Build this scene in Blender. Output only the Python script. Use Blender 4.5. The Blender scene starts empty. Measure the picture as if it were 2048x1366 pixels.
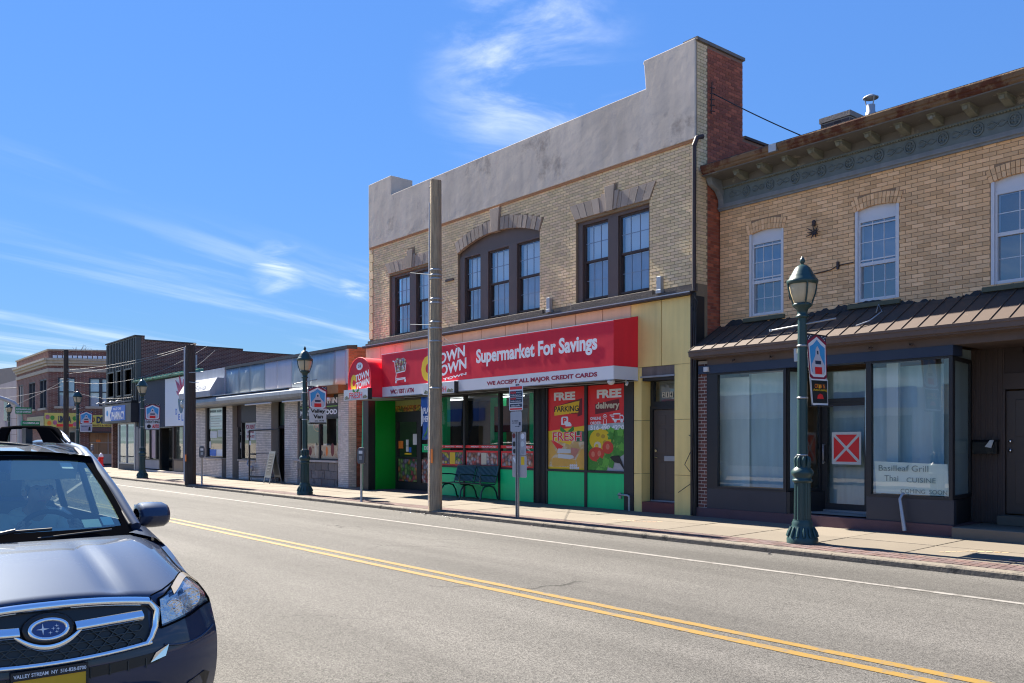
import bpy, bmesh, math, random
from mathutils import Vector, Matrix
random.seed(7)
R = math.radians
SC = bpy.context.scene
COL = SC.collection
# ------------------------------------------------------------------ camera, sky, sun, exposure
cam_d = bpy.data.cameras.new('camera')
cam = bpy.data.objects.new('camera', cam_d); COL.objects.link(cam)
cam_d.sensor_width = 36.0; cam_d.lens = 36.0*1740/2048; cam_d.shift_y = 202.0/2048
cam_d.clip_start = 0.05; cam_d.clip_end = 4000
cam.location = (0, 0, 1.65); cam.rotation_euler = (R(90), 0, R(50.526))
SC.camera = cam
SUN_EL, SUN_AZ = 44.0, -1.5         # sun stands at -X, grazing the shop fronts
sdir = Vector((math.cos(R(SUN_EL))*math.cos(R(SUN_AZ)), -math.cos(R(SUN_EL))*math.sin(R(SUN_AZ)), -math.sin(R(SUN_EL))))
sun_d = bpy.data.lights.new('sun', 'SUN'); sun_d.energy = 4.5; sun_d.angle = R(0.53); sun_d.color = (1.0, .92, .79)
sun = bpy.data.objects.new('sun', sun_d); COL.objects.link(sun)
sun.rotation_euler = sdir.to_track_quat('-Z', 'Y').to_euler()
world = bpy.data.worlds.new('World'); SC.world = world; world.use_nodes = True
SC.view_settings.view_transform = 'Standard'; SC.view_settings.look = 'None'
SC.view_settings.gamma = 1.0; SC.view_settings.use_curve_mapping = False
SC.view_settings.exposure = 2.08
SC.cycles.filter_width = 1.15; SC.cycles.max_bounces = 8; SC.cycles.transparent_max_bounces = 16; SC.cycles.caustics_reflective = False

def N(nt, typ, **kw):
    n = nt.nodes.new(typ)
    for k, v in kw.items():
        if hasattr(n, k): setattr(n, k, v)
        else: n.inputs[k].default_value = v
    return n
def L(nt, a, b): nt.links.new(a, b)
def vmath(nt, op, a, b=None, c=None):
    n = nt.nodes.new('ShaderNodeMath'); n.operation = op
    for i, v in enumerate((a, b, c)):
        if v is None: continue
        if isinstance(v, (int, float)): n.inputs[i].default_value = v
        else: nt.links.new(v, n.inputs[i])
    return n.outputs[0]
def mixc(nt, fac, a, b, blend='MIX'):
    n = nt.nodes.new('ShaderNodeMix'); n.data_type = 'RGBA'; n.blend_type = blend
    for i, v in ((0, fac), (6, a), (7, b)):
        if isinstance(v, (int, float)): n.inputs[i].default_value = v
        elif isinstance(v, (tuple, list)): n.inputs[i].default_value = (v[0], v[1], v[2], 1)
        else: nt.links.new(v, n.inputs[i])
    return n.outputs[2]

def build_world():
    nt = world.node_tree; nt.nodes.clear()
    out = N(nt, 'ShaderNodeOutputWorld'); bg = N(nt, 'ShaderNodeBackground')
    sky = nt.nodes.new('ShaderNodeTexSky'); sky.sky_type = 'NISHITA'; sky.sun_disc = False
    sky.sun_elevation = R(SUN_EL); sky.sun_rotation = R(-90 + SUN_AZ)
    sky.air_density = 1.0; sky.dust_density = 0.0; sky.ozone_density = 4.0; sky.altitude = 0
    # cirrus: noise on the plane of the cloud layer
    tc = N(nt, 'ShaderNodeTexCoord')
    sep = N(nt, 'ShaderNodeSeparateXYZ'); L(nt, tc.outputs['Generated'], sep.inputs[0])
    zc = vmath(nt, 'ADD', vmath(nt, 'MAXIMUM', sep.outputs[2], 0.0), 0.07)
    px = vmath(nt, 'DIVIDE', sep.outputs[0], zc); py = vmath(nt, 'DIVIDE', sep.outputs[1], zc)
    cb = N(nt, 'ShaderNodeCombineXYZ'); L(nt, px, cb.inputs[0]); L(nt, py, cb.inputs[1])
    def noise(scale, detail, rough, dist, rot, sx, sy, off=0):
        mp = N(nt, 'ShaderNodeMapping'); mp.inputs['Rotation'].default_value = (0, 0, R(rot))
        mp.inputs['Scale'].default_value = (sx, sy, 1); mp.inputs['Location'].default_value = (off, off*.7, 0)
        L(nt, cb.outputs[0], mp.inputs[0])
        n = N(nt, 'ShaderNodeTexNoise'); n.inputs['Scale'].default_value = scale; n.inputs['Detail'].default_value = detail
        n.inputs['Roughness'].default_value = rough; n.inputs['Distortion'].default_value = dist
        L(nt, mp.outputs[0], n.inputs['Vector']); return n.outputs[0]
    n1 = noise(3.0, 12, .60, .7, 20, 1.0, .8, 3.1)
    ca, sa = math.cos(R(111)), math.sin(R(111))           # streaks run along one wind direction
    al = vmath(nt, 'ADD', vmath(nt, 'MULTIPLY', px, ca), vmath(nt, 'MULTIPLY', py, sa)); ac = vmath(nt, 'ADD', vmath(nt, 'MULTIPLY', px, -sa), vmath(nt, 'MULTIPLY', py, ca))
    cs = N(nt, 'ShaderNodeCombineXYZ'); L(nt, vmath(nt, 'MULTIPLY', al, .22), cs.inputs[0]); L(nt, vmath(nt, 'MULTIPLY', ac, 1.15), cs.inputs[1]); cs.inputs[2].default_value = 4.3
    sn = N(nt, 'ShaderNodeTexNoise'); sn.inputs['Scale'].default_value = 1.25; sn.inputs['Detail'].default_value = 10; sn.inputs['Roughness'].default_value = .55; sn.inputs['Distortion'].default_value = .25
    L(nt, cs.outputs[0], sn.inputs['Vector']); n2 = sn.outputs[0]
    n3 = noise(.5, 3, .5, 0, 0, 1, 1, 1.3)
    def blob(v, r0, r1):   # soft region of sky round a direction
        d = N(nt, 'ShaderNodeVectorMath'); d.operation = 'DISTANCE'
        L(nt, tc.outputs['Generated'], d.inputs[0]); d.inputs[1].default_value = v
        mr = N(nt, 'ShaderNodeMapRange'); mr.interpolation_type = 'SMOOTHSTEP'
        mr.inputs[1].default_value = r0; mr.inputs[2].default_value = r1; mr.inputs[3].default_value = 1; mr.inputs[4].default_value = 0
        L(nt, d.outputs['Value'], mr.inputs[0]); return mr.outputs[0]
    def ramp(x, a, b):
        mr = N(nt, 'ShaderNodeMapRange'); mr.interpolation_type = 'SMOOTHSTEP'
        mr.inputs[1].default_value = a; mr.inputs[2].default_value = b; L(nt, x, mr.inputs[0]); return mr.outputs[0]
    puff = vmath(nt, 'MULTIPLY', ramp(n1, .40, .90), vmath(nt, 'MAXIMUM', blob((-.690, .598, .405), .01, .135), vmath(nt, 'MULTIPLY', blob((-.725, .575, .375), .0, .10), .75)))
    low = ramp(sep.outputs[2], .26, .14)
    streak = vmath(nt, 'MULTIPLY', vmath(nt, 'MULTIPLY', ramp(n2, .48, .74), low), .6)
    small = vmath(nt, 'MULTIPLY', ramp(vmath(nt, 'ADD', vmath(nt, 'MULTIPLY', n1, .55), vmath(nt, 'MULTIPLY', n2, .45)), .44, .66), vmath(nt, 'MAXIMUM', vmath(nt, 'MULTIPLY', blob((-.893, .408, .188), .002, .042), .7), vmath(nt, 'MULTIPLY', blob((-.859, .481, .174), .002, .03), .5)))
    hi = vmath(nt, 'MULTIPLY', vmath(nt, 'MULTIPLY', ramp(n2, .56, .80), ramp(n3, .5, .66)), .5)
    c = vmath(nt, 'MAXIMUM', vmath(nt, 'MAXIMUM', puff, streak), vmath(nt, 'MAXIMUM', small, hi))
    c = vmath(nt, 'MINIMUM', c, .80)
    hs = N(nt, 'ShaderNodeHueSaturation'); hs.inputs['Saturation'].default_value = 1.03
    hs.inputs['Hue'].default_value = .502
    bw = N(nt, 'ShaderNodeRGBToBW'); L(nt, sky.outputs[0], bw.inputs[0])            # even out the glow round the sun, as the photograph does
    k = vmath(nt, 'MULTIPLY', vmath(nt, 'POWER', vmath(nt, 'MAXIMUM', bw.outputs[0], .02), -.62), 1.80)
    cc = N(nt, 'ShaderNodeCombineColor')
    for i, t_ in enumerate((.50, .665, .85)): L(nt, vmath(nt, 'MULTIPLY', k, t_), cc.inputs[i])
    L(nt, mixc(nt, 1.0, sky.outputs[0], cc.outputs[0], 'MULTIPLY'), hs.inputs['Color'])
    mx = mixc(nt, c, hs.outputs[0], (6.6, 6.9, 7.6))
    L(nt, mx, bg.inputs[0]); bg.inputs[1].default_value = 0.051
    L(nt, bg.outputs[0], out.inputs[0])
build_world()

# ------------------------------------------------------------------ materials
MATS = {}
def newmat(name):
    m = bpy.data.materials.new(name); m.use_nodes = True; nt = m.node_tree; nt.nodes.clear()
    out = N(nt, 'ShaderNodeOutputMaterial'); return m, nt, out
def mat(name, col, rough=.65, var=.12, vs=3.0, fine=0, bump=0.0, bs=40.0, metal=0.0, isl=0.0, hue=None, streak=0.0, spots=None, coat=0.0, spec=.5, ss=7):
    """general procedural surface: broad tone noise, fine grain, vertical weather streaks, per-piece variation, spots of a 2nd colour"""
    if name in MATS: return MATS[name]
    m, nt, out = newmat(name)
    b = N(nt, 'ShaderNodeBsdfPrincipled'); L(nt, b.outputs[0], out.inputs[0])
    b.inputs['Roughness'].default_value = rough; b.inputs['Metallic'].default_value = metal
    b.inputs['Coat Weight'].default_value = coat; b.inputs['Coat Roughness'].default_value = .03
    b.inputs['Specular IOR Level'].default_value = spec
    tc = N(nt, 'ShaderNodeTexCoord'); oi = N(nt, 'ShaderNodeObjectInfo'); ge = N(nt, 'ShaderNodeNewGeometry')
    c = (col[0], col[1], col[2])
    n = N(nt, 'ShaderNodeTexNoise'); n.inputs['Scale'].default_value = vs; n.inputs['Detail'].default_value = 6; n.inputs['Roughness'].default_value = .65
    L(nt, tc.outputs['Object'], n.inputs['Vector'])
    f = vmath(nt, 'MULTIPLY_ADD', n.outputs[0], 2*var, 1-var)
    if fine:
        n2 = N(nt, 'ShaderNodeTexNoise'); n2.inputs['Scale'].default_value = 90; n2.inputs['Detail'].default_value = 3
        L(nt, tc.outputs['Object'], n2.inputs['Vector'])
        f = vmath(nt, 'MULTIPLY', f, vmath(nt, 'MULTIPLY_ADD', n2.outputs[0], 2*fine, 1-fine))
    if streak:
        mp = N(nt, 'ShaderNodeMapping'); mp.inputs['Scale'].default_value = (ss, ss, .08*ss); L(nt, tc.outputs['Object'], mp.inputs[0])
        n3 = N(nt, 'ShaderNodeTexNoise'); n3.inputs['Scale'].default_value = 1.0; n3.inputs['Detail'].default_value = 6; L(nt, mp.outputs[0], n3.inputs['Vector'])
        f = vmath(nt, 'MULTIPLY', f, vmath(nt, 'MULTIPLY_ADD', n3.outputs[0], 2*streak, 1-streak))
    rnd = None
    if isl or hue:
        rnd = vmath(nt, 'FRACT', vmath(nt, 'ADD', oi.outputs['Random'], ge.outputs['Random Per Island']))
    if isl: f = vmath(nt, 'MULTIPLY', f, vmath(nt, 'MULTIPLY_ADD', rnd, 2*isl, 1-isl))
    base = c
    if hue:
        r2 = vmath(nt, 'FRACT', vmath(nt, 'MULTIPLY', rnd, 7.31))
        base = mixc(nt, vmath(nt, 'MULTIPLY', r2, 1.0), c, hue)
    if spots:
        sc_, thr, sco = spots
        n4 = N(nt, 'ShaderNodeTexNoise'); n4.inputs['Scale'].default_value = sc_; n4.inputs['Detail'].default_value = 8; n4.inputs['Roughness'].default_value = .7
        L(nt, tc.outputs['Object'], n4.inputs['Vector'])
        mr = N(nt, 'ShaderNodeMapRange'); mr.inputs[1].default_value = thr; mr.inputs[2].default_value = thr+.09; L(nt, n4.outputs[0], mr.inputs[0])
        base = mixc(nt, mr.outputs[0], base, sco)
    cb = N(nt, 'ShaderNodeCombineColor')
    for i in range(3): L(nt, f, cb.inputs[i])
    L(nt, mixc(nt, 1.0, base, cb.outputs[0], 'MULTIPLY'), b.inputs['Base Color'])
    if bump:
        nb = N(nt, 'ShaderNodeTexNoise'); nb.inputs['Scale'].default_value = bs; nb.inputs['Detail'].default_value = 4
        L(nt, tc.outputs['Object'], nb.inputs['Vector'])
        bp = N(nt, 'ShaderNodeBump'); bp.inputs['Strength'].default_value = bump; bp.inputs['Distance'].default_value = .02
        L(nt, nb.outputs[0], bp.inputs['Height']); L(nt, bp.outputs[0], b.inputs['Normal'])
    MATS[name] = m; return m
def glass(name, tint=(.75, .8, .8), f0=.1, rough=.0, wob=.0, refl=(1, 1, 1)):
    if name in MATS: return MATS[name]
    m, nt, out = newmat(name)
    tr = N(nt, 'ShaderNodeBsdfTransparent'); tr.inputs[0].default_value = (*tint, 1)
    gl = N(nt, 'ShaderNodeBsdfGlossy'); gl.inputs['Roughness'].default_value = rough; gl.inputs[0].default_value = (*refl, 1)
    lw = N(nt, 'ShaderNodeLayerWeight'); lw.inputs['Blend'].default_value = .5      # thin pane: both faces reflect alike
    fac = vmath(nt, 'MULTIPLY_ADD', vmath(nt, 'POWER', lw.outputs['Facing'], 4.0), 1-f0, f0)
    mx = N(nt, 'ShaderNodeMixShader')
    if wob:
        tc = N(nt, 'ShaderNodeTexCoord'); nb = N(nt, 'ShaderNodeTexNoise'); nb.inputs['Scale'].default_value = 1.7
        L(nt, tc.outputs['Object'], nb.inputs['Vector'])
        bp = N(nt, 'ShaderNodeBump'); bp.inputs['Strength'].default_value = wob; bp.inputs['Distance'].default_value = .02
        L(nt, nb.outputs[0], bp.inputs['Height']); L(nt, bp.outputs[0], gl.inputs['Normal'])
    L(nt, fac, mx.inputs[0]); L(nt, tr.outputs[0], mx.inputs[1]); L(nt, gl.outputs[0], mx.inputs[2]); L(nt, mx.outputs[0], out.inputs[0])
    MATS[name] = m; return m
def cells(name, cols, scale=18, rough=.5):
    """printed picture of produce: coloured voronoi cells with dark gaps"""
    if name in MATS: return MATS[name]
    m, nt, out = newmat(name)
    b = N(nt, 'ShaderNodeBsdfPrincipled'); b.inputs['Roughness'].default_value = rough; L(nt, b.outputs[0], out.inputs[0])
    tc = N(nt, 'ShaderNodeTexCoord'); nz = N(nt, 'ShaderNodeTexNoise'); nz.inputs['Scale'].default_value = scale*.8; nz.inputs['Detail'].default_value = 3
    L(nt, tc.outputs['Object'], nz.inputs['Vector'])
    mv = N(nt, 'ShaderNodeVectorMath'); mv.operation = 'MULTIPLY_ADD'; L(nt, nz.outputs['Color'], mv.inputs[0])
    mv.inputs[1].default_value = (.06, .06, .06); L(nt, tc.outputs['Object'], mv.inputs[2])
    vo = N(nt, 'ShaderNodeTexVoronoi'); vo.inputs['Scale'].default_value = scale; L(nt, mv.outputs[0], vo.inputs['Vector'])
    sp = N(nt, 'ShaderNodeSeparateColor'); L(nt, vo.outputs['Color'], sp.inputs[0])
    rp = N(nt, 'ShaderNodeValToRGB'); rp.color_ramp.interpolation = 'CONSTANT'
    while len(rp.color_ramp.elements) < len(cols): rp.color_ramp.elements.new(.5)
    for i, c in enumerate(cols):
        rp.color_ramp.elements[i].position = i/len(cols); rp.color_ramp.elements[i].color = (*c, 1)
    L(nt, sp.outputs[0], rp.inputs[0])
    mr = N(nt, 'ShaderNodeMapRange'); mr.inputs[1].default_value = 0; mr.inputs[2].default_value = .75; mr.inputs[3].default_value = 1.25; mr.inputs[4].default_value = .25
    L(nt, vo.outputs['Distance'], mr.inputs[0])
    cb = N(nt, 'ShaderNodeCombineColor')
    for i in range(3): L(nt, mr.outputs[0], cb.inputs[i])
    L(nt, mixc(nt, 1.0, rp.outputs[0], cb.outputs[0], 'MULTIPLY'), b.inputs['Base Color'])
    MATS[name] = m; return m
def bricktex(name, c1, c2, mortar, axis='X', bw=.2, bh=.0677, ms=.012):
    """far brickwork, too small to pick apart: brick texture on the wall's own plane"""
    if name in MATS: return MATS[name]
    m, nt, out = newmat(name)
    b = N(nt, 'ShaderNodeBsdfPrincipled'); b.inputs['Roughness'].default_value = .85; L(nt, b.outputs[0], out.inputs[0])
    tc = N(nt, 'ShaderNodeTexCoord'); sep = N(nt, 'ShaderNodeSeparateXYZ'); L(nt, tc.outputs['Object'], sep.inputs[0])
    cb = N(nt, 'ShaderNodeCombineXYZ'); L(nt, sep.outputs[{'X': 0, 'Y': 1}[axis]], cb.inputs[0]); L(nt, sep.outputs[2], cb.inputs[1])
    br = N(nt, 'ShaderNodeTexBrick'); L(nt, cb.outputs[0], br.inputs['Vector'])
    br.inputs['Scale'].default_value = 1; br.inputs['Brick Width'].default_value = bw; br.inputs['Row Height'].default_value = bh
    br.inputs['Mortar Size'].default_value = ms; br.inputs['Mortar Smooth'].default_value = .3
    br.inputs['Color1'].default_value = (*c1, 1); br.inputs['Color2'].default_value = (*c2, 1); br.inputs['Mortar'].default_value = (*mortar, 1)
    n = N(nt, 'ShaderNodeTexNoise'); n.inputs['Scale'].default_value = 1.2; n.inputs['Detail'].default_value = 8; L(nt, tc.outputs['Object'], n.inputs['Vector'])
    f = vmath(nt, 'MULTIPLY_ADD', n.outputs[0], .7, .65)
    cc = N(nt, 'ShaderNodeCombineColor')
    for i in range(3): L(nt, f, cc.inputs[i])
    L(nt, mixc(nt, 1.0, br.outputs[0], cc.outputs[0], 'MULTIPLY'), b.inputs['Base Color'])
    bp = N(nt, 'ShaderNodeBump'); bp.inputs['Strength'].default_value = .5; bp.inputs['Distance'].default_value = .006
    L(nt, vmath(nt, 'SUBTRACT', 1.0, br.outputs['Fac']), bp.inputs['Height']); L(nt, bp.outputs[0], b.inputs['Normal'])
    MATS[name] = m; return m

# ------------------------------------------------------------------ mesh builder and objects
class MB:
    def __init__(s): s.v = []; s.f = []; s.m = []; s.sm = []
    def add(s, vs, fs, m=0, smooth=False):
        o = len(s.v); s.v += [tuple(v) for v in vs]
        for f in fs: s.f.append(tuple(o+i for i in f)); s.m.append(m); s.sm.append(smooth)
        return s
    def box(s, x0, x1, y0, y1, z0, z1, m=0):
        if x0 > x1: x0, x1 = x1, x0
        if y0 > y1: y0, y1 = y1, y0
        if z0 > z1: z0, z1 = z1, z0
        return s.add([(x0,y0,z0),(x1,y0,z0),(x1,y1,z0),(x0,y1,z0),(x0,y0,z1),(x1,y0,z1),(x1,y1,z1),(x0,y1,z1)],
                     [(0,3,2,1),(4,5,6,7),(0,1,5,4),(1,2,6,5),(2,3,7,6),(3,0,4,7)], m)
    def quad(s, a, b, c, d, m=0): return s.add([a,b,c,d], [(0,1,2,3)], m)
    def prism(s, pts, vec, m=0):
        """closed polygon (3-D points) pushed along vec"""
        n = len(pts); vec = Vector(vec); P = [Vector(p) for p in pts]; Q = [p+vec for p in P]
        nrm = Vector((0,0,0))
        for i in range(n): nrm += P[i].cross(P[(i+1) % n])
        fl = nrm.dot(vec) > 0
        f = [tuple(range(n)), tuple(range(2*n-1, n-1, -1))] + [(i, n+i, n+(i+1) % n, (i+1) % n) for i in range(n)]
        if fl: f = [tuple(reversed(q)) for q in f]
        return s.add(P+Q, f, m)
    def xz(s, pts, y0, y1, m=0): return s.prism([(x, y0, z) for x, z in pts], (0, y1-y0, 0), m)
    def tube(s, pts, r, n=8, m=0, cap=True):
        P = [Vector(p) for p in pts]; rs = r if isinstance(r, (list, tuple)) else [r]*len(P)
        ring = []; up = None
        for i, p in enumerate(P):
            t = (P[min(i+1, len(P)-1)] - P[max(i-1, 0)])
            t = t.normalized() if t.length > 1e-9 else Vector((0,0,1))
            if up is None: up = Vector((0,0,1)) if abs(t.z) < .9 else Vector((1,0,0))
            a = t.cross(up).normalized(); b = a.cross(t).normalized(); up = b
            ring.append([p + (a*math.cos(2*math.pi*k/n) + b*math.sin(2*math.pi*k/n))*rs[i] for k in range(n)])
        vs = [q for rg in ring for q in rg]; fs = []
        for i in range(len(P)-1):
            for k in range(n):
                k2 = (k+1) % n; fs.append((i*n+k, i*n+k2, (i+1)*n+k2, (i+1)*n+k))
        s.add(vs, fs, m, True)
        if cap:
            s.add(ring[0], [tuple(range(n-1, -1, -1))], m); s.add(ring[-1], [tuple(range(n))], m)
        return s
    def lathe(s, prof, c=(0,0,0), n=24, m=0, smooth=True, flute=0, nf=12):
        vs = []
        for r, z in prof:
            for k in range(n):
                a = 2*math.pi*k/n; rr = r*(1 - flute*(k % 2)) if flute else r
                vs.append((c[0]+rr*math.cos(a), c[1]+rr*math.sin(a), c[2]+z))
        fs = []
        for i in range(len(prof)-1):
            for k in range(n):
                k2 = (k+1) % n; fs.append((i*n+k, i*n+k2, (i+1)*n+k2, (i+1)*n+k))
        s.add(vs, fs, m, smooth)
        o = len(prof)-1
        s.add(vs[:n], [tuple(range(n-1, -1, -1))], m); s.add(vs[o*n:], [tuple(range(n))], m)
        return s
    def grid(s, rows, m=0, smooth=True, flip=False):
        nr, nc = len(rows), len(rows[0]); fs = []
        for i in range(nr-1):
            for j in range(nc-1):
                q = (i*nc+j, i*nc+j+1, (i+1)*nc+j+1, (i+1)*nc+j); fs.append(tuple(reversed(q)) if flip else q)
        return s.add([p for r in rows for p in r], fs, m, smooth)
    def mesh(s, name, mats):
        me = bpy.data.meshes.new(name); me.from_pydata(s.v, [], s.f)
        for m in (mats if isinstance(mats, (list, tuple)) else [mats]): me.materials.append(m)
        me.polygons.foreach_set('material_index', s.m); me.polygons.foreach_set('use_smooth', s.sm)
        me.update(); return me
TOP = {}
def link(o, parent=None):
    COL.objects.link(o)
    if parent is not None:
        o.parent = parent
        if parent.name in TOP: o.location = -TOP[parent.name]
    return o
def thing(name, label, cat, loc=(0,0,0), group=None, world=True, rz=0):
    o = bpy.data.objects.new(name, None); o.empty_display_size = .2; COL.objects.link(o)
    o.location = loc; o.rotation_euler = (0, 0, rz); o['label'] = label; o['category'] = cat
    if group: o['group'] = group
    if world: TOP[o.name] = Vector(loc)
    return o
def part(name, mb, mats, parent=None, kind=None, label=None, sub=0, bev=0, solid=0):
    me = mb if isinstance(mb, bpy.types.Mesh) else mb.mesh(name, mats)
    o = bpy.data.objects.new(name, me); link(o, parent)
    if kind: o['kind'] = kind
    if label: o['label'] = label
    if solid:
        md = o.modifiers.new('s', 'SOLIDIFY'); md.thickness = solid
    if bev:
        md = o.modifiers.new('b', 'BEVEL'); md.width = bev; md.segments = 2; md.limit_method = 'ANGLE'
    if sub:
        md = o.modifiers.new('u', 'SUBSURF'); md.levels = sub; md.render_levels = sub
    return o
def top(name, mb, mats, label, cat, group=None, **k):
    o = part(name, mb, mats, **k); o['label'] = label; o['category'] = cat
    if group: o['group'] = group
    return o
def boxpart(name, b, m, parent, **k): return part(name, MB().box(*b), m, parent, **k)
def textmesh(body, bold=0.0, ext=0.0, shear=0.0):
    cu = bpy.data.curves.new('lettering', 'FONT'); cu.body = body; cu.size = 1; cu.offset = bold; cu.extrude = ext; cu.shear = shear
    cu.resolution_u = 3; cu.align_x = 'LEFT'
    o = bpy.data.objects.new('lettering', cu); COL.objects.link(o)
    dg = bpy.context.evaluated_depsgraph_get(); me = bpy.data.meshes.new_from_object(o.evaluated_get(dg))
    bpy.data.objects.remove(o); bpy.data.curves.remove(cu); return me
def text(body, x0, x1, z0, z1, y, m, parent, bold=.0, shear=0, keep=False, fn=None, slope=0, ext=.02):
    """lettering stretched into the rectangle x0..x1, z0..z1 of a sign facing -Y at plane y (fn maps (a, b, c) elsewhere)"""
    me = textmesh(body, bold, ext, shear)
    xs = [v.co.x for v in me.vertices]; ys = [v.co.y for v in me.vertices]
    ax, bx_, ay, by_ = min(xs), max(xs), min(ys), max(ys)
    sx = (x1-x0)/(bx_-ax); sz = (z1-z0)/(by_-ay)
    for v in me.vertices:
        px = x0 + (v.co.x-ax)*sx; pz = z0 + (v.co.y-ay)*sz + slope*(px-x0); d = -.0015 if v.co.z > 0 else .0
        v.co = (px, y + d, pz) if fn is None else fn(px, pz, -d)
    me.materials.clear(); me.materials.append(m); me.update()
    return part('lettering', me, None, parent)
def wall_cells(mb, x0, x1, z0, z1, openings, y0, y1, m=0, axis='X'):
    xs = sorted({x0, x1, *[min(max(o[i], x0), x1) for o in openings for i in (0, 1)]})
    zs = sorted({z0, z1, *[min(max(o[i], z0), z1) for o in openings for i in (2, 3)]})
    for i in range(len(xs)-1):
        run = None
        for j in range(len(zs)-1):
            cx, cz = (xs[i]+xs[i+1])/2, (zs[j]+zs[j+1])/2
            hole = any(o[0] < cx < o[1] and o[2] < cz < o[3] for o in openings)
            if not hole: run = [zs[j], zs[j+1]] if run is None else [run[0], zs[j+1]]
            if (hole or j == len(zs)-2) and run:
                if axis == 'X': mb.box(xs[i], xs[i+1], y0, y1, run[0], run[1], m)
                else: mb.box(y0, y1, xs[i], xs[i+1], run[0], run[1], m)
                run = None
    return mb
CAMP = Vector((0, 0, 1.65))
def bricks(parent, x0, x1, z0, z1, y, m, free=None, bl=.2, bh=.0677, j=.009, dep=.007, axis='X', out=-1, singles=300, stuff='brick_courses', header=False, ragged=0):
    """running-bond face bricks standing proud of the mortar plane; the nearest whole ones are objects, the rest one part.
    free(z) -> list of (a, b) runs open to brick at height z"""
    whole = []; rest = []; row = 0; z = z0
    while z < z1 - .02:
        zt = min(z + bh, z1)
        for (a, b) in ([(x0, x1)] if free is None else free((z+zt)/2)):
            k = math.floor((a - x0)/bl) - 1; off = (row % 2)*bl*.5
            while True:
                s = x0 + k*bl - off; e = s + bl; k += 1
                if s >= b: break
                s2, e2 = max(s, a), min(e, b)
                if e2 - s2 < .03: continue
                (whole if (s2 == s and e2 == e and zt - z > bh*.98) else rest).append((s2 + j/2, e2 - j/2, z + j/2, zt - j/2))
        z += bh; row += 1
    def P(u, w, d): return (u, y + out*d, w) if axis == 'X' else (y + out*d, u, w)
    def shape(mb, a, b, c, d, dp):
        vs = [P(a, c, 0), P(b, c, 0), P(b, d, 0), P(a, d, 0), P(a+.001, c+.001, dp), P(b-.001, c+.001, dp), P(b-.001, d-.001, dp), P(a+.001, d-.001, dp)]
        fs = [(4,5,6,7), (0,1,5,4), (1,2,6,5), (2,3,7,6), (3,0,4,7)]
        if (axis == 'X') != (out < 0): fs = [tuple(reversed(f)) for f in fs]
        mb.add(vs, fs)
    whole.sort(key=lambda q: (Vector(P((q[0]+q[1])/2, (q[2]+q[3])/2, 0)) - CAMP).length)
    one, rest = whole[:singles], rest + whole[singles:]
    if one:
        a, b, c, d = one[0]; h0, h1 = (b-a)/2, (d-c)/2
        mb = MB(); yy = y; y = 0; shape(mb, -h0, h0, -h1, h1, dep); y = yy
        me = mb.mesh('brick', m)
        org = TOP.get(parent.name, Vector((0,0,0)))
        for (a, b, c, d) in one:
            o = bpy.data.objects.new('brick', me); COL.objects.link(o); o.parent = parent
            o.location = Vector(P((a+b)/2, (c+d)/2, random.uniform(-.001, .0015))) - org
    if rest:
        mb = MB()
        for q in rest: shape(mb, *q, dep + random.uniform(-.001, .0015))
        part(stuff, mb, m, parent, kind='stuff')
def runs(x0, x1, holes):
    """free runs of x0..x1 after cutting the (a, b) holes"""
    out = []; a = x0
    for h in sorted(holes):
        if h[0] > a: out.append((a, min(h[0], x1)))
        a = max(a, h[1])
    if a < x1: out.append((a, x1))
    return out
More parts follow.
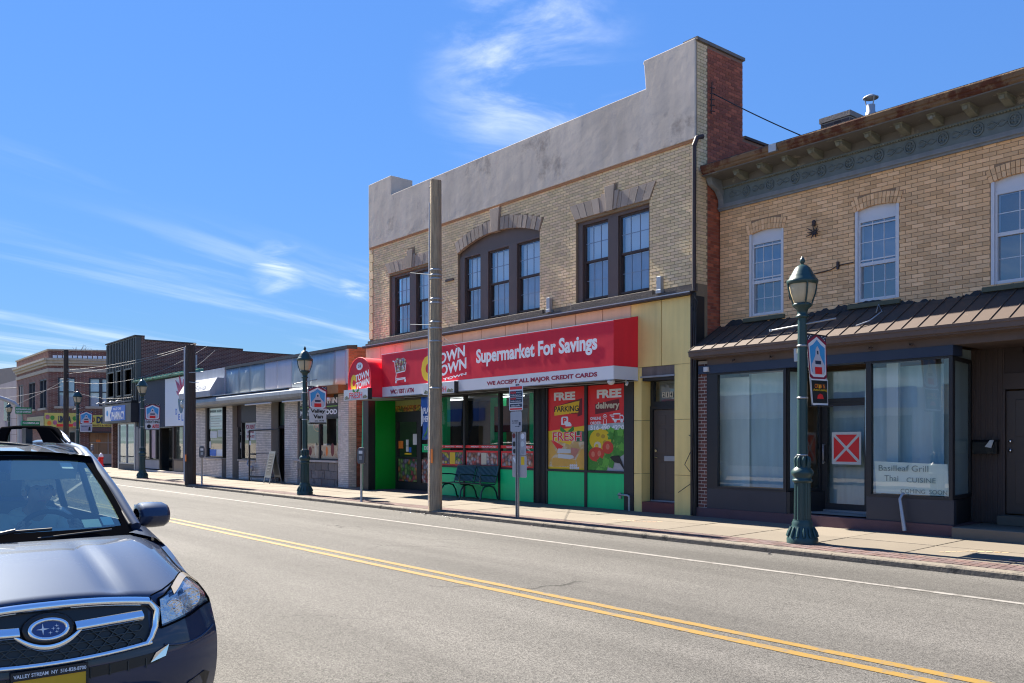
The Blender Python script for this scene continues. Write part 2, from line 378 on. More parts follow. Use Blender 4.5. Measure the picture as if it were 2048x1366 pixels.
# ================================================================== materials used all over
M = {}
def defm():
    M['brick_buff'] = mat('brick_buff', (.76,.585,.33), .85, .14, 1.3, fine=.12, bump=.25, bs=120, isl=.14, hue=(.76,.56,.36), streak=.08)
    M['brick_tan'] = mat('brick_tan', (.86,.54,.295), .85, .12, 1.1, fine=.12, bump=.3, bs=110, isl=.17, hue=(.74,.44,.22))
    M['brick_red'] = mat('brick_red', (.42,.115,.06), .88, .2, 1.6, fine=.15, bump=.3, bs=110, isl=.3, hue=(.30,.085,.055), spots=(1.1,.63,(.03,.03,.04)))
    M['brick_darkred'] = mat('brick_darkred', (.13,.045,.035), .85, .2, 2, fine=.15, bump=.3, isl=.3, hue=(.18,.07,.05))
    M['brick_white'] = mat('brick_white', (.76,.68,.60), .85, .16, 1.4, fine=.1, bump=.3, isl=.10, hue=(.66,.59,.52), streak=.2)
    M['brick_char'] = mat('brick_char', (.06,.05,.055), .85, .2, 2, fine=.15, bump=.3, isl=.4, hue=(.11,.07,.06))
    M['mortar_dark'] = mat('mortar_dark', (.25,.19,.125), .95, .2, 4, fine=.2)
    M['mortar_tan'] = mat('mortar_tan', (.30,.195,.12), .95, .2, 4, fine=.2)
    M['mortar_red'] = mat('mortar_red', (.27,.165,.125), .95, .2, 4, fine=.2)
    M['mortar_pale'] = mat('mortar_pale', (.48,.43,.39), .95, .15, 4, fine=.2)
    M['mortar_grey'] = mat('mortar_grey', (.34,.30,.265), .95, .2, 4, fine=.2)
    M['stucco'] = mat('stucco', (.54,.475,.41), .92, .26, .55, fine=.08, bump=.3, bs=2.2, streak=.26, ss=3.2, spots=(.9,.56,(.36,.31,.27)))
    M['stone_brown'] = mat('stone_brown', (.32,.26,.215), .88, .25, 2.5, fine=.12, bump=.3, isl=.18, streak=.15)
    M['brown_paint'] = mat('brown_paint', (.115,.082,.072), .55, .2, 2, fine=.05, streak=.12)
    M['brown_dark'] = mat('brown_dark', (.05,.033,.03), .6, .2, 3)
    M['ledge'] = mat('ledge', (.11,.095,.085), .9, .3, 3, fine=.15, bump=.4)
    M['flash_dark'] = mat('flash_dark', (.045,.03,.03), .6, .25, 3)
    M['yellow_panel'] = mat('yellow_panel', (.88,.66,.24), .42, .14, 1.1, fine=.03, streak=.2, isl=.04)
    M['panel_red_bounce'] = mat('panel_red_bounce', (.74,.53,.33), .45, .1, 1.1, fine=.03, streak=.13, isl=.05)  # yellow panels behind the awning, with its red bounce put into the colour
    M['green_panel'] = mat('green_panel', (.002,.62,.20), .48, .12, 1.5, isl=.05, streak=.10, spots=(5,.70,(.02,.27,.12)))
    M['green_dark'] = mat('green_dark', (.0,.20,.07), .5, .07, 1.5)
    M['black'] = mat('black', (.018,.018,.02), .5, .2, 4)
    M['black_gloss'] = mat('black_gloss', (.012,.012,.014), .22, .2, 4)
    M['navy_black'] = mat('navy_black', (.028,.032,.045), .5, .18, 2, streak=.1)
    M['navy'] = mat('navy', (.02,.035,.075), .5, .15, 2, streak=.1)
    M['maroon_plinth'] = mat('maroon_plinth', (.115,.06,.065), .8, .25, 3, fine=.12, bump=.3)
    M['maroon_step'] = mat('maroon_step', (.17,.05,.042), .8, .2, 3, fine=.12)
    M['awn_red'] = mat('awn_red', (.78,.012,.035), .6, .12, 1.2, streak=.09, bump=.1, bs=2)
    M['awn_white'] = mat('awn_white', (.66,.66,.70), .5, .05, 1)
    M['letter_white'] = mat('letter_white', (.84,.84,.86), .5, .04)
    M['letter_dred'] = mat('letter_dred', (.27,.01,.05), .5, .04)
    M['white'] = mat('white', (.70,.70,.70), .5, .08, 2, fine=.03)
    M['white_paper'] = mat('white_paper', (.62,.64,.62), .7, .06, 4)
    M['lyellow'] = mat('lyellow', (.88,.55,.02), .5, .04)
    M['red'] = mat('red', (.80,.025,.025), .5, .05)
    M['dred'] = mat('dred', (.16,.01,.015), .5, .05)
    M['orange'] = mat('orange', (.85,.22,.03), .6, .05)
    M['pgreen'] = mat('pgreen', (.04,.25,.03), .5, .3, 30)
    M['blue'] = mat('blue', (.03,.16,.60), .5, .08)
    M['sky_print'] = mat('sky_print', (.05,.36,.72), .5, .05)
    M['print_black'] = mat('print_black', (.012,.012,.012), .5, .1)
    M['cream'] = mat('cream', (.66,.58,.42), .55, .1)
    M['grey_sign'] = mat('grey_sign', (.42,.41,.43), .5, .1, 6)
    M['steel'] = mat('steel', (.35,.36,.38), .4, .15, 8, metal=.7)
    M['zinc'] = mat('zinc', (.36,.38,.41), .45, .2, 4, metal=.5, streak=.15)
    M['lamp_green'] = mat('lamp_green', (.016,.05,.05), .38, .2, 4, spots=(9,.68,(.25,.27,.27)))
    M['lamp_glass'] = mat('lamp_glass', (.50,.42,.28), .35, .22, 6, streak=.3)
    M['wood_pole'] = mat('wood_pole', (.32,.245,.16), .92, .2, 2, fine=.15, streak=.75, ss=30, bump=.8, bs=22)
    M['wood_dark'] = mat('wood_dark', (.055,.042,.035), .92, .2, 2, fine=.2, streak=.6, ss=25, bump=.6, bs=16)
    M['rust'] = mat('rust', (.17,.11,.065), .9, .25, 3, fine=.2, bump=.4, streak=.25, spots=(2.3,.47,(.09,.028,.014)))
    M['corn_blue'] = mat('corn_blue', (.12,.155,.17), .7, .25, 3, fine=.12, streak=.2, spots=(3.1,.6,(.12,.13,.09)))
    M['corn_pale'] = mat('corn_pale', (.20,.22,.24), .75, .25, 5, fine=.15, streak=.2)
    M['corn_brown'] = mat('corn_brown', (.13,.125,.115), .8, .25, 3, fine=.15, spots=(2.4,.58,(.36,.33,.27)))
    M['bracket'] = mat('bracket', (.19,.195,.155), .85, .3, 7, fine=.2, bump=.3, spots=(8,.58,(.28,.30,.30)))
    M['roof_brown'] = mat('roof_brown', (.075,.051,.04), .6, .2, 3, fine=.1, spots=(5,.63,(.19,.14,.105)))
    M['tar'] = mat('tar', (.02,.022,.028), .75, .3, 5, fine=.2, bump=.8, bs=18)
    M['sill_olive'] = mat('sill_olive', (.10,.105,.07), .85, .2, 4)
    M['vinyl'] = mat('vinyl', (.62,.63,.67), .45, .06, 2)
    M['rib_brown'] = mat('rib_brown', (.085,.06,.052), .6, .15, 3, streak=.1)
    M['door_brown'] = mat('door_brown', (.085,.064,.054), .45, .15, 3, streak=.1)
    M['panel_steel'] = mat('panel_steel', (.30,.35,.385), .42, .25, .9, metal=.25, streak=.3, isl=.12, bump=.35, bs=1.3)
    M['panel_lilac'] = mat('panel_lilac', (.50,.47,.52), .55, .08, .9, streak=.1)
    M['gutter_metal'] = mat('gutter_metal', (.24,.26,.285), .42, .25, 1.2, metal=.3, streak=.25)
    M['stone_grey'] = mat('stone_grey', (.20,.18,.17), .85, .3, 3, fine=.15, bump=.5, isl=.2, spots=(3,.55,(.09,.085,.08)))
    M['charcoal_panel'] = mat('charcoal_panel', (.04,.04,.047), .55, .15, 2)
    M['clad_dark'] = mat('clad_dark', (.062,.068,.068), .5, .2, 1, streak=.2)
    M['navy_clad'] = mat('navy_clad', (.022,.036,.075), .5, .15, 1, streak=.12)
    M['copper'] = mat('copper', (.10,.30,.23), .7, .3, 5, spots=(3,.5,(.03,.05,.05)))
    M['limestone'] = mat('limestone', (.42,.38,.31), .85, .3, 2, streak=.25)
    M['concrete'] = mat('concrete', (.155,.131,.101), .9, .2, .8, fine=.12, bump=.25, bs=60, isl=.10, spots=(.9,.66,(.12,.10,.08)))
    M['kerb'] = mat('kerb', (.15,.13,.105), .92, .3, 2, fine=.2, bump=.5, bs=30, spots=(4,.52,(.055,.05,.043)))
    M['paver'] = mat('paver', (.105,.06,.052), .9, .15, 2, fine=.15, bump=.3, isl=.25, hue=(.10,.07,.07))
    M['yellow_line'] = mat('yellow_line', (.20,.117,.014), .75, .1, 2, fine=.15, spots=(7,.52,(.125,.095,.06)))
    M['white_line'] = mat('white_line', (.21,.20,.185), .75, .15, 2, fine=.15, spots=(7,.50,(.115,.108,.097)))
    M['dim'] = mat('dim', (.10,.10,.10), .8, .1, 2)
    M['floor_in'] = mat('floor_in', (.30,.29,.27), .6, .1, 2)
    M['ceil_in'] = mat('ceil_in', (.55,.55,.53), .8, .1, 2)
    M['sheet'] = mat('sheet', (.42,.55,.58), .5, .12, 1.2, streak=.2, bump=.5, bs=2)
    M['blind'] = mat('blind', (.80,.84,.88), .7, .06, 2)
    M['curtain'] = mat('curtain', (.34,.32,.40), .8, .2, 4, streak=.25)
    M['curtain_blue'] = mat('curtain_blue', (.10,.13,.21), .8, .25, 3, streak=.2)
    M['glass_up'] = glass('glass_up', (.84,.90,.95), .22, wob=.05, refl=(.85,.93,1))
    M['glass_shop'] = glass('glass_shop', (.90,.96,.96), .105, wob=.02)
    M['glass_dark'] = glass('glass_dark', (.35,.38,.40), .14, wob=.02)
    M['chrome'] = mat('chrome', (.85,.87,.9), .08, .02, metal=1)
defm()

# ================================================================== ground, road, pavement
def zs(y): return .09 + (y-11.25)*.02            # pavement falls gently to the kerb
def asphalt(name, base, scale=1.0):
    m, nt, out = newmat(name)
    b = N(nt, 'ShaderNodeBsdfPrincipled'); b.inputs['Roughness'].default_value = .88; b.inputs['Specular IOR Level'].default_value = .3
    L(nt, b.outputs[0], out.inputs[0])
    tc = N(nt, 'ShaderNodeTexCoord')
    def nz(scale, det=4, rough=.6, sx=1, sy=1):
        mp = N(nt, 'ShaderNodeMapping'); mp.inputs['Scale'].default_value = (sx, sy, 1); L(nt, tc.outputs['Object'], mp.inputs[0])
        n = N(nt, 'ShaderNodeTexNoise'); n.inputs['Scale'].default_value = scale; n.inputs['Detail'].default_value = det; n.inputs['Roughness'].default_value = rough
        L(nt, mp.outputs[0], n.inputs['Vector']); return n.outputs[0]
    def mr(x, a, b_, c, d):
        n = N(nt, 'ShaderNodeMapRange'); L(nt, x, n.inputs[0])
        for i, v in enumerate((a, b_, c, d)): n.inputs[i+1].default_value = v
        return n.outputs[0]
    vo = N(nt, 'ShaderNodeTexVoronoi'); vo.inputs['Scale'].default_value = 105; L(nt, tc.outputs['Object'], vo.inputs['Vector'])
    sp = N(nt, 'ShaderNodeSeparateColor'); L(nt, vo.outputs['Color'], sp.inputs[0])
    stone = mr(sp.outputs[0], 0, 1, .42, 1.6)
    f = vmath(nt, 'MULTIPLY', stone, mr(nz(150, 2), .25, .75, .6, 1.4))
    f = vmath(nt, 'MULTIPLY', f, mr(nz(.35, 5), .25, .75, .86, 1.12))
    f = vmath(nt, 'MULTIPLY', f, mr(nz(.5, 4, .6, .10, 1.7), .3, .7, .74, 1.2))       # long wheel-path tone
    # cracks: thin edges of large cells, broken up by a mask
    nd = N(nt, 'ShaderNodeTexNoise'); nd.inputs['Scale'].default_value = 1.3; nd.inputs['Detail'].default_value = 5; L(nt, tc.outputs['Object'], nd.inputs['Vector'])
    mv = N(nt, 'ShaderNodeVectorMath'); mv.operation = 'MULTIPLY_ADD'; L(nt, nd.outputs['Color'], mv.inputs[0]); mv.inputs[1].default_value = (1.1,1.1,0); L(nt, tc.outputs['Object'], mv.inputs[2])
    v2 = N(nt, 'ShaderNodeTexVoronoi'); v2.feature = 'DISTANCE_TO_EDGE'; v2.inputs['Scale'].default_value = .42; L(nt, mv.outputs[0], v2.inputs['Vector'])
    crack = vmath(nt, 'MULTIPLY', mr(v2.outputs['Distance'], .0, .006, 1, 0), mr(nz(.55, 3), .50, .60, 0, .75))
    f = vmath(nt, 'MULTIPLY', f, vmath(nt, 'SUBTRACT', 1, crack))
    # oil spots and patches
    f = vmath(nt, 'MULTIPLY', f, mr(nz(1.1, 7, .7), .66, .76, 1, .72))
    cb = N(nt, 'ShaderNodeCombineColor')
    for i, k in enumerate(base): L(nt, vmath(nt, 'MULTIPLY', f, k), cb.inputs[i])
    L(nt, cb.outputs[0], b.inputs['Base Color'])
    bp = N(nt, 'ShaderNodeBump'); bp.inputs['Strength'].default_value = .55; bp.inputs['Distance'].default_value = .006
    L(nt, vo.outputs['Distance'], bp.inputs['Height']); L(nt, bp.outputs[0], b.inputs['Normal'])
    return m
M['asphalt'] = asphalt('asphalt', (.087,.083,.077))
def sheet(name, x0, x1, y0, y1, z, m, parent=None, z2=None):
    z2 = z if z2 is None else z2
    return part(name, MB().quad((x0,y0,z),(x1,y0,z),(x1,y1,z2),(x0,y1,z2)), m, parent, kind='structure' if parent is None else None)
sheet('ground', -1500, 1500, -1500, 1500, -.05, mat('earth', (.16,.14,.11), .95, .2, .3))
sheet('road', -220, 70, -1.2, 11.25, 0, M['asphalt'])
sheet('side_street', -70.5, -56.2, 11.25, 90, 0, M['asphalt'])
def worn_line(mb, y0, y1):
    x = -220.0; a, c = y0, y1
    while x < 70:
        st = .22 if -26 < x < 0 else 3.0
        a2, c2 = y0 + random.uniform(-.006,.006), y1 + random.uniform(-.006,.006)
        mb.quad((x,a,.004),(x+st,a2,.004),(x+st,c2,.004),(x,c,.004)); a, c = a2, c2; x += st
    return mb
part('road_markings', worn_line(worn_line(MB(), 6.235, 6.345), 5.985, 6.10), M['yellow_line'], kind='structure')
part('white_edge_line', worn_line(MB(), 9.63, 9.73), M['white_line'], kind='structure')
cw = MB()
for k in range(7): cw.quad((-59.5, 11.0-1.45*k-.0, .004), (-57.0, 11.0-1.45*k, .004), (-57.0, 11.0-1.45*k-.6+0, .004), (-59.5, 11.0-1.45*k-.6, .004))
part('crossing_stripes', cw, M['white_line'], kind='structure')

def pavement():
    root = thing('sidewalk', '', '', (-20, 12.5, 0)); del root['label']; del root['category']; root['kind'] = 'structure'
    X0, X1 = -56.0, 30.0
    # bed under the slabs: shows only in the joints
    bed = MB(); bed.prism([(X0,11.43,-.02),(X0,14.9,-.02),(X0,14.9,zs(14.9)-.012),(X0,11.43,zs(11.43)-.012)], (X1-X0,0,0))
    part('bed', bed, mat('joint_dirt', (.11,.095,.075), .95, .3, 5), root)
    # kerb stones with a rounded nose
    def kerb(x0, x1):
        mb = MB(); t = zs(11.25); pr = [(11.25,-.03),(11.25,t-.025),(11.262,t-.008),(11.285,t),(11.43,t+.003),(11.43,-.03)]
        return mb.prism([(x0, y, z) for y, z in pr], (x1-x0, 0, 0))
    x = X1; rest = MB()
    while x > X0:
        nx = x - 3.05
        if -50 < x < 2: part('kerb_stone', kerb(max(nx, X0)+.008, x), M['kerb'], root)
        else: k = kerb(max(nx, X0)+.008, x); rest.add(k.v, k.f)
        x = nx
    part('far_kerb', rest, M['kerb'], root, kind='stuff')
    # brick paver strip: two rows, nearest 300 singly
    pv = []
    x = 6.0; n = 0
    while x > -40:
        for r, y0 in enumerate((11.445, 11.66)):
            sh = 0
            pv.append((x-.1+sh, x+sh, y0, y0+.21))
        x -= .105
    def pb(mb, x0, x1, y0, y1, dz=0, o=(0,0)):
        zt = lambda y: zs(y+o[1])+.002+dz
        vs = [(x0,y0,zt(y0)-.02),(x1,y0,zt(y0)-.02),(x1,y1,zt(y1)-.02),(x0,y1,zt(y1)-.02),(x0+.003,y0+.003,zt(y0)),(x1-.003,y0+.003,zt(y0)),(x1-.003,y1-.003,zt(y1)),(x0+.003,y1-.003,zt(y1))]
        return mb.add(vs, [(4,5,6,7),(0,1,5,4),(1,2,6,5),(2,3,7,6),(3,0,4,7)])
    vis = [p for p in pv if p[1] < -3.2]; vis.sort(key=lambda p: abs(p[0]+3))
    one = set(vis[:300]); rest = MB(); me = pb(MB(), -.05, .05, -.105, .105, 0, (0, 11.65)).mesh('brick', M['paver'])
    for v in me.vertices: v.co.z -= zs(11.65)
    for p in pv:
        if p in one:
            o = bpy.data.objects.new('brick', me); COL.objects.link(o); o.parent = root
            yc = (p[2]+p[3])/2; o.location = Vector(((p[0]+p[1])/2, yc, zs(yc)+random.uniform(-.0015,.002))) - TOP['sidewalk']
        else: pb(rest, *p, random.uniform(-.0015,.002))
    part('paver_strip', rest, M['paver'], root, kind='stuff')
    sheet('strip_concrete', X0, -40.1, 11.44, 11.875, zs(11.44)+.001, M['concrete'], root, zs(11.875)+.001)
    # concrete flags
    ys = [11.885, 13.02, 14.16]; x = 4.0; rest = MB()
    def flag(mb, x0, x1, y0, y1, dz):
        return mb.add([(x0,y0,zs(y0)-.03),(x1,y0,zs(y0)-.03),(x1,y1,zs(y1)-.03),(x0,y1,zs(y1)-.03),(x0+.009,y0+.009,zs(y0)+dz),(x1-.009,y0+.009,zs(y0)+dz),(x1-.009,y1-.009,zs(y1)+dz),(x0+.009,y1-.009,zs(y1)+dz)],
                      [(4,5,6,7),(0,1,5,4),(1,2,6,5),(2,3,7,6),(3,0,4,7)])
    while x > X0:
        nx = x - 1.42
        for r in range(2):
            y1 = ys[r+1]-.006 if r == 0 else 14.9
            a = (max(nx, X0)+.004, x-.004, ys[r]+.004, y1, random.uniform(-.003,.003))
            if -46 < x < 0: part('paving_slab', flag(MB(), *a), M['concrete'], root)
            else: flag(rest, *a)
        x = nx
    part('far_slabs', rest, M['concrete'], root, kind='stuff')
pavement()
# chalk and utility paint on the flags
for (nm, pts, c, lb) in [('orange_spray_mark', [(-12.1,12.55),(-11.5,12.62),(-11.1,12.9),(-11.2,12.55)], (.75,.33,.08), 'faint orange utility spray mark on the pavement beside the pole sign'),
                     ('yellow_spray_mark', [(-5.6,12.35),(-5.35,12.75),(-4.9,12.95)], (.72,.42,.05), 'yellow utility spray mark on the pavement right of the near street lamp'),
                     ('pink_spray_mark', [(-4.75,12.3),(-4.35,12.25),(-4.0,12.3)], (.75,.10,.16), 'pink utility spray line on the pavement at far right')]:
    mk = MB()
    for i in range(len(pts)-1):
        (xa, ya), (xb, yb) = pts[i], pts[i+1]
        for k in range(5):
            t0, t1 = k/5, (k+.8)/5; w = .025*random.uniform(.5, 1.3)
            p = [(xa+(xb-xa)*t0, ya+(yb-ya)*t0), (xa+(xb-xa)*t1, ya+(yb-ya)*t1)]
            mk.quad((p[0][0],p[0][1]-w,zs(p[0][1]-w)+.0055),(p[1][0],p[1][1]-w,zs(p[1][1]-w)+.0055),(p[1][0],p[1][1]+w,zs(p[1][1]+w)+.0055),(p[0][0],p[0][1]+w,zs(p[0][1]+w)+.0055))
    top(nm, mk, mat(nm, tuple(.5*a+.2 for a in c), .8, .3, 20, fine=.3), lb, 'paint mark')
# far pavement across the side street, near pavement behind the camera
part('corner_pavement', MB().box(-140, -70.6, 11.25, 14.2, -.03, .12).prism([(-70.6,11.25,-.03),(-69.6,12.4,-.03),(-69.6,60,-.03),(-70.6,60,-.03)], (0,0,.15)), M['concrete'], kind='structure')
part('near_pavement', MB().box(-200, 60, -4.6, -1.2, -.03, .12), M['concrete'], kind='structure')
# small litter along the gutter
lit = MB()
for k in range(46):
    x = -16.2 + random.gauss(0, 1.5) if k < 22 else random.uniform(-44, -4); y = 11.2 - abs(random.gauss(0, .16)); s = random.uniform(.012, .05); a = random.uniform(0, 6)
    z = .006 + random.uniform(0, .012)
    lit.add([(x+s*math.cos(a), y+s*math.sin(a), z), (x+s*.6*math.cos(a+1.7), y+s*.6*math.sin(a+1.7), z+s*.5), (x+s*math.cos(a+3.1), y+s*math.sin(a+3.1), z), (x+s*.5*math.cos(a+4.6), y+s*.5*math.sin(a+4.6), z+s*.1)], [(0,1,2),(0,2,3)])
o = part('litter', lit, mat('leaf_litter', (.34,.25,.15), .8, .3, 9, isl=.4, hue=(.6,.58,.55)), kind='stuff')
# ================================================================== windows
def sash_window(parent, x0, x1, z0, z1, y, fm, zm=None, cols=3, rows=2, fr=.05, gm=None, behind=None, behind_lo=None, rail=.05, zrows_up=None, extra=None, name='window', bars=None, wide=.014):
    """double-hung window looking to -Y: frame (part) with panes and glazing bars (sub-parts); y = plane of the upper sash glass"""
    zm = (z0+z1)/2 if zm is None else zm; gm = gm or M['glass_up']; bars = bars or fm
    mb = MB()
    mb.box(x0, x0+fr, y-.03, y+.09, z0, z1); mb.box(x1-fr, x1, y-.03, y+.09, z0, z1)
    mb.box(x0+fr, x1-fr, y-.028, y+.09, z1-fr, z1); mb.box(x0+fr, x1-fr, y-.034, y+.09, z0, z0+fr)
    mb.box(x0+fr, x1-fr, y-.015, y+.07, zm-rail/2, zm+rail/2)
    w = part(name, mb, fm, parent)
    gb = MB()
    def sash(za, zb, yy, nr, nc):
        xa, xb = x0+fr, x1-fr; cw = (xb-xa)/nc; ch = (zb-za)/nr
        for i in range(nc):
            for k in range(nr):
                p = MB().quad((xa+i*cw+.004, yy, za+k*ch+.004), (xa+(i+1)*cw-.004, yy, za+k*ch+.004), (xa+(i+1)*cw-.004, yy, za+(k+1)*ch-.004), (xa+i*cw+.004, yy, za+(k+1)*ch-.004))
                part('pane', p, gm, w)
        for i in range(1, nc): gb.box(xa+i*cw-wide/2, xa+i*cw+wide/2, yy-.008, yy+.012, za, zb)
        for k in range(1, nr): gb.box(xa, xb, yy-.0065, yy+.0105, za+k*ch-wide/2, za+k*ch+wide/2)
    sash(zm+rail/2, z1-fr, y, rows, cols); sash(z0+fr, zm-rail/2, y+.03, rows, cols)
    part('glazing_bars', gb, bars, w, kind='stuff')
    if behind: part('blind', MB().quad((x0+fr, y+.11, zm-.03), (x1-fr, y+.11, zm-.03), (x1-fr, y+.11, z1-fr), (x0+fr, y+.11, z1-fr)), behind, w)
    if behind_lo: part('curtain', MB().quad((x0+fr, y+.12, z0), (x1-fr, y+.12, z0), (x1-fr, y+.12, zm-.03), (x0+fr, y+.12, zm-.03)), behind_lo, w)
    return w
def shell_room(parent, x0, x1, y0, y1, z0, z1, wm, fm=None, cm=None, name='interior'):
    """inside of a shop, seen through its glass"""
    mb = MB()
    mb.quad((x0,y1,z0),(x1,y1,z0),(x1,y1,z1),(x0,y1,z1), 0).quad((x0,y0,z0),(x0,y1,z0),(x0,y1,z1),(x0,y0,z1), 0).quad((x1,y1,z0),(x1,y0,z0),(x1,y0,z1),(x1,y1,z1), 0)
    mb.quad((x0,y0,z0),(x1,y0,z0),(x1,y1,z0),(x0,y1,z0), 1).quad((x0,y1,z1),(x1,y1,z1),(x1,y0,z1),(x0,y0,z1), 2)
    return part(name, mb, [wm, fm or M['floor_in'], cm or M['ceil_in']], parent)
def pane(parent, x0, x1, z0, z1, y, m=None, y2=None):
    y2 = y if y2 is None else y2
    return part('pane', MB().quad((x0,y,z0),(x1,y2,z0),(x1,y2,z1),(x0,y,z1)), m or M['glass_shop'], parent)

# ================================================================== the tan brick building with the vacant shop (right)
def tan_building():
    XL, XR = -11.3, -1.0; YU, YS = 14.93, 14.2; ZT = 6.49
    b = thing('brick_building', 'tan brick two storey building with rusty bracketed cornice over an empty black framed shop', 'building', (-6, 15, .14))
    wins = [(-10.56,-9.77,4.19,5.95), (-8.28,-7.46,4.19,5.95), (-5.94,-5.12,4.19,5.95), (-3.6,-2.8,4.19,5.95)]
    part('wall', wall_cells(MB(), XL+.02, XR, 3.3, 7.0, wins, YU, YU+.3), M['mortar_tan'], b)
    part('rear_wall', MB().box(XL+.02, XR, YU+.6, 27, .1, 6.9), M['mortar_tan'], b)
    # face bricks; cut round the windows and their arch rings
    def arch_half(w, z):     # half width of arch ring opening at height z
        c = (w[0]+w[1])/2; hw = (w[1]-w[0])/2
        if z < 5.85: return hw
        top_, spring = 6.125, 6.035
        if z > top_: return -1
        if z > spring: return max(0, (hw+.08))*math.sqrt(max(0, 1-((z-spring)/(top_-spring))**2))
        return hw + .08*(z-5.85)/(spring-5.85)
    def free(z):
        h = []
        for w in wins:
            if z < 4.17: continue
            a = arch_half(w, z); c = (w[0]+w[1])/2
            if a > 0: h.append((c-a-.004, c+a+.004))
        return runs(XL+.02, XR, h)
    bricks(b, XL+.02, XR, 4.06, ZT, YU, M['brick_tan'], free, bl=.213, bh=.0715)
    ring = MB()
    for w in wins:           # two rings of rowlock bricks
        c = (w[0]+w[1])/2; hw = (w[1]-w[0])/2
        for row, (r0, r1) in enumerate(((0.0, .098), (.106, .205))):
            n = 13
            for k in range(n):
                t0, t1 = -1 + 2*k/n + .012, -1 + 2*(k+1)/n - .012
                def pt(t, r):
                    ang = t*.30; Rr = (hw+.02)/math.sin(.30)
                    return (c + (Rr+r)*math.sin(ang), 5.845 - Rr*math.cos(.30) + (Rr+r)*math.cos(ang))
                q = [pt(t0, r0), pt(t1, r0), pt(t1, r1), pt(t0, r1)]
                d = .012 + random.uniform(0, .004)
                me = MB().xz(q, YU-d, YU+.05)
                if w[1] < -4.5: part('brick', me, M['brick_tan'], b)
                else: ring.add(me.v, me.f)
    part('arch_bricks', ring, M['brick_tan'], b, kind='stuff')
    for i, w in enumerate(wins):
        c = (w[0]+w[1])/2
        # white head board with segmental top behind the brick ring
        f = sash_window(b, w[0]+.03, w[1]-.03, 4.20, 5.70, YU+.07, M['vinyl'], zm=4.88 if i != 2 else 5.0, fr=.055, gm=M['glass_up'], behind=M['curtain_blue'] if i < 2 else None, behind_lo=None, rail=.06, cols=3 if i < 2 else 2)
        part('window_head', MB().box(w[0]+.03, w[1]-.03, YU+.055, YU+.15, 5.702, 5.96), M['vinyl'], f)
        part('brickmould', MB().box(w[0], w[0]+.05, YU+.0, YU+.15, 4.2, 5.86).box(w[1]-.05, w[1], YU, YU+.15, 4.2, 5.86), M['vinyl'], f)
        if i < 2: part('screen_bar', MB().box(w[0]+.08, w[1]-.08, YU+.045, YU+.066, 5.575, 5.60).box(w[0]+.08, w[1]-.08, YU+.05, YU+.066, 4.94, 4.965), M['vinyl'], f)
        part('window_sill', MB().box(w[0]-.12, w[1]+.04, YU-.06, YU+.1, 4.085, 4.165), M['sill_olive'], b, bev=.006)
        part('room_back', MB().quad((w[0], YU+.9, 4.1), (w[1], YU+.9, 4.1), (w[1], YU+.9, 6.1), (w[0], YU+.9, 6.1)), M['dim'], f)
    # pressed-metal cornice
    def run(pr, x0, x1): return MB().prism([(x0, y, z) for y, z in pr], (x1-x0, 0, 0))
    part('cornice_moulding', run([(YU+.2,6.47),(YU-.05,6.47),(YU-.055,6.50),(YU-.09,6.515),(YU-.09,6.545),(YU-.06,6.555),(YU-.065,6.60),(YU+.2,6.60)], XL+.02, XR), M['corn_pale'], b)
    part('frieze', run([(YU+.2,6.602),(YU-.05,6.602),(YU-.06,6.90),(YU-.11,6.915),(YU-.11,6.94),(YU+.2,6.94)], XL+.03, XR), M['corn_blue'], b)
    part('soffit', run([(YU+.2,6.942),(YU-.10,6.942),(YU-.12,7.075),(YU-.62,7.09),(YU-.62,7.11),(YU+.2,7.11)], XL+.03, XR), M['corn_brown'], b)
    part('gutter', run([(YU+.2,7.112),(YU-.62,7.112),(YU-.66,7.14),(YU-.665,7.175),(YU-.69,7.19),(YU-.715,7.255),(YU-.71,7.275),(YU+.2,7.30)], XL+.06, XR), M['rust'], b)
    part('roof_edge', run([(YU+.3,7.302),(YU-.70,7.277),(YU-.70,7.288),(YU+.3,7.335)], XL+.06, XR), M['tar'], b)
    part('roof', MB().box(XL+.03, XR, YU+.3, 27, 6.95, 7.2), M['tar'], b)
    x = -10.62
    while x < XR:
        k = MB(); w_ = .13
        k.prism([(x, YU-.12, 6.95), (x, YU-.22, 6.955), (x, YU-.33, 6.99), (x, YU-.42, 7.0), (x, YU-.455, 7.03), (x, YU-.455, 7.085), (x, YU-.12, 7.085)], (w_, 0, 0))
        k.box(x-.012, x+w_+.012, YU-.475, YU-.12, 7.065, 7.088)
        k.box(x+.03, x+w_-.03, YU-.475, YU-.44, 6.985, 7.055)
        part('bracket', k, M['bracket'], b, bev=.008); x += .5515
    orn = MB(); x = XL+.28                                   # raised scrolls and wreaths of the frieze
    while x < XR:
        for s in (1, -1):
            pts = [(x + .02 + .30*t, YU-.062, 6.75 + s*.055*math.sin(t*6.3+.4)*(1-.3*t)) for t in [i/14 for i in range(15)]]
            orn.tube(pts, [.014-.007*i/14 for i in range(15)], 5)
        c2 = x + .42
        orn.tube([(c2 + .085*math.cos(a), YU-.062, 6.755 + .10*math.sin(a)) for a in [i*math.pi/9 for i in range(19)]], .017, 5)
        for q in range(5):
            a = q*1.26; orn.lathe([(.0,-.02),(.022,-.012),(.022,.012),(.0,.02)], (c2+.045*math.cos(a), YU-.06, 6.755+.05*math.sin(a)), 6)
        x += .56
    part('frieze_ornament', orn, M['corn_blue'], b, kind='stuff')
    dn = MB(); x = XL+.1
    while x < XR: dn.box(x, x+.028, YU-.112, YU-.06, 6.895, 6.914); x += .05
    part('dentils', dn, M['bracket'], b, kind='stuff')
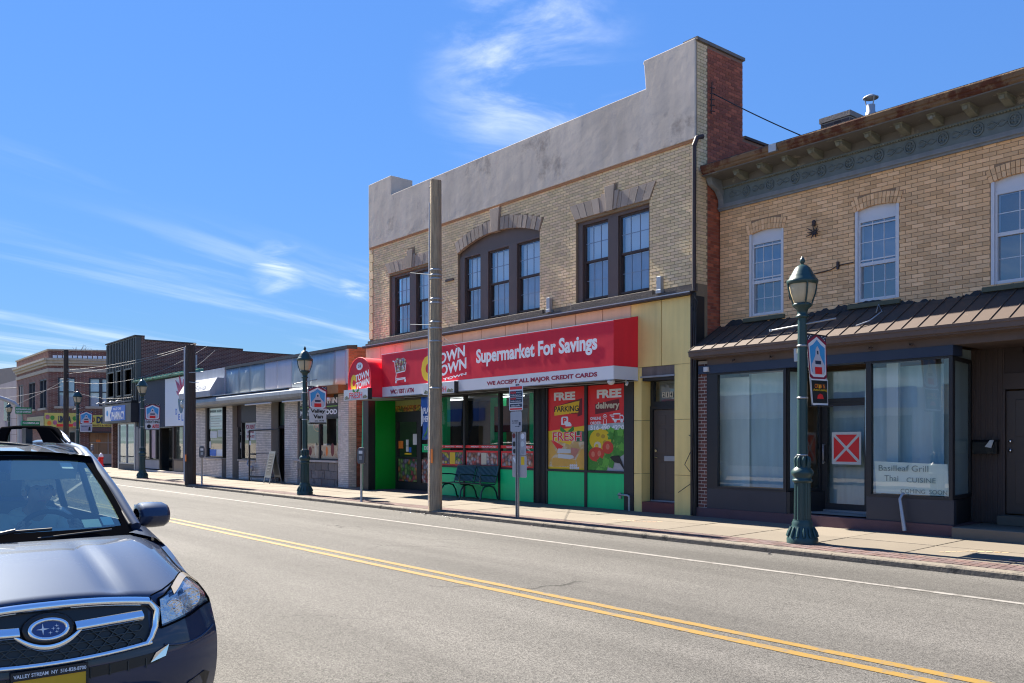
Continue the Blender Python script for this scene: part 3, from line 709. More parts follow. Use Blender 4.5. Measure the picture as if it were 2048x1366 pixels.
    part('end_console', MB().prism([(XL+.03,YU,6.5),(XL+.03,YU-.07,6.5),(XL+.03,YU-.09,6.7),(XL+.03,YU-.2,6.85),(XL+.03,YU-.42,6.95),(XL+.03,YU-.48,7.05),(XL+.03,YU-.48,7.1),(XL+.03,YU,7.1)], (.13,0,0)), M['corn_pale'], b, bev=.01)
    part('gutter_patch', MB().box(-9.62, -9.46, YU-.725, YU-.66, 7.135, 7.28), M['zinc'], b)
    # chimney and flue behind the cornice
    ch = part('chimney', MB().box(-10.45, -9.77, 17.4, 18.1, 7.0, 8.64), M['mortar_grey'], b)
    bricks_to(ch, -10.45, -9.77, 7.4, 8.62, 17.4, M['brick_char'], 'X', -1); bricks_to(ch, 17.4, 18.1, 7.4, 8.62, -9.77, M['brick_char'], 'Y', 1)
    part('chimney_cap', MB().box(-10.475, -9.745, 17.375, 18.125, 8.65, 8.76), M['stone_grey'], ch)
    fl = MB().lathe([(.095,7.0),(.095,8.15),(.105,8.16),(.105,8.36),(.085,8.38),(.085,8.52)], (-9.03, 16.9, 0), 16)
    fv = part('flue_pipe', fl, M['zinc'], b)
    part('flue_cap', MB().lathe([(.15,8.655),(.155,8.67),(.05,8.73),(.0,8.735)], (-9.03,16.9,0), 16).tube([(-9.1,16.86,8.5),(-9.13,16.84,8.66)], .012, 5).tube([(-8.96,16.86,8.5),(-8.93,16.84,8.66)], .012, 5).tube([(-9.03,16.98,8.5),(-9.03,17.02,8.66)], .012, 5), M['zinc'], fv)
    # wall bits: conduit anchors and old insulator
    an = MB()
    for a in range(9):
        t = a*.7+.2; an.tube([(-9.08, YU-.02, 5.63), (-9.08+.17*math.cos(t)*(1 if a % 2 else .7), YU-.09, 5.63+.12*math.sin(t))], [.02, .006], 5)
    an.lathe([(.02,-.06),(.04,-.04),(.03,0),(.04,.03),(.02,.06)], (-9.08, YU-.05, 5.80), 8)
    part('wire_anchor', an, M['flash_dark'], b)
    part('wall_cable', MB().tube([(-9.72,YU-.02,4.78),(-9.5,YU-.02,4.83),(-9.2,YU-.02,4.84),(-8.75,YU-.02,4.87),(-8.6,YU-.02,4.93),(-8.3,YU-.02,4.94)], .01, 5).tube([(-9.6,YU-.03,4.84),(-9.61,YU-.05,4.5),(-9.59,YU-.05,4.42)], .012, 5).box(-8.62,-8.58,YU-.05,YU,4.86,5.0), M['flash_dark'], b)
    # standing-seam pent roof: each pan is a piece
    ye, ze, zt_ = 13.9, 3.50, 4.07; x = XL+.04; i = 0
    while x < XR:
        w_ = .272; dz = .0
        p = MB(); a, c_ = (x, ye, ze), (x+w_, ye, ze)
        p.prism([(x+.002,ye,ze),(x+.002,YU,zt_),(x+.002,YU,zt_-.02),(x+.002,ye,ze-.02)], (w_-.004,0,0))
        p.prism([(x-.009,ye+.005,ze+.001),(x-.009,YU,zt_+.001),(x-.009,YU,zt_+.024),(x-.009,ye+.02,ze+.028),(x-.009,ye+.005,ze+.018)], (.013,0,0))
        part('roof_panel', p, M['roof_brown'], b); x += w_; i += 1
    tp = []; x = XL+.3; random.seed(3)
    while x < XR:
        tp.append((x, 4.13 + .06*math.sin(x*2.1) + random.uniform(-.035,.03))); x += .06
    pts = [(XL+.05, 4.0), *tp, (XR, 4.12)]
    tb = MB()
    for i in range(len(pts)-1):
        (xa, za), (xb, zb) = pts[i], pts[i+1]
        tb.add([(xa,YU-.016,za),(xb,YU-.016,zb),(xb,YU-.02,4.02),(xa,YU-.02,4.02),(xa,YU-.16,3.985),(xb,YU-.16,3.985),(xa,YU,za),(xb,YU,zb)], [(3,2,1,0),(5,2,3,4)[::-1],(0,1,7,6)])
    part('tar_flashing', tb, M['tar'], b)
    part('fascia_board', run([(14.6,3.30),(ye+.03,3.34),(ye+.03,3.36),(ye-.02,3.37),(ye-.03,3.44),(ye-.045,3.45),(ye-.05,3.478),(14.6,3.478)], XL+.04, XR), M['brown_paint'], b)
    part('header_board', MB().box(XL+.28, XR, 14.17, 14.5, 3.20, 3.335), M['brown_paint'], b)
    part('header_trim', MB().box(XL+.06, -6.2, 14.155, 14.5, 3.035, 3.198), M['navy'], b)
    for x in (-10.4, -9.55, -7.6, -6.9): part('old_fixing', MB().tube([(x,14.17,3.27),(x+.04,14.10,3.24),(x+.1,14.09,3.26)], .014, 5), M['flash_dark'], b)
    part('roof_conduit', MB().tube([(-7.62,14.45,3.9),(-7.55,14.4,4.02),(-7.5,14.42,3.9),(-7.62,14.2,3.73),(-7.8,14.1,3.66)], .014, 6), M['zinc'], b)
    # brick pier at the left
    pr = part('pier', MB().box(XL+.02, -11.04, YS+.01, 14.6, .14, 3.3), M['mortar_pale'], b)
    bricks_to(pr, XL+.02, -11.04, .2, 3.25, YS+.01, M['brick_darkred'], 'X', -1, bl=.16, j=.016)
    part('alarm_box', MB().box(-11.07, -10.96, 14.10, 14.16, 3.07, 3.17), M['vinyl'], b, bev=.01)
    # shop front
    G = M['glass_shop']; BK = M['navy_black']; BL = M['black']
    part('plinth', MB().box(XL+.02, -6.2, 14.15, 15.2, .06, .33).box(-9.2, -7.7, 14.2, 15.2, .33, .335), M['maroon_plinth'], b)
    part('bulkhead', MB().box(-11.04, -9.22, 14.185, 14.28, .332, .73), BK, b); part('bulkhead', MB().box(-7.66, -6.2, 14.185, 14.28, .332, .73), BK, b)
    part('bulkhead', MB().prism([(-9.22,14.19,.337),(-8.97,14.98,.337),(-8.90,14.98,.337),(-9.15,14.19,.337)], (0,0,.393)), M['black'], b)
    part('bulkhead', MB().prism([(-6.2,14.19,.332),(-6.38,15.25,.332),(-6.45,15.25,.332),(-6.27,14.19,.332)], (0,0,.398)), M['black'], b)
    def shopwin(x0, x1, z0, z1):
        f = MB().box(x0-.26 if x0 < -10 else x0-.09, x0, 14.18, 14.27, .732, 3.033).box(x1, x1+.06, 14.18, 14.27, .732, 3.033).box(x0, x1, 14.18, 14.27, .732, z0).box(x0, x1, 14.18, 14.27, z1, 3.033)
        w = part('shop_window', f, BL, b); pane(w, x0, x1, z0, z1, 14.22, G); return w
    shopwin(-10.78, -9.285, .775, 3.0); shopwin(-7.575, -6.275, .775, 3.0)
    for (xa, ya, xb, yb) in ((-9.2, 14.22, -8.96, 14.97), (-6.21, 14.22, -6.37, 15.25)):
        dx, dy = xb-xa, yb-ya; w = MB()
        def rail(t0, t1, z0, z1, w=w):
            w.prism([(xa+dx*t0, ya+dy*t0, z0), (xa+dx*t1, ya+dy*t1, z0), (xa+dx*t1-.05, ya+dy*t1, z0), (xa+dx*t0-.05, ya+dy*t0, z0)], (0,0,z1-z0))
        rail(0,.05,.74,3.03); rail(.93,1,.74,3.03); rail(.05,.93,.74,.80); rail(.05,.93,2.97,3.03)
        o = part('return_window', w, BL, b)
        part('pane', MB().quad((xa+dx*.05-.02,ya+dy*.05,.8),(xa+dx*.93-.02,ya+dy*.93,.8),(xa+dx*.93-.02,ya+dy*.93,2.97),(xa+dx*.05-.02,ya+dy*.05,2.97)), G, o)
    # door
    d = part('door', MB().box(-8.97,-8.86,14.97,15.06,.40,2.40).box(-8.12,-8.0,14.97,15.06,.40,2.40).box(-8.86,-8.12,14.97,15.06,.40,.51).box(-8.86,-8.12,14.97,15.06,2.33,2.40), BL, b)
    pane(d, -8.86, -8.12, .51, 2.33, 15.0, G)
    part('door_handle', MB().tube([(-8.90,14.96,1.28),(-8.90,14.90,1.29),(-8.90,14.90,1.60),(-8.90,14.96,1.61)], .014, 6).box(-8.95,-8.92,14.955,14.97,1.25,1.62), M['steel'], d)
    part('door_sill', MB().box(-8.97,-8.0,14.93,15.06,.337,.398), M['steel'], b)
    t = part('transom', MB().box(-9.0,-7.95,14.97,15.06,2.402,2.47).box(-9.0,-8.93,14.97,15.06,2.47,3.03).box(-8.03,-7.95,14.97,15.06,2.47,3.03), BL, b); pane(t, -8.93, -8.03, 2.47, 3.03, 15.0, G)
    shell_room(b, XL+.1, -6.4, 14.3, 18.5, .36, 3.2, M['sheet'], M['floor_in'], M['ceil_in'])
    # plastic sheets hung inside the windows
    def folds(x0, x1, y, z0, z1, amp, m, nm, ph=0):
        rows = []
        for k in range(9):
            zz = z0+(z1-z0)*k/8
            rows.append([(x0+(x1-x0)*i/40, y + amp*(.5*math.sin(i*.55+ph+k*.5)+1.1*math.sin(i*.21-k*.45+ph)+.5*math.sin(i*1.3+k*1.1)), zz) for i in range(41)])
        return part(nm, MB().grid(rows), m, b)
    folds(-10.3, -9.05, 14.55, .78, 3.0, .012, M['sheet'], 'hung_sheet'); folds(-11.0, -10.25, 14.50, .78, 2.95, .002, mat('board_white', (.66,.74,.70), .5, .08, 2, streak=.2), 'white_board')
    folds(-7.9, -6.45, 14.60, .78, 2.95, .014, M['sheet'], 'hung_sheet', 1.4); folds(-9.1, -7.95, 15.25, .4, 3.0, .012, M['sheet'], 'hung_sheet', .7)
    part('inner_post', MB().box(-7.42, -7.22, 14.42, 14.5, .8, 3.0), mat('post_white', (.60,.66,.64), .5, .05), b)
    # recess with flat doors at the right
    rc = MB().box(-6.4, -5.88, 15.3, 15.4, .32, 3.2).box(-5.88, XR, 15.3, 15.4, 2.52, 2.78)
    part('recess_wall', rc, M['rib_brown'], b)
    rb = MB(); x = -6.38
    while x < -5.9: rb.box(x, x+.018, 15.288, 15.302, .32, 3.2); x += .038
    part('wall_ribs', rb, M['rib_brown'], b, kind='stuff')
    dr = part('door', MB().box(-5.86, -4.9, 15.33, 15.38, .49, 2.49), M['door_brown'], b, label='brown panelled flat door in the dark recess')
    part('door_panel', MB().box(-5.72,-5.1,15.318,15.332,1.75,2.35).box(-5.72,-5.1,15.318,15.332,.65,1.35), M['door_brown'], dr, bev=.01)
    for z in (1.52, 1.67): part('door_knob', MB().lathe([(.0,0),(.03,.005),(.035,.03),(.02,.05),(0,.055)], (0,0,0), 12).tube([(0,0,-.02),(0,0,0)], .012, 8), M['chrome'], dr)
    for o, z in zip([c for c in dr.children if c.name.startswith('door_knob')], (1.52, 1.67)):
        o.location = Vector((-5.79, 15.335, z)); o.rotation_euler = (R(90), 0, 0)
    part('door_frame', MB().box(-5.90,-5.862,15.28,15.38,.33,2.518).box(-4.898,-4.86,15.28,15.38,.33,2.518), M['rib_brown'], b)
    tr = part('transom', MB().box(-5.6,-5.55,15.3,15.36,2.8,3.1).box(-5.88,-5.6,15.31,15.4,2.782,3.2), M['brown_dark'], b); pane(tr, -5.55, -4.9, 2.8, 3.1, 15.33, M['glass_dark'])
    part('partition', MB().box(-4.86, XR, 14.2, 15.4, .3, 3.2), M['rib_brown'], b); part('recess_ceiling', MB().box(-6.2, XR, 14.5, 15.4, 3.2, 3.25), M['brown_paint'], b)
    mbx = part('mailbox', MB().box(-6.33,-5.95,15.17,15.29,1.46,1.66).prism([(-6.34,15.16,1.662),(-6.34,15.29,1.662),(-6.34,15.29,1.70),(-6.34,15.19,1.69)], (.4,0,0)), M['black_gloss'], b, bev=.006)
    part('letter', MB().prism([(-6.12,15.15,1.58),(-6.04,15.15,1.69),(-5.98,15.15,1.69),(-6.02,15.15,1.56)], (0,-.01,0)), M['white_paper'], mbx)
    part('doorstep', MB().box(-6.19, XR, 14.08, 15.3, .06, .315).box(-5.88, -4.8, 15.0, 15.31, .315, .47), M['concrete'], b, bev=.012)
    part('downpipe_stub', MB().tube([(-6.98,14.16,.80),(-7.0,14.12,.79),(-7.02,14.08,.72),(-6.93,14.06,.20)], [.02,.024,.024,.034], 10), M['zinc'], b)
    # left-over cables down the joint with the supermarket
    cb = MB(); random.seed(11)
    for q in range(6):
        xx = XL - .045 + .014*q; z = .2; pts = []
        while z < 4.9: pts.append((xx + random.uniform(-.02,.02), 14.13 - .008*(q % 3), z)); z += .45
        cb.tube(pts, .008 + .004*(q % 2), 5)
    cb.tube([(XL-.03,14.1,4.55),(XL+.05,14.05,4.6),(XL+.12,14.06,4.5),(XL+.1,14.07,4.36),(XL,14.08,4.3),(XL-.05,14.07,4.45),(XL+.06,14.05,4.56)], .009, 5)
    cb.tube([(XL-.1,14.1,1.05),(XL-.2,14.05,1.2),(XL-.02,14.08,1.55),(XL+.0,14.08,1.75),(XL-.1,14.06,1.8)], .008, 5); cb.tube([(XL-.02,14.1,.85),(XL-.35,14.03,.62)], .008, 5)
    part('wall_cables', cb, M['black'], b, kind='stuff')
    return b
def bricks_to(parent, a, b_, z0, z1, pl, m, axis, out, bl=.2, j=.012):
    bricks(parent, a, b_, z0, z1, pl, m, None, bl=bl, bh=.0677, j=j, axis=axis, out=out, singles=120)
    # parent is itself a part placed at minus its thing's base: children use plain world coordinates
tan_building()
# loose things in and on the vacant shop
sg = top('warning_sign', MB().box(-8.76,-8.18,14.966,14.972,1.245,1.845), M['white_paper'], 'square red sign with white diagonal cross taped on the vacant shop door', 'sign')
for a in (0, 1, 2, 3):
    c = (-8.47, 1.545); h = .25; g = .035
    tri = [(0,-g), (-(h-g), -h), ((h-g), -h)]
    rot = [(x*math.cos(a*math.pi/2)-z*math.sin(a*math.pi/2), x*math.sin(a*math.pi/2)+z*math.cos(a*math.pi/2)) for x, z in tri]
    part('red_triangle', MB().xz([(c[0]+x, c[1]+z) for x, z in rot], 14.966, 14.962), M['red'], sg)
pp = top('paper_sign', MB().grid([[(-7.54+ (1.22*i/12) + (.03*(1-k/4)), 14.235+.006*math.sin(i*.8+k), .79+(.54-.03*i/12)*k/4) for i in range(13)] for k in range(5)]), mat('paper_green', (.78,.84,.76), .7, .05, 3), 'handwritten paper banner announcing a restaurant inside the right shop window', 'paper sign')
ink = mat('ink', (.24,.31,.30), .8, .1, 3)
text('Basilleaf Grill', -7.46, -6.62, 1.17, 1.27, 14.226, ink, pp, .0); text('Thai', -7.36, -7.12, 1.0, 1.1, 14.226, ink, pp); text('CUISINE', -6.98, -6.50, .99, 1.07, 14.226, ink, pp); text('COMING  SOON', -7.08, -6.32, .81, .88, 14.226, ink, pp)
# ================================================================== the supermarket building (middle)
def cart(parent, x0, z0, s, y):
    """printed shopping trolley"""
    def P(u, v): return (x0+u*s, z0+v*s)
    w = MB()
    def bar(a, b, t=.03):
        (xa, za), (xb, zb) = P(*a), P(*b); dx, dz = xb-xa, zb-za; l = math.hypot(dx, dz); nx, nz = -dz/l*t*s/2, dx/l*t*s/2
        w.xz([(xa-nx,za-nz),(xb-nx,zb-nz),(xb+nx,zb+nz),(xa+nx,za+nz)], y, y-.0015)
    bar((.0,.92),(.12,.90),.05); bar((.12,.92),(.27,.36)); bar((.27,.36),(.22,.14),.045); bar((.22,.14),(.95,.17),.045); bar((.24,.2),(.95,.21),.03); bar((.24,.42),(.92,.47),.04); bar((.92,.47),(1.0,.80),.03)
    for (cx, cz) in ((.25,.07),(.93,.09)):
        c = [P(cx+.06*math.cos(i*.524), cz+.06*math.sin(i*.524)) for i in range(12)]; w.xz(c, y, y-.0015)
    part('cart_print', w, M['letter_white'], parent)
    g = MB().xz([P(*q) for q in ((.16,.86),(.27,.42),(.90,.48),(1.0,.80),(.96,.93),(.80,1.0),(.6,.97),(.45,1.02),(.28,1.0))], y-.0004, y-.0012)
    part('groceries_print', g, cells('grocery_cells', [(.6,.6,.62),(.5,.05,.07),(.62,.5,.2),(.66,.62,.6),(.2,.2,.35),(.6,.3,.2),(.55,.55,.4)], 17), parent)
def leaf_logo(parent, x0, x1, z0, z1, y, fsize=None):
    """FRESH wordmark with two green leaves"""
    w, h = x1-x0, z1-z0
    text('FRESH', x0, x1, z0, z0+h*.62, y, M['letter_white'], parent, .045); text('FRESH', x0+.008*w, x1-.008*w, z0+h*.015, z0+h*.605, y-.002, M['red'], parent, .012)
    lf = MB(); c = x0+w*.5
    for s in (-1, 1): lf.xz([(c+s*.01*w, z0+h*.62), (c+s*.22*w, z0+h*1.0), (c+s*.24*w, z0+h*.72), (c+s*.16*w, z0+h*.60)], y-.001, y-.003)
    part('leaf_print', lf, M['pgreen'], parent)
def town_logo(parent, x0, x1, z0, z1, y):
    w, h = x1-x0, z1-z0
    text('C', x0, x0+.28*w, z0+.03*h, z0+.80*h, y, M['lyellow'], parent, .09)
    sl = .28*h/w
    text('TOWN', x0+.26*w, x0+.97*w, z0+.44*h, z0+.76*h, y, M['letter_white'], parent, .03, slope=sl)
    text('TOWN', x0+.29*w, x1, z0+.09*h, z0+.41*h, y, M['letter_white'], parent, .03, slope=sl)
    text('TOWN', x0+.5*w, x1, z0+.0*h, z0+.07*h, y, M['letter_white'], parent, .035, slope=sl*.8)
def market():
    XL, XR, YF = -24.41, -11.3, 14.2
    b = thing('supermarket_building', 'two storey buff brick supermarket with grey stucco parapet, red awning and yellow and green panels', 'building', (-18, 15, .14))
    wl = [(-23.2,-20.72,4.88,6.80), (-19.6,-16.16,4.90,7.2), (-14.86,-12.58,4.90,6.82)]
    part('wall', wall_cells(MB(), XL+.02, XR-.02, 4.6, 7.9, wl, YF, YF+.35), M['mortar_dark'], b)
    part('rear_wall', MB().box(XL+.02, XR-.02, 18.5, 30, .1, 8.9), M['mortar_dark'], b)
    def arch_in(z):          # inner edge of the wide arch: half width at height z
        c0, Rr = 5.41, 2.45  # centre height and radius of the segment (spring 6.88, crown 7.19)
        Rr = (1.72**2 + .32**2)/(2*.32); c0 = 7.2 - Rr
        return math.sqrt(max(0, Rr*Rr - (z-c0)**2)) if z < 7.2 else -1
    def arch_out(z):
        Rr = (1.72**2 + .32**2)/(2*.32); c0 = 7.2 - Rr; Ro = Rr+.335
        if z < 6.88: return 1.72
        if z > c0+Ro: return -1
        lim = math.sqrt(max(0, Ro*Ro-(z-c0)**2)); return min(lim, 1.72 + (z-6.88)*.55)
    def free(z):
        h = []
        if 4.86 < z < 6.88: h += [(-23.2,-20.72), (-14.86,-12.58)]
        if 4.86 < z: 
            a = arch_out(z)
            if a > 0: h.append((-17.88-a, -17.88+a))
        for c, hw in ((-21.96,1.25), (-13.72,1.15)):
            if 6.86 <= z < 7.23: h.append((c-hw-(z-6.86)*.5, c+hw+(z-6.86)*.5))
            elif 7.23 <= z < 7.46: h.append((c-.2, c+.2))
        if z > 7.23: h.append((-18.04, -17.72)) if z < 7.8 else None
        return runs(XL+.02, XR-.0, h)
    bricks(b, XL+.22, XR-.005, 4.90, 7.82, YF, M['brick_buff'], lambda z: [(max(a, XL+.24), c) for a, c in free(z) if c > XL+.3])
    q = MB(); z = 4.95; k = 0                                # toothed quoin strip at the far corner
    while z < 7.7: q.box(XL-.01, XL+.2+.02*(k % 2), YF-.022, YF+.1, z, z+.255); z += .272; k += 1
    part('quoin_courses', q, M['brick_buff'], b, kind='stuff')
    # red brick side wall, buff return at its front edge
    part('side_wall', MB().box(XR-.30, XR-.012, YF+.36, 15.75, 3.2, 9.86).box(XR-.30, XR-.012, 15.75, 30, 3.2, 8.2), M['mortar_red'], b)
    part('side_return', MB().box(XR-.30, XR-.012, YF+.002, YF+.358, 3.2, 9.88), M['mortar_dark'], b)
    bricks(b, YF+.01, YF+.34, 4.9, 9.84, XR-.012, M['brick_buff'], None, axis='Y', out=1, singles=0, stuff='return_bricks')
    bricks(b, YF+.345, 16.6, 3.4, 9.80, XR-.012, M['brick_red'], lambda z: [(YF+.345, 15.75 if z > 8.15 else 16.6)], axis='Y', out=1, singles=0, stuff='side_bricks')
    bricks(b, 16.6, 22, 6.9, 8.15, XR-.012, M['brick_red'], None, axis='Y', out=1, singles=0, stuff='side_bricks')
    part('side_coping', MB().box(XR-.34, XR+.03, YF-.03, 15.79, 9.865, 9.93), M['stone_grey'], b); part('side_coping', MB().box(XR-.34, XR+.03, 15.79, 30, 8.205, 8.26), M['flash_dark'], b)
    rbar = MB().tube([(XR+.03,14.62,8.45),(XR+.05,14.62,9.1)], .012, 5)
    for k in range(5): rbar.tube([(XR+.03,14.58,8.5+.12*k),(XR+.07,14.68,8.5+.12*k)], .012, 5)
    part('wire_rack', rbar, M['flash_dark'], b)
    # stucco parapet with raised end blocks
    st = MB(); yb = YF+.30
    o = [(XL,7.86),(XR-.02,7.86),(XR-.02,9.90),(-12.70,9.90),(-12.73,9.84),(-12.70,9.80),(-12.65,9.28),(-23.06,9.28),(-23.06,9.88),(XL,9.88)]
    st.xz(o, YF-.045, yb)
    part('parapet', st, M['stucco'], b, bev=.012)
    part('parapet_block', MB().box(-24.41,-23.07,yb+.001,14.95,9.0,9.87), M['stucco'], b); part('parapet_block', MB().box(-12.65,-11.62,yb+.001,15.7,9.0,9.86), M['stucco'], b)
    part('parapet_mould', MB().xz([(XL+.03,7.80),(XR-.01,7.80),(XR-.01,7.858),(XL+.03,7.858)], YF-.03, YF+.02), mat('terracotta', (.42,.20,.09), .85, .2, 2, streak=.2), b)
    part('roof', MB().box(XL+.3, XR-.3, 14.6, 30, 8.0, 8.15), M['tar'], b)
    # flat arches of tapered stones with a stepped keystone
    def flat_arch(c, hw, z0, z1, n):
        for i in range(n):
            t0, t1 = -1+2*i/n, -1+2*(i+1)/n
            if abs((t0+t1)/2) < .09: continue
            f = .16
            pts = [(c+hw*t0+.006, z0), (c+hw*t1-.006, z0), (c+hw*t1*(1+f)-.006, z1), (c+hw*t0*(1+f)+.006, z1)]
            part('voussoir', MB().xz(pts, YF-.035-random.uniform(0,.008), YF+.06), M['stone_brown'], b)
        part('keystone', MB().xz([(c-.10,z0-.02),(c+.10,z0-.02),(c+.155,z1+.20),(c-.155,z1+.20)], YF-.075, YF+.06), M['stone_brown'], b, bev=.008)
        part('keystone_cheek', MB().xz([(c-.19,z0),(c-.106,z0),(c-.15,z1+.05),(c-.28,z1+.05)], YF-.055, YF+.06).xz([(c+.106,z0),(c+.19,z0),(c+.28,z1+.05),(c+.15,z1+.05)], YF-.055, YF+.06), M['stone_brown'], b)
    flat_arch(-21.96, 1.25, 6.865, 7.20, 12); flat_arch(-13.72, 1.16, 6.885, 7.24, 11)
    Rr = (1.72**2+.32**2)/(2*.32); c0 = 7.2-Rr; am = math.asin(1.72/Rr)
    n = 20
    for i in range(n):
        a0, a1 = -am+2*am*i/n, -am+2*am*(i+1)/n
        if abs(i-9.5) < 1: continue
        pt = lambda a, r: (-17.88+r*math.sin(a), c0+r*math.cos(a))
        e = .0022
        part('voussoir', MB().xz([pt(a0+e,Rr),pt(a1-e,Rr),pt(a1-e,Rr+.32),pt(a0+e,Rr+.32)], YF-.035-random.uniform(0,.008), YF+.06), M['stone_brown'], b)
    part('keystone', MB().xz([(-18.02,7.17),(-17.74,7.17),(-17.68,7.79),(-18.08,7.79)], YF-.08, YF+.06), M['stone_brown'], b, bev=.008)
    seg = [(-17.88+Rr*math.sin(-am+2*am*i/24), c0+Rr*math.cos(-am+2*am*i/24)+.02) for i in range(25)]
    part('arch_panel', MB().xz([(-19.6,6.79),(-16.16,6.79)]+seg[::-1], YF+.09, YF+.14), M['brown_paint'], b)
    # windows
    bp = M['brown_paint']
    def posts(xs, z0, z1):
        for x0, x1 in xs: part('window_post', MB().box(x0, x1, YF+.05, YF+.25, z0, z1), bp, b)
    def group(openx, z0, z1, zm):
        for x0, x1 in openx: sash_window(b, x0, x1, z0, z1, YF+.13, M['brown_dark'], zm=zm, fr=.045, gm=M['glass_up'], behind=M['blind'], behind_lo=M['curtain'], bars=mat('bar_blue', (.22,.27,.36), .5, .05))
    posts([(-23.2,-22.98),(-22.14,-21.80),(-20.94,-20.72)], 4.9, 6.72); group([(-22.976,-22.144),(-21.796,-20.944)], 4.95, 6.72, 5.86)
    part('window_head', MB().box(-23.2,-20.72,YF+.06,YF+.25,6.722,6.80), bp, b)
    posts([(-19.6,-19.36),(-18.64,-18.31),(-17.43,-17.11),(-16.22,-16.16)], 4.92, 6.74); group([(-19.356,-18.644),(-18.306,-17.434),(-17.106,-16.224)], 4.97, 6.74, 5.86)
    part('window_head', MB().box(-19.6,-16.16,YF+.06,YF+.25,6.742,6.80), bp, b)
    posts([(-14.86,-14.70),(-13.87,-13.56),(-12.64,-12.58)], 4.92, 6.74); group([(-14.696,-13.874),(-13.556,-12.644)], 4.97, 6.74, 5.87)
    part('window_head', MB().box(-14.86,-12.58,YF+.06,YF+.25,6.742,6.82), bp, b)
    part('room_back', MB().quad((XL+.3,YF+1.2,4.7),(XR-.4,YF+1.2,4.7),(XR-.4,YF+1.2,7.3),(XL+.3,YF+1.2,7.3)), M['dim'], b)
    for x0, x1 in ((-23.35,-20.6),(-19.75,-16.0),(-15.0,-12.45)): part('window_sill', MB().box(x0,x1,YF-.06,YF+.24,4.80,4.915), M['ledge'], b, bev=.012)
    part('ledge', MB().box(XL-.1, XR-.0, YF-.10, YF+.02, 4.735, 4.80).box(XL-.1, XR, YF-.02, YF+.02, 4.80, 4.895), M['ledge'], b)
    part('ledge_flashing', MB().box(-24.62, XR-.06, YF-.16, YF+.02, 4.672, 4.733), M['flash_dark'], b); part('flashing_edge', MB().box(-24.62, XR-.06, YF-.168, YF-.161, 4.715, 4.736), M['zinc'], b)
    for x in (-15.72, -12.22): part('light_box', MB().box(x-.06,x+.06,YF-.13,YF-.03,4.84,5.16).box(x-.07,x+.07,YF-.14,YF-.02,4.80,4.88), M['zinc'], b, bev=.006)
    part('stone_block', MB().box(-20.15,-19.78,YF-.05,YF+.02,6.18,6.235), M['flash_dark'], b)
    # downpipe at the right edge
    dp = MB().tube([(XR-.03,YF-.06,4.75),(XR-.03,YF-.06,7.70)], .045, 10).tube([(XR-.03,YF-.06,7.70),(XR+.02,YF-.03,7.86),(XR+.07,YF+.1,7.90)], .05, 8)
    part('downpipe', dp, M['flash_dark'], b)
    # enamel panels over the shop front
    sx = [-24.58,-23.7,-22.83,-21.96,-21.09,-20.22,-19.35,-18.48,-17.47,-16.58,-15.69,-14.85,-13.96,-13.09,-12.22,-11.44]
    part('panel_backing', MB().box(-24.56,-11.46,YF-.0,YF+.2,2.98,4.671), M['black'], b)
    for i in range(len(sx)-1):
        part('wall_panel', MB().box(sx[i]+.009, sx[i+1]-.009, YF-.034, YF-.006, 3.282, 4.668), M['panel_red_bounce'] if sx[i+1] < -13.0 else M['yellow_panel'], b)
    part('wall_panel', MB().box(-24.60,-24.584,YF-.034,YF+.3,3.0,4.668), M['panel_red_bounce'], b)
    part('edge_trim', MB().box(-11.436,-11.40,YF-.05,YF+.02,.16,4.668), M['brown_dark'], b); part('pipe_chase', MB().box(-11.398,-11.31,YF-.01,YF+.25,.12,4.65), M['black'], b)
    # yellow piers and the flat entrance numbered 214
    Y = M['yellow_panel']
    for (x0, x1) in ((-13.0,-12.785),(-11.866,-11.44)):
        for (z0, z1) in ((.14,.968),(.976,2.126),(2.134,3.276)): part('pier_panel', MB().box(x0,x1,YF-.03,YF+.06,z0,z1), Y, b)
    part('pier_core', MB().box(-12.99,-12.80,YF+.061,14.66,.14,3.27).box(-11.85,-11.45,YF+.061,14.66,.14,3.27), M['black'], b)
    for (z0, z1) in ((.37,.968),(.976,2.126),(2.134,3.06)):
        part('reveal_panel', MB().box(-12.799,-12.786,YF+.061,14.46,z0,z1), Y, b); part('reveal_panel', MB().box(-11.865,-11.852,YF+.061,14.46,z0,z1), Y, b)
    part('door_step', MB().box(-12.784,-11.867,YF-.02,14.66,.12,.37), M['maroon_step'], b, bev=.008)
    part('lintel_board', MB().box(-12.80,-11.86,YF-.02,YF+.10,3.085,3.276), mat('rot_board', (.17,.14,.125), .9, .3, 6, streak=.5), b); part('lintel_metal', MB().box(-12.81,-11.855,YF-.05,YF+.08,3.045,3.08), M['zinc'], b)
    part('reveal_head', MB().box(-12.784,-11.867,YF+.101,14.66,3.05,3.2), M['black'], b)
    dr = part('door', MB().box(-12.70,-11.90,14.48,14.53,.40,2.36), M['door_brown'], b)
    dpn = MB()
    for (x0, x1) in ((-12.58,-12.36),(-12.24,-12.02)):
        for (z0, z1) in ((.58,1.22),(1.42,1.95),(2.03,2.24)): dpn.box(x0,x1,14.47,14.482,z0,z1); 
    part('door_panel', dpn, M['door_brown'], dr, bev=.012)
    part('mail_slot', MB().box(-12.40,-12.06,14.462,14.482,1.25,1.36), M['zinc'], dr, bev=.006)
    part('door_handle', MB().tube([(-12.62,14.48,1.33),(-12.62,14.41,1.33),(-12.53,14.40,1.32)], .014, 6).tube([(-12.62,14.485,1.47),(-12.62,14.44,1.47)], .03, 10), M['chrome'], dr)
    part('door_frame', MB().box(-12.784,-12.71,14.44,14.54,.38,2.44).box(-11.89,-11.867,14.44,14.54,.38,2.44).box(-12.71,-11.89,14.44,14.54,2.37,2.44), M['black'], b)
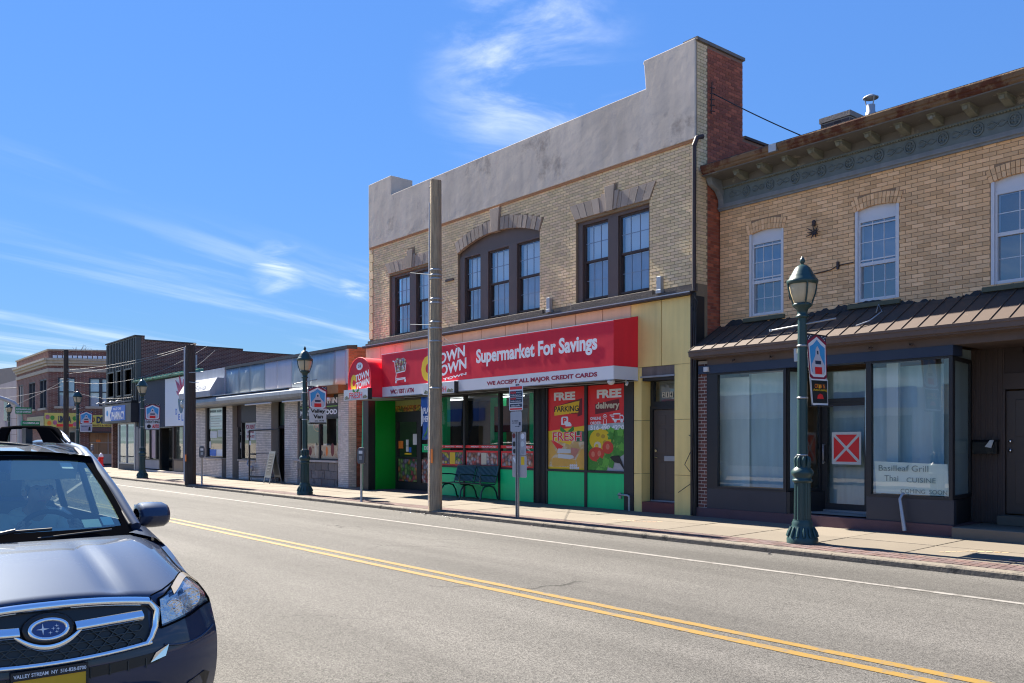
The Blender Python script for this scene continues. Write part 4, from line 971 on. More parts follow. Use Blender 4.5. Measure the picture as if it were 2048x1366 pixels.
    part('door_sill', MB().box(-12.75,-11.87,14.42,14.54,.372,.40), M['zinc'], b)
    tr = part('transom', MB().box(-12.78,-12.70,14.46,14.54,2.44,3.05).box(-11.93,-11.867,14.46,14.54,2.44,3.05).box(-12.70,-11.93,14.46,14.54,2.44,2.54).box(-12.70,-11.93,14.46,14.54,2.98,3.05), M['black'], b)
    pane(tr, -12.70,-11.93,2.54,2.98,14.50, M['glass_shop']); part('transom_back', MB().quad((-12.7,14.66,2.5),(-11.9,14.66,2.5),(-11.9,14.66,3.0),(-12.7,14.66,3.0)), mat('grey_back', (.30,.31,.30), .8, .2, 3), tr)
    for i, ch in enumerate('214'):
        x = -12.47 + .105*i
        pl = part('number_plate', MB().box(x,x+.09,14.48,14.488,2.62,2.74), M['cream'], tr); text(ch, x+(.035 if ch == '1' else .02), x+(.055 if ch == '1' else .07), 2.635, 2.725, 14.478, M['print_black'], pl, .03)
    # glazed front: mullions, green panels, printed strips
    sg = M['black']
    segs = [(-20.88,-19.335),(-19.265,-17.80),(-17.72,-16.38)]
    fr = MB(); fr.box(-20.95,-20.88,YF-.02,YF+.1,.16,2.98)
    for a, c in segs: fr.box(c, c+.07 if c < -16.5 else -16.35, YF-.02, YF+.1, .16, 2.98); fr.box(a, c, YF-.02, YF+.1, .955, 1.0); fr.box(a, c, YF-.02, YF+.1, 2.94, 2.98)
    part('window_frame', fr, sg, b)
    strips = cells('produce_a', [(.62,.55,.05),(.10,.30,.05),(.25,.22,.35),(.55,.08,.08),(.6,.45,.3),(.18,.16,.25)], 11); meat = cells('produce_b', [(.55,.10,.08),(.62,.35,.30),(.45,.22,.12),(.6,.5,.45),(.30,.30,.36)], 10)
    for i, (a, c) in enumerate(segs):
        w = pane(b, a, c, 1.0, 2.94, YF+.04)
        part('green_panel', MB().box(a+.003,c-.003,YF+.0,YF+.05,.16,.953), M['green_panel'], b)
        part('red_border', MB().box(a+.02,c-.02,YF+.012,YF+.018,1.005,1.43), M['red'], b); part('produce_print', MB().box(a+.06,c-.06,YF+.008,YF+.0115,1.045,1.38), strips if i == 0 else meat, b)
        pb = part('red_strip', MB().box(a,c,YF+.012,YF+.018,1.50,1.575), M['red'], b)
        text(['FRUIT  SNACKS  VEGS','MEAT   SEAFOOD','DAIRY   DELI'][i], a+.25, c-.1, 1.518, 1.557, YF+.010, M['letter_white'], pb, .02)
    for z0, z1, xa, xb, mm in ((1.05,1.375,-20.0,-19.75,M['lyellow']),(1.06,1.37,-18.55,-18.32,M['cream'])): part('print_patch', MB().box(xa,xb,YF+.0055,YF+.0075,z0,z1), mm, b)
    cl = MB().box(-16.345,-15.90,YF-.0,YF+.1,.14,2.98); part('ribbed_column', cl, M['black'], b)
    rb = MB(); x = -16.33
    while x < -15.93: rb.box(x,x+.02,YF-.012,YF-.001,.14,2.98); x += .045
    part('column_ribs', rb, M['black'], b, kind='stuff')
    part('dark_column', MB().box(-13.28,-13.02,YF-.03,YF+.1,.12,3.0), mat('black_chipped', (.025,.024,.026), .6, .3, 5, spots=(14,.70,(.4,.4,.4))), b)
    pf = MB().box(-15.90,-15.865,YF-.02,YF+.1,.14,2.98).box(-14.575,-14.49,YF-.02,YF+.1,.14,2.98).box(-13.315,-13.281,YF-.02,YF+.1,.14,2.98)
    for a, c in ((-15.865,-14.575),(-14.49,-13.315)): pf.box(a,c,YF-.02,YF+.1,.955,1.005)
    part('window_frame', pf, sg, b)
    for a, c in ((-15.862,-14.578),(-14.487,-13.318)): part('green_panel', MB().box(a,c,YF,YF+.05,.15,.953), M['green_panel'], b)
    part('gas_pipe', MB().tube([(-13.42,YF-.02,.49),(-13.42,YF-.09,.49),(-13.14,YF-.10,.49),(-13.09,YF-.10,.47),(-13.085,YF-.10,.42),(-13.085,YF-.10,.14)], .022, 8).box(-13.47,-13.40,YF-.03,YF-.001,.40,.53), M['zinc'], b)
    posters(b, YF)
    # recessed entrance
    ye = 14.9
    part('recess_green', MB().box(-24.06,-24.0,YF+.0,ye,.14,2.98), mat('green_return', (.0,.33,.03), .42, .08, 1.5), b); part('recess_right', MB().box(-20.99,-20.952,YF+.101,ye,.14,2.98), M['green_panel'], b)
    part('recess_step', MB().box(-24.0,-20.95,YF+.02,ye,.1,.165), mat('brick_floor', (.16,.085,.075), .85, .25, 6), b); part('recess_ceiling', MB().box(-24.5,-20.95,YF+.1,ye+.05,2.982,3.0), M['dim'], b)
    en = part('entrance_door', MB().box(-24.0,-23.88,ye,ye+.1,.16,2.62).box(-22.74,-22.52,ye,ye+.1,.16,2.62).box(-21.4,-20.99,ye,ye+.1,.16,2.62).box(-23.88,-22.74,ye,ye+.1,2.30,2.62).box(-22.52,-21.4,ye,ye+.1,2.40,2.62).box(-23.88,-22.74,ye,ye+.1,.16,.40).box(-22.52,-21.4,ye,ye+.1,.16,.40).box(-23.88,-22.74,ye,ye+.1,1.14,1.20), sg, b)
    pane(en, -23.88,-22.74,1.2,2.30,ye+.05); pane(en, -22.52,-21.4,.4,2.40,ye+.05)
    part('produce_print', MB().box(-23.87,-22.75,ye+.03,ye+.045,.42,1.13), cells('veg_big', [(.10,.28,.06),(.06,.2,.05),(.55,.2,.06),(.5,.08,.1),(.25,.2,.28),(.3,.4,.12)], 8), en); part('produce_print', MB().box(-22.51,-21.5,ye+.03,ye+.045,.42,1.13), meat, en)
    part('exit_sticker', MB().box(-22.50,-22.05,ye+.035,ye+.045,1.35,1.60), M['green_panel'], en); text('EXIT', -22.38, -22.1, 1.42, 1.54, ye+.033, M['letter_white'], en, .03)
    for (x0, x1, z0, z1, m_) in ((-23.86,-23.60,1.46,1.70,M['orange']),(-23.42,-23.28,1.55,1.74,M['white']),(-23.42,-23.28,1.36,1.53,M['white']),(-23.02,-22.8,1.58,1.92,M['white']),(-23.24,-23.12,1.34,1.5,M['blue']),(-23.5,-23.12,1.27,1.32,M['lyellow'])): part('door_sticker', MB().box(x0,x1,ye+.035,ye+.046,z0,z1), m_, en)
    part('flower_print', MB().box(-23.95,-22.2,ye-.02,ye+.05,2.63,2.98), cells('flowers', [(.62,.50,.10),(.60,.25,.03),(.12,.22,.05),(.6,.42,.04),(.4,.12,.03)], 15), b)
    part('flower_top', MB().box(-23.95,-22.2,ye-.024,ye-.021,2.82,2.98), mat('olive_print', (.33,.36,.12), .6, .3, 8), b)
    pst = MB().prism([(-24.56,13.93,.10),(-24.34,13.93,.10),(-24.34,14.2,.10),(-24.56,14.2,.10)], (0,0,2.88)); part('corner_post', MB().box(-24.40,-24.07,13.95,14.24,.08,2.98), M['black'], b)
    part('corner_strip', MB().prism([(-24.62,13.99,.08),(-24.41,13.99,.08),(-24.41,13.99,2.98),(-24.50,13.99,2.98)], (0,.2,0)), mat('green_pale', (.06,.45,.22), .45, .08), b)
    # interior
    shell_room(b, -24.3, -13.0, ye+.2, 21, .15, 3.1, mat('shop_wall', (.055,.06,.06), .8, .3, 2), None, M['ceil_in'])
    part('inner_column', MB().box(-17.95,-17.62,15.4,15.7,.15,3.0).box(-20.7,-20.3,16.2,16.5,.15,3.0), M['green_panel'], b)
    part('hanging_banner', MB().box(-20.0,-18.5,15.8,15.82,1.95,2.7).box(-17.5,-15.6,15.8,15.82,1.9,2.6), mat('banner_dark', (.13,.02,.03), .7, .3, 4), b)
    part('sign_back_print', MB().box(-18.75,-18.25,15.58,15.60,1.9,2.6).box(-16.8,-16.3,15.58,15.6,1.75,2.55), mat('grey_ghost', (.16,.17,.17), .7, .3, 6), b)
    part('checkout_counter', MB().box(-20.7,-19.2,15.3,16.0,.15,1.35).box(-18.8,-16.2,16.2,16.9,.15,1.6), M['green_dark'], b)
    lm = newmat('tube_light'); nt = lm[1]; e = N(nt, 'ShaderNodeEmission'); e.inputs[1].default_value = 1.2; L(nt, e.outputs[0], lm[2].inputs[0])
    part('ceiling_light', MB().box(-20.6,-19.6,16.5,16.62,3.02,3.05).box(-18.9,-17.9,16.5,16.62,3.02,3.05).box(-17.3,-16.3,16.5,16.62,3.02,3.05).box(-23.4,-22.4,16.5,16.62,3.02,3.05), lm[0], b)
    awnings(b, YF)
    return b
def posters(b, YF):
    y = YF+.02
    # left poster: FREE PARKING
    x0, x1, z0, z1 = -15.862, -14.578, 1.007, 2.965; w, h = x1-x0, z1-z0
    p = part('window_poster', MB().box(x0, x1, y, y+.02, z0, z1), M['red'], b, label='poster reading FREE PARKING with cheeses')
    U = lambda u, v: (x0+u*w, z0+v*h)
    def shp(nm, pts, m, d): return part(nm, MB().xz([U(*q) for q in pts], y-d, y-d-.0012), m, p)
    che = mat('cheese', (.72,.40,.07), .6, .2, 5, spots=(9,.62,(.55,.24,.03)))
    shp('print_yellow', [(0,.0),(1,.0),(1,.53),(0,.47)], M['lyellow'], .0005)
    shp('print_food', [(0,.03),(.99,.03),(.99,.36),(.75,.40),(.6,.30),(.3,.34),(0,.36)], mat('cheese_mix', (.62,.40,.14), .6, .4, 6, spots=(5,.5,(.66,.55,.36))), .002)
    shp('print_dark', [(.25,.78),(.92,.86),(.92,.66),(.80,.64),(.80,.72),(.25,.70)], M['dred'], .001)
    shp('print_banner', [(.17,.77),(.85,.83),(.82,.69),(.17,.66)], M['lyellow'], .003)
    shp('print_wedge', [(.12,.36),(.08,.35),(.30,.22),(.42,.28)], M['red'], .0035)
    shp('print_cheese', [(.10,.04),(.12,.14),(.75,.12),(.76,.04)], che, .004); shp('print_cheese', [(.0,.03),(.0,.36),(.08,.35),(.22,.2),(.08,.13)], che, .0035)
    shp('print_cheese', [(.82,.02),(.76,.12),(.92,.26),(.99,.22),(.99,.02)], che, .004); shp('print_brie', [(.25,.20),(.28,.255),(.62,.245),(.62,.20)], M['white_paper'], .0055); shp('print_brie', [(.27,.14),(.28,.19),(.66,.175),(.72,.15),(.6,.125)], M['white_paper'], .005)
    shp('print_ham', [(.64,.15),(.62,.27),(.86,.25),(.72,.13)], mat('ham', (.55,.22,.16), .6, .3, 9), .0045)
    for i in range(9): shp('print_curd', [(.62+.05*(i % 5)+.03*math.cos(a), .02+.03*(i//5)+.018*math.sin(a)) for a in (0,1,2,3,4,5)], M['white'], .006)
    shp('print_herb', [(.75,.34),(.72,.40),(.80,.47),(.99,.46),(.99,.34)], mat('herb', (.05,.14,.06), .7, .5, 14), .003)
    text('FREE', *U(.16,0)[:1], *U(.74,0)[:1], U(0,.845)[1], U(0,.945)[1], y-.004, M['letter_white'], p, .05)
    text('PARKING', U(.17,0)[0], U(.83,0)[0], U(0,.705)[1], U(0,.775)[1], y-.005, M['print_black'], p, .02)
    text('2 HOURS', U(.58,0)[0], U(.80,0)[0], U(0,.675)[1], U(0,.69)[1], y-.005, M['print_black'], p, .02)
    shp('print_plate', [(.36,.545),(.36,.63),(.39,.645),(.53,.645),(.55,.63),(.55,.545)], M['letter_white'], .003); text('P', U(.41,0)[0], U(.51,0)[0], U(0,.56)[1], U(0,.63)[1], y-.0055, M['red'], p, .04)
    shp('print_car', [(.48,.525),(.48,.55),(.52,.575),(.60,.575),(.64,.55),(.64,.525)], M['letter_white'], .006)
    leaf_logo(p, U(.12,0)[0], U(.92,0)[0], U(0,.345)[1], U(0,.53)[1], y-.006)
    # right poster: FREE delivery
    x0, x1 = -14.487, -13.318; w = x1-x0
    p2 = part('window_poster', MB().box(x0, x1, y, y+.02, z0, z1), M['red'], b, label='poster reading FREE delivery with salad'); p = p2
    U = lambda u, v: (x0+u*w, z0+v*h)
    def sh2(nm, pts, m, d): return part(nm, MB().xz([U(*q) for q in pts], y-d, y-d-.0012), m, p2)
    def ell(cx, cy, rx, ry, n=18, a0=0, a1=6.283): return [(cx+rx*math.cos(a0+(a1-a0)*i/n), cy+ry*math.sin(a0+(a1-a0)*i/n)) for i in range(n)]
    sal = mat('salad', (.06,.26,.03), .6, .55, 12, spots=(8,.56,(.30,.48,.10))); pep = mat('pepper', (.75,.52,.01), .45, .12, 4); tom = mat('tomato', (.62,.05,.025), .45, .15, 6)
    sh2('print_salad', [(0,.0),(1,.0),(1,.54),(0,.50)], sal, .0005); sh2('print_pale', [(0,.47),(1,.50),(1,.56),(0,.535)], mat('pale_blue_print', (.42,.50,.52), .6, .3, 8), .001)
    sh2('print_dark', [(.2,.78),(.85,.83),(.85,.70),(.2,.66)], M['dred'], .001)
    sh2('print_plate', [(.2,.0),(1,.0),(1,.20),(.55,.07)], mat('plate_grey', (.40,.40,.42), .5, .1), .0015)
    sh2('print_pepper', ell(.34,.36,.30,.13), pep, .002)
    for c in ((.28,.42),(.42,.40),(.47,.33)): sh2('print_pepper_hole', ell(c[0],c[1],.055,.025,10), mat('pepper_in', (.45,.28,.02), .5, .2), .0035)
    sh2('print_onion', ell(.27,.29,.10,.05,12), M['cream'], .004); sh2('print_onion', ell(.25,.285,.05,.028,10), pep, .005)
    sh2('print_tomato', ell(.24,.19,.22,.085), tom, .006); sh2('print_tomato', ell(.55,.27,.15,.075), tom, .0045)
    for c in ((.15,.19),(.32,.20),(.55,.28)): sh2('print_tomato_seed', ell(c[0],c[1],.05,.035,10), mat('tomato_in', (.70,.20,.12), .5, .3, 12), .0075)
    lf = mat('leaf_bright', (.13,.42,.05), .6, .4, 14)
    random.seed(5)
    for k in range(16):
        cx, cy = random.choice([(.55,.12),(.42,.07),(.8,.33),(.88,.44),(.3,.03),(.9,.26),(.7,.42)]); cx += random.uniform(-.1,.1); cy += random.uniform(-.04,.04)
        if cx > .93: cx = .93
        sh2('print_leaf', [(min(.995,max(.005,cx+(.075+.03*(i % 2))*math.cos(i*.57))), max(.003,cy+(.04+.016*(i % 2))*math.sin(i*.57))) for i in range(11)], lf if k % 2 else sal, .008+.0004*k)
    sh2('print_fork', [(.62,.155),(.68,.175),(.86,.18),(.92,.12),(.99,.04),(.99,.015),(.88,.09),(.74,.10)], M['print_black'], .016)
    text('FREE', U(.25,0)[0], U(.91,0)[0], U(0,.845)[1], U(0,.945)[1], y-.004, M['letter_white'], p2, .05)
    text('delivery', U(.22,0)[0], U(.86,0)[0], U(0,.70)[1], U(0,.80)[1], y-.004, M['cream'], p2, .035)
    text('ONLINE', U(.07,0)[0], U(.37,0)[0], U(0,.595)[1], U(0,.63)[1], y-.004, M['letter_white'], p2, .03); text('ORDER!', U(.07,0)[0], U(.37,0)[0], U(0,.54)[1], U(0,.575)[1], y-.004, M['letter_white'], p2, .03)
    text('516-490-4220', U(.07,0)[0], U(.985,0)[0], U(0,.475)[1], U(0,.53)[1], y-.005, M['letter_white'], p2, .04)
    ic = MB()
    def arcb(cx, cy, r, a0, a1, t):
        q = [(cx+(r+t)*math.cos(a0+(a1-a0)*i/8)/w*h*.62, cy+(r+t)*math.sin(a0+(a1-a0)*i/8)) for i in range(9)] + [(cx+(r-t)*math.cos(a1+(a0-a1)*i/8)/w*h*.62, cy+(r-t)*math.sin(a1+(a0-a1)*i/8)) for i in range(9)]
        ic.xz([U(*k) for k in q], y-.003, y-.0045)
    for r in (.02,.04,.06): arcb(.47, .595, r, .5, 2.64, .004)
    for q in ([(.42,.53),(.52,.53),(.52,.545),(.42,.545)],[(.42,.545),(.435,.545),(.435,.60),(.42,.60)],[(.505,.545),(.52,.545),(.52,.60),(.505,.60)],
              [(.68,.585),(.88,.585),(.88,.60),(.68,.60)],[(.70,.65),(.88,.65),(.88,.665),(.70,.665)],[(.865,.60),(.88,.60),(.88,.65),(.865,.65)],[(.60,.64),(.72,.64),(.72,.65),(.60,.65)],[(.63,.62),(.72,.62),(.72,.63),(.63,.63)],[(.66,.60),(.72,.60),(.72,.61),(.66,.61)],
              [(.88,.645),(.94,.645),(.975,.62),(.975,.585),(.96,.585),(.96,.615),(.93,.632),(.88,.632)]): ic.xz([U(*k) for k in q], y-.003, y-.0045)
    for cx in (.75,.92): ic.xz([U(*k) for k in ell(cx,.578,.04,.022,10)], y-.005, y-.0065)
    part('icon_print', ic, M['letter_white'], p2)
def awnings(b, YF):
    # long box awning
    x0, x1, yf = -22.35, -12.88, 13.4
    aw = part('awning', MB(), M['awn_red'], b)
    r = MB()
    r.quad((x0,yf,3.285),(x1,yf,3.285),(x1,yf,4.25),(x0,yf,4.25))                               # front
    r.quad((x0,yf,4.25),(x1,yf,4.25),(x1+.0,YF-.04,4.40),(x0,YF-.04,4.40), 1)                       # sloping top
    r.quad((x1,yf,3.285),(x1,YF-.04,3.285),(x1,YF-.04,4.40),(x1,yf,4.25)).quad((x0,YF-.04,3.285),(x0,yf,3.285),(x0,yf,4.25),(x0,YF-.04,4.40))
    me = r.mesh('awning', [M['awn_red'], mat('awn_top_dull', (.30,.15,.12), .85, .25, 2, streak=.2)]); aw.data = me  # unseen top, coloured dull to cut red bounce onto the wall panels
    wv = MB(); wv.quad((x0,yf-.002,3.0),(x1+.002,yf-.002,3.0),(x1+.002,yf-.002,3.283),(x0,yf-.002,3.283)).quad((x1+.002,yf-.002,3.0),(x1+.002,YF-.04,3.0),(x1+.002,YF-.04,3.283),(x1+.002,yf-.002,3.283))
    part('valance', wv, M['awn_white'], aw)
    fr = MB(); fr.box(x0, x1, yf, yf+.03, 2.985, 3.0).box(x0, x1, YF-.07, YF-.04, 2.985, 3.0)
    k = x0+.3
    while k < x1: fr.tube([(k,yf+.02,2.99),(k+.35,YF-.05,2.99)], .012, 5); k += 1.15
    part('awning_frame', fr, M['zinc'], aw); part('awning_piping', MB().box(x0, x1, yf-.008, yf-.001, 4.243, 4.256), M['letter_white'], aw)
    part('awning_lining', MB().quad((x0,yf+.01,3.02),(x1-.01,yf+.01,3.02),(x1-.01,YF-.045,3.02),(x0,YF-.045,3.02)), M['dim'], aw)
    y = yf-.004
    cart(aw, -21.72, 3.35, .72, y)
    town_logo(aw, -20.22, -18.12, 3.30, 4.22, y)
    text('Supermarket For Savings', -17.70, -13.36, 3.56, 4.02, y-.001, M['letter_white'], aw, .036)
    text('WE ACCEPT ALL MAJOR CREDIT CARDS', -17.26, -13.36, 3.05, 3.18, y-.003, M['letter_dred'], aw, .045)
    text('WIC / EBT / ATM', -21.85, -20.6, 3.06, 3.19, y-.003, M['letter_dred'], aw, .045)
    bs = part('box_sign', MB().box(-19.98,-18.50,yf-.12,yf-.006,2.955,3.25), M['white'], b); part('sign_rim', MB().box(-18.499,-18.47,yf-.125,yf-.004,2.95,3.255), M['black'], bs)
    leaf_logo(bs, -19.55, -18.85, 2.99, 3.24, yf-.122)
    veg = cells('veg_tiny', [(.6,.6,.58),(.12,.25,.06),(.5,.35,.2),(.25,.3,.12),(.55,.5,.3)], 40)
    for xa, xb in ((-19.9,-19.6),(-18.82,-18.54)): part('veg_print', MB().xz([(xa,2.98),(xb,2.98),(xb,3.03),(xb-.06,3.07),((xa+xb)/2,3.05),(xa+.06,3.08),(xa,3.03)], yf-.121, yf-.123), veg, bs)
    part('camera_dome', MB().lathe([(.001,-.09),(.05,-.075),(.085,-.03),(.09,.0),(.07,.02)], (-13.05,13.5,2.97), 14), M['white'], b)
    part('camera_bracket', MB().tube([(-13.0,13.9,2.98),(-12.95,13.9,2.94),(-12.93,13.85,2.90)], .03, 8), M['white'], b)
    # arched entrance awning
    xa, xb, ya, z0, zspr = -23.65, -22.3, 13.02, 2.98, 3.56
    c, rr = (xa+xb)/2, (xb-xa)/2
    arc = [(c+rr*math.cos(a), zspr+rr*.93*math.sin(a)) for a in [math.pi*i/20 for i in range(21)]]
    outl = [(xb,z0)] + arc + [(xa,z0)]
    d = MB(); d.add([(x,ya,z) for x,z in outl], [tuple(range(len(outl)))[::-1]])
    rows = [[(x,yy,z) for x,z in outl] for yy in (ya, YF-.04)]; d.grid(rows, 0, True, flip=True)
    dm = part('entrance_awning', d, M['awn_red'], b); 
    ed = MB(); ed.tube([(x,ya,z) for x,z in outl], .014, 5); part('awning_piping', ed, M['awn_red'], dm)
    part('number_oval', MB().xz([(c+.19*math.cos(i*.349), 3.93+.115*math.sin(i*.349)) for i in range(18)], ya-.003, ya-.006), M['letter_white'], dm); text('214', c-.09, c+.09, 3.88, 3.98, ya-.0085, M['navy'], dm, .02)
    town_logo(dm, xa+.14, xb-.1, 3.17, 3.83, ya-.003)
    s2 = part('box_sign', MB().box(xa-.06, xb+.03, ya-.13, ya-.006, 2.92, 3.24), M['white'], b); part('sign_rim', MB().box(xb+.031, xb+.055, ya-.135, ya-.003, 2.915, 3.245), M['black'], s2)
    leaf_logo(s2, xa+.28, xb-.28, 2.96, 3.27, ya-.132)
    for p0, p1 in ((xa,xa+.25),(xb-.25,xb)): part('veg_print', MB().xz([(p0,2.95),(p1,2.95),(p1,3.0),((p0+p1)/2,3.06),(p0,3.01)], ya-.1305, ya-.133), veg, s2)
    part('awning_soffit', MB().box(xa-.06, xb+.05, ya, YF-.05, 2.955, 2.978), M['zinc'], b)
market()
fl = top('flag_banner', MB().grid([[(-20.42+.62*i/10 - .16*max(0, 1-k/12)*(i/10) - .02*k/12, 13.55+.03*math.sin(i*.9+k*.5), 1.72+1.2*k/12 + .25*max(0,(i-6)/4)*(1-k/12)) for i in range(11)] for k in range(13)]), mat('flag_blue', (.03,.12,.38), .7, .15, 3), 'blue lottery flag reading PLAY HERE hanging under the red awning', 'flag', solid=.002)
text('PLAY', -20.28, -19.92, 2.45, 2.62, 13.505, M['letter_white'], fl, .04); text('HERE', -20.28, -19.95, 2.22, 2.39, 13.505, M['letter_white'], fl, .04)
part('flag_circle', MB().xz([(-20.42+.16*math.cos(i*.4), 2.38+.3*math.sin(i*.4)) for i in range(4, 13)][:0] + [(-20.40+.1*math.cos(i*.4-1.6), 2.38+.28*math.sin(i*.4-1.6)) for i in range(9)], 13.51, 13.506), M['white'], fl)
part('flag_tail', MB().xz([(-20.3,1.75),(-20.1,1.9),(-20.02,2.1),(-20.0,2.2),(-20.12,1.98),(-20.28,1.8)], 13.50, 13.497), M['pgreen'], fl)
# ================================================================== the low white-brick row (left of the supermarket)
def low_row():
    YF = 14.2; XL, XR = -40.45, -25.8
    b = thing('shop_row', 'one storey row of small shops with painted brick piers and grey metal fascia', 'building', (-33, 15, .14))
    W = M['brick_white']
    def pier(x0, x1, z0, z1, d=.3, single=45):
        p = part('pier', MB().box(x0, x1, YF+.008, YF+d, z0, z1), M['mortar_grey'], b)
        bricks(p, x0, x1, z0+.01, z1, YF+.008, W, None, bl=.205, j=.013, singles=single)
        return p
    piers = [(-40.3,-38.9,.1,3.3),(-36.44,-35.77,.1,3.3),(-33.33,-31.9,.1,3.3),(-30.71,-29.62,.1,3.3),(-26.52,-25.8,.1,3.3)]
    for p in piers: pier(*p, single=52)
    pier(-38.898,-36.95,.1,.93,.3,20); pier(-35.1,-33.332,.1,.9,.3,20)
    for x0, x1, z in ((-38.9,-36.93,.932),(-35.15,-33.33,.902)): part('window_sill', MB().box(x0,x1,YF-.04,YF+.25,z,z+.05), M['mortar_pale'], b)
    # stone base under the restaurant window
    x = -29.6; i = 0
    while x < -26.54:
        for r in range(3):
            a = x + (.2 if r % 2 else 0); e = min(a+.47, -26.535)
            if e - a > .1: part('stone', MB().box(a+.008, e-.008, YF+.0-random.uniform(0,.02), YF+.2, .1+.285*r+.006, .1+.285*(r+1)-.006), M['stone_grey'], b)
        x += .48
    part('base_core', MB().box(-29.62,-26.52,YF+.05,YF+.3,.1,.96), M['mortar_grey'], b); part('window_sill', MB().box(-29.9,-26.52,YF-.06,YF+.25,.962,1.03), M['mortar_pale'], b)
    # red brick end wall towards the supermarket
    part('side_wall', MB().box(XR-.3, XR-.013, YF+.31, 24, .1, 4.86), M['mortar_red'], b); part('side_return', MB().box(XR-.3, XR-.013, YF+.012, YF+.308, 3.3, 4.86), M['mortar_red'], b)
    bricks(b, YF+.02, 16.2, .12, 4.84, XR-.013, M['brick_red'], lambda z: [(YF+.3 if z < 3.3 else YF+.02, 16.2)], axis='Y', out=1, singles=120)
    bricks(b, YF+.012, YF+.29, .12, 3.28, XR-.002, W, None, axis='Y', out=1, singles=0, stuff='return_bricks')
    part('loose_cable', MB().tube([(XR+.02,14.9,2.7),(XR+.05,15.0,2.3),(XR+.05,15.25,2.15),(XR+.04,15.35,2.4),(XR+.03,15.1,2.55),(XR+.03,14.95,2.2),(XR+.03,15.1,1.9)], .014, 5), M['vinyl'], b)
    # fascia of sheet-metal panels under a dark coping
    part('fascia_backing', MB().box(XL, XR-.02, YF+.02, YF+.3, 3.3, 4.86), M['black'], b)
    seams = [(-36.42,-35.0,0),(-35.0,-33.85,0),(-33.85,-32.4,0),(-32.4,-31.3,1),(-31.3,-30.05,1),(-30.05,-28.6,0),(-28.6,-26.66,0),(-26.66,-25.95,1)]
    for x0, x1, k in seams:
        rows = []
        for j in range(5):
            z = 3.55+(4.77-3.55)*j/4
            rows.append([(x0+.006+(x1-x0-.012)*i/10, YF-.0-.0*(j) - (0 if k else .035*math.sin(math.pi*i/10)*math.sin(math.pi*j/4)*(1+random.uniform(-.3,.3))) - .005, z) for i in range(11)])
        part('fascia_panel', MB().grid(rows), M['panel_lilac'] if k else M['panel_steel'], b, solid=-.015)
    cp = MB().prism([(-36.45,YF-.06,4.775),(-36.45,YF-.06,4.885),(-36.45,YF+.33,4.92),(-36.45,YF+.33,4.775)], (10.66,0,0)); part('coping', cp, M['charcoal_panel'], b)
    part('brick_end', MB().box(-25.94,XR-.02,YF-.02,YF+.015,3.62,4.77), M['panel_lilac'], b)
    # rolled metal canopy with a lit edge
    pr = [(YF+.02,3.19),(13.72,3.21),(13.62,3.27),(13.585,3.38),(13.60,3.50),(13.66,3.57),(YF+.02,3.60)]
    xs = [-40.4,-38.8,-37.3,-35.9,-34.4,-32.9,-31.3,-29.8,-28.3,-26.9]
    for i in range(len(xs)-1): part('canopy_panel', MB().prism([(xs[i]+.006,y,z) for y,z in pr], (xs[i+1]-xs[i]-.012,0,0)), M['gutter_metal'], b)
    part('canopy_end', MB().prism([(-26.89,y,z) for y,z in pr], (.02,0,0)), mat('wood_end', (.23,.10,.035), .8, .3, 6), b); part('canopy_lining', MB().box(-26.86,-25.95,13.9,YF+.01,3.30,3.58), mat('wood_end', (.2,.1,.05)), b)
    part('canopy_flashing', MB().box(-36.4,-29.2,13.62,YF,3.605,3.64), M['zinc'], b)
    part('tube_light', MB().tube([(-33.3,13.75,3.14),(-30.9,13.75,3.14)], .035, 6), M['vinyl'], b); part('tube_light', MB().tube([(-29.9,13.75,3.14),(-28.2,13.75,3.14)], .035, 6), M['vinyl'], b)
    part('camera_dome', MB().lathe([(.001,-.11),(.07,-.08),(.09,-.02),(.07,.02)], (-26.7,13.95,3.15), 12), M['vinyl'], b)
    # weathered box awning at the far end
    wa = MB(); p = [(YF-.0,3.62),(13.55,3.62),(13.52,3.86),(13.85,4.42),(YF-.0,4.42)]
    wa.prism([(-40.4,y,z) for y,z in p], (3.86,0,0)); wa.box(-40.4,-36.47,YF-.06,YF+.01,4.42,4.86)
    wk = part('worn_awning', wa, mat('awn_worn', (.38,.40,.44), .6, .2, 1.3, streak=.25, spots=(1.2,.62,(.60,.30,.16))), b); part('awning_end', MB().box(-36.53,-36.44,YF-.05,YF+.02,3.62,4.86), M['panel_lilac'], b)
    text('Bella', -38.6, -37.2, 3.98, 4.2, 0, mat('script_grey', (.25,.28,.34), .6), wk, 0, fn=lambda x, z, d: (x, 13.5+.33*(z-3.86)/.56-.02-d, z))
    # shop windows and doors
    BK = M['black']
    def win(x0, x1, z0, z1, ztop=None, m=None, mull=()):
        f = MB().box(x0,x0+.07,YF+.05,YF+.2,z0,z1).box(x1-.07,x1,YF+.05,YF+.2,z0,z1).box(x0,x1,YF+.05,YF+.2,z0,z0+.05).box(x0,x1,YF+.05,YF+.2,z1-.05,z1)
        for q in mull: f.box(q-.04,q+.04,YF+.05,YF+.2,z0,z1)
        w = part('shop_window', f, BK, b); pane(w, x0+.07,x1-.07,z0+.05,z1-.05,YF+.12,m or M['glass_shop'])
        return w
    w1 = win(-38.85,-36.95,.985,3.25); part('poster', MB().box(-38.75,-37.1,YF+.125,YF+.135,2.25,3.18), M['white'], w1)
    w1c = w1
    text('BARBER  SHOP', -38.6, -37.3, 2.98, 3.08, YF+.115, M['navy'], w1c, 0)
    for k in range(5): part('print_line', MB().box(-38.55,-37.3-.2*(k % 2),YF+.112,YF+.116,2.35+.11*k,2.39+.11*k), M['steel'], w1c)
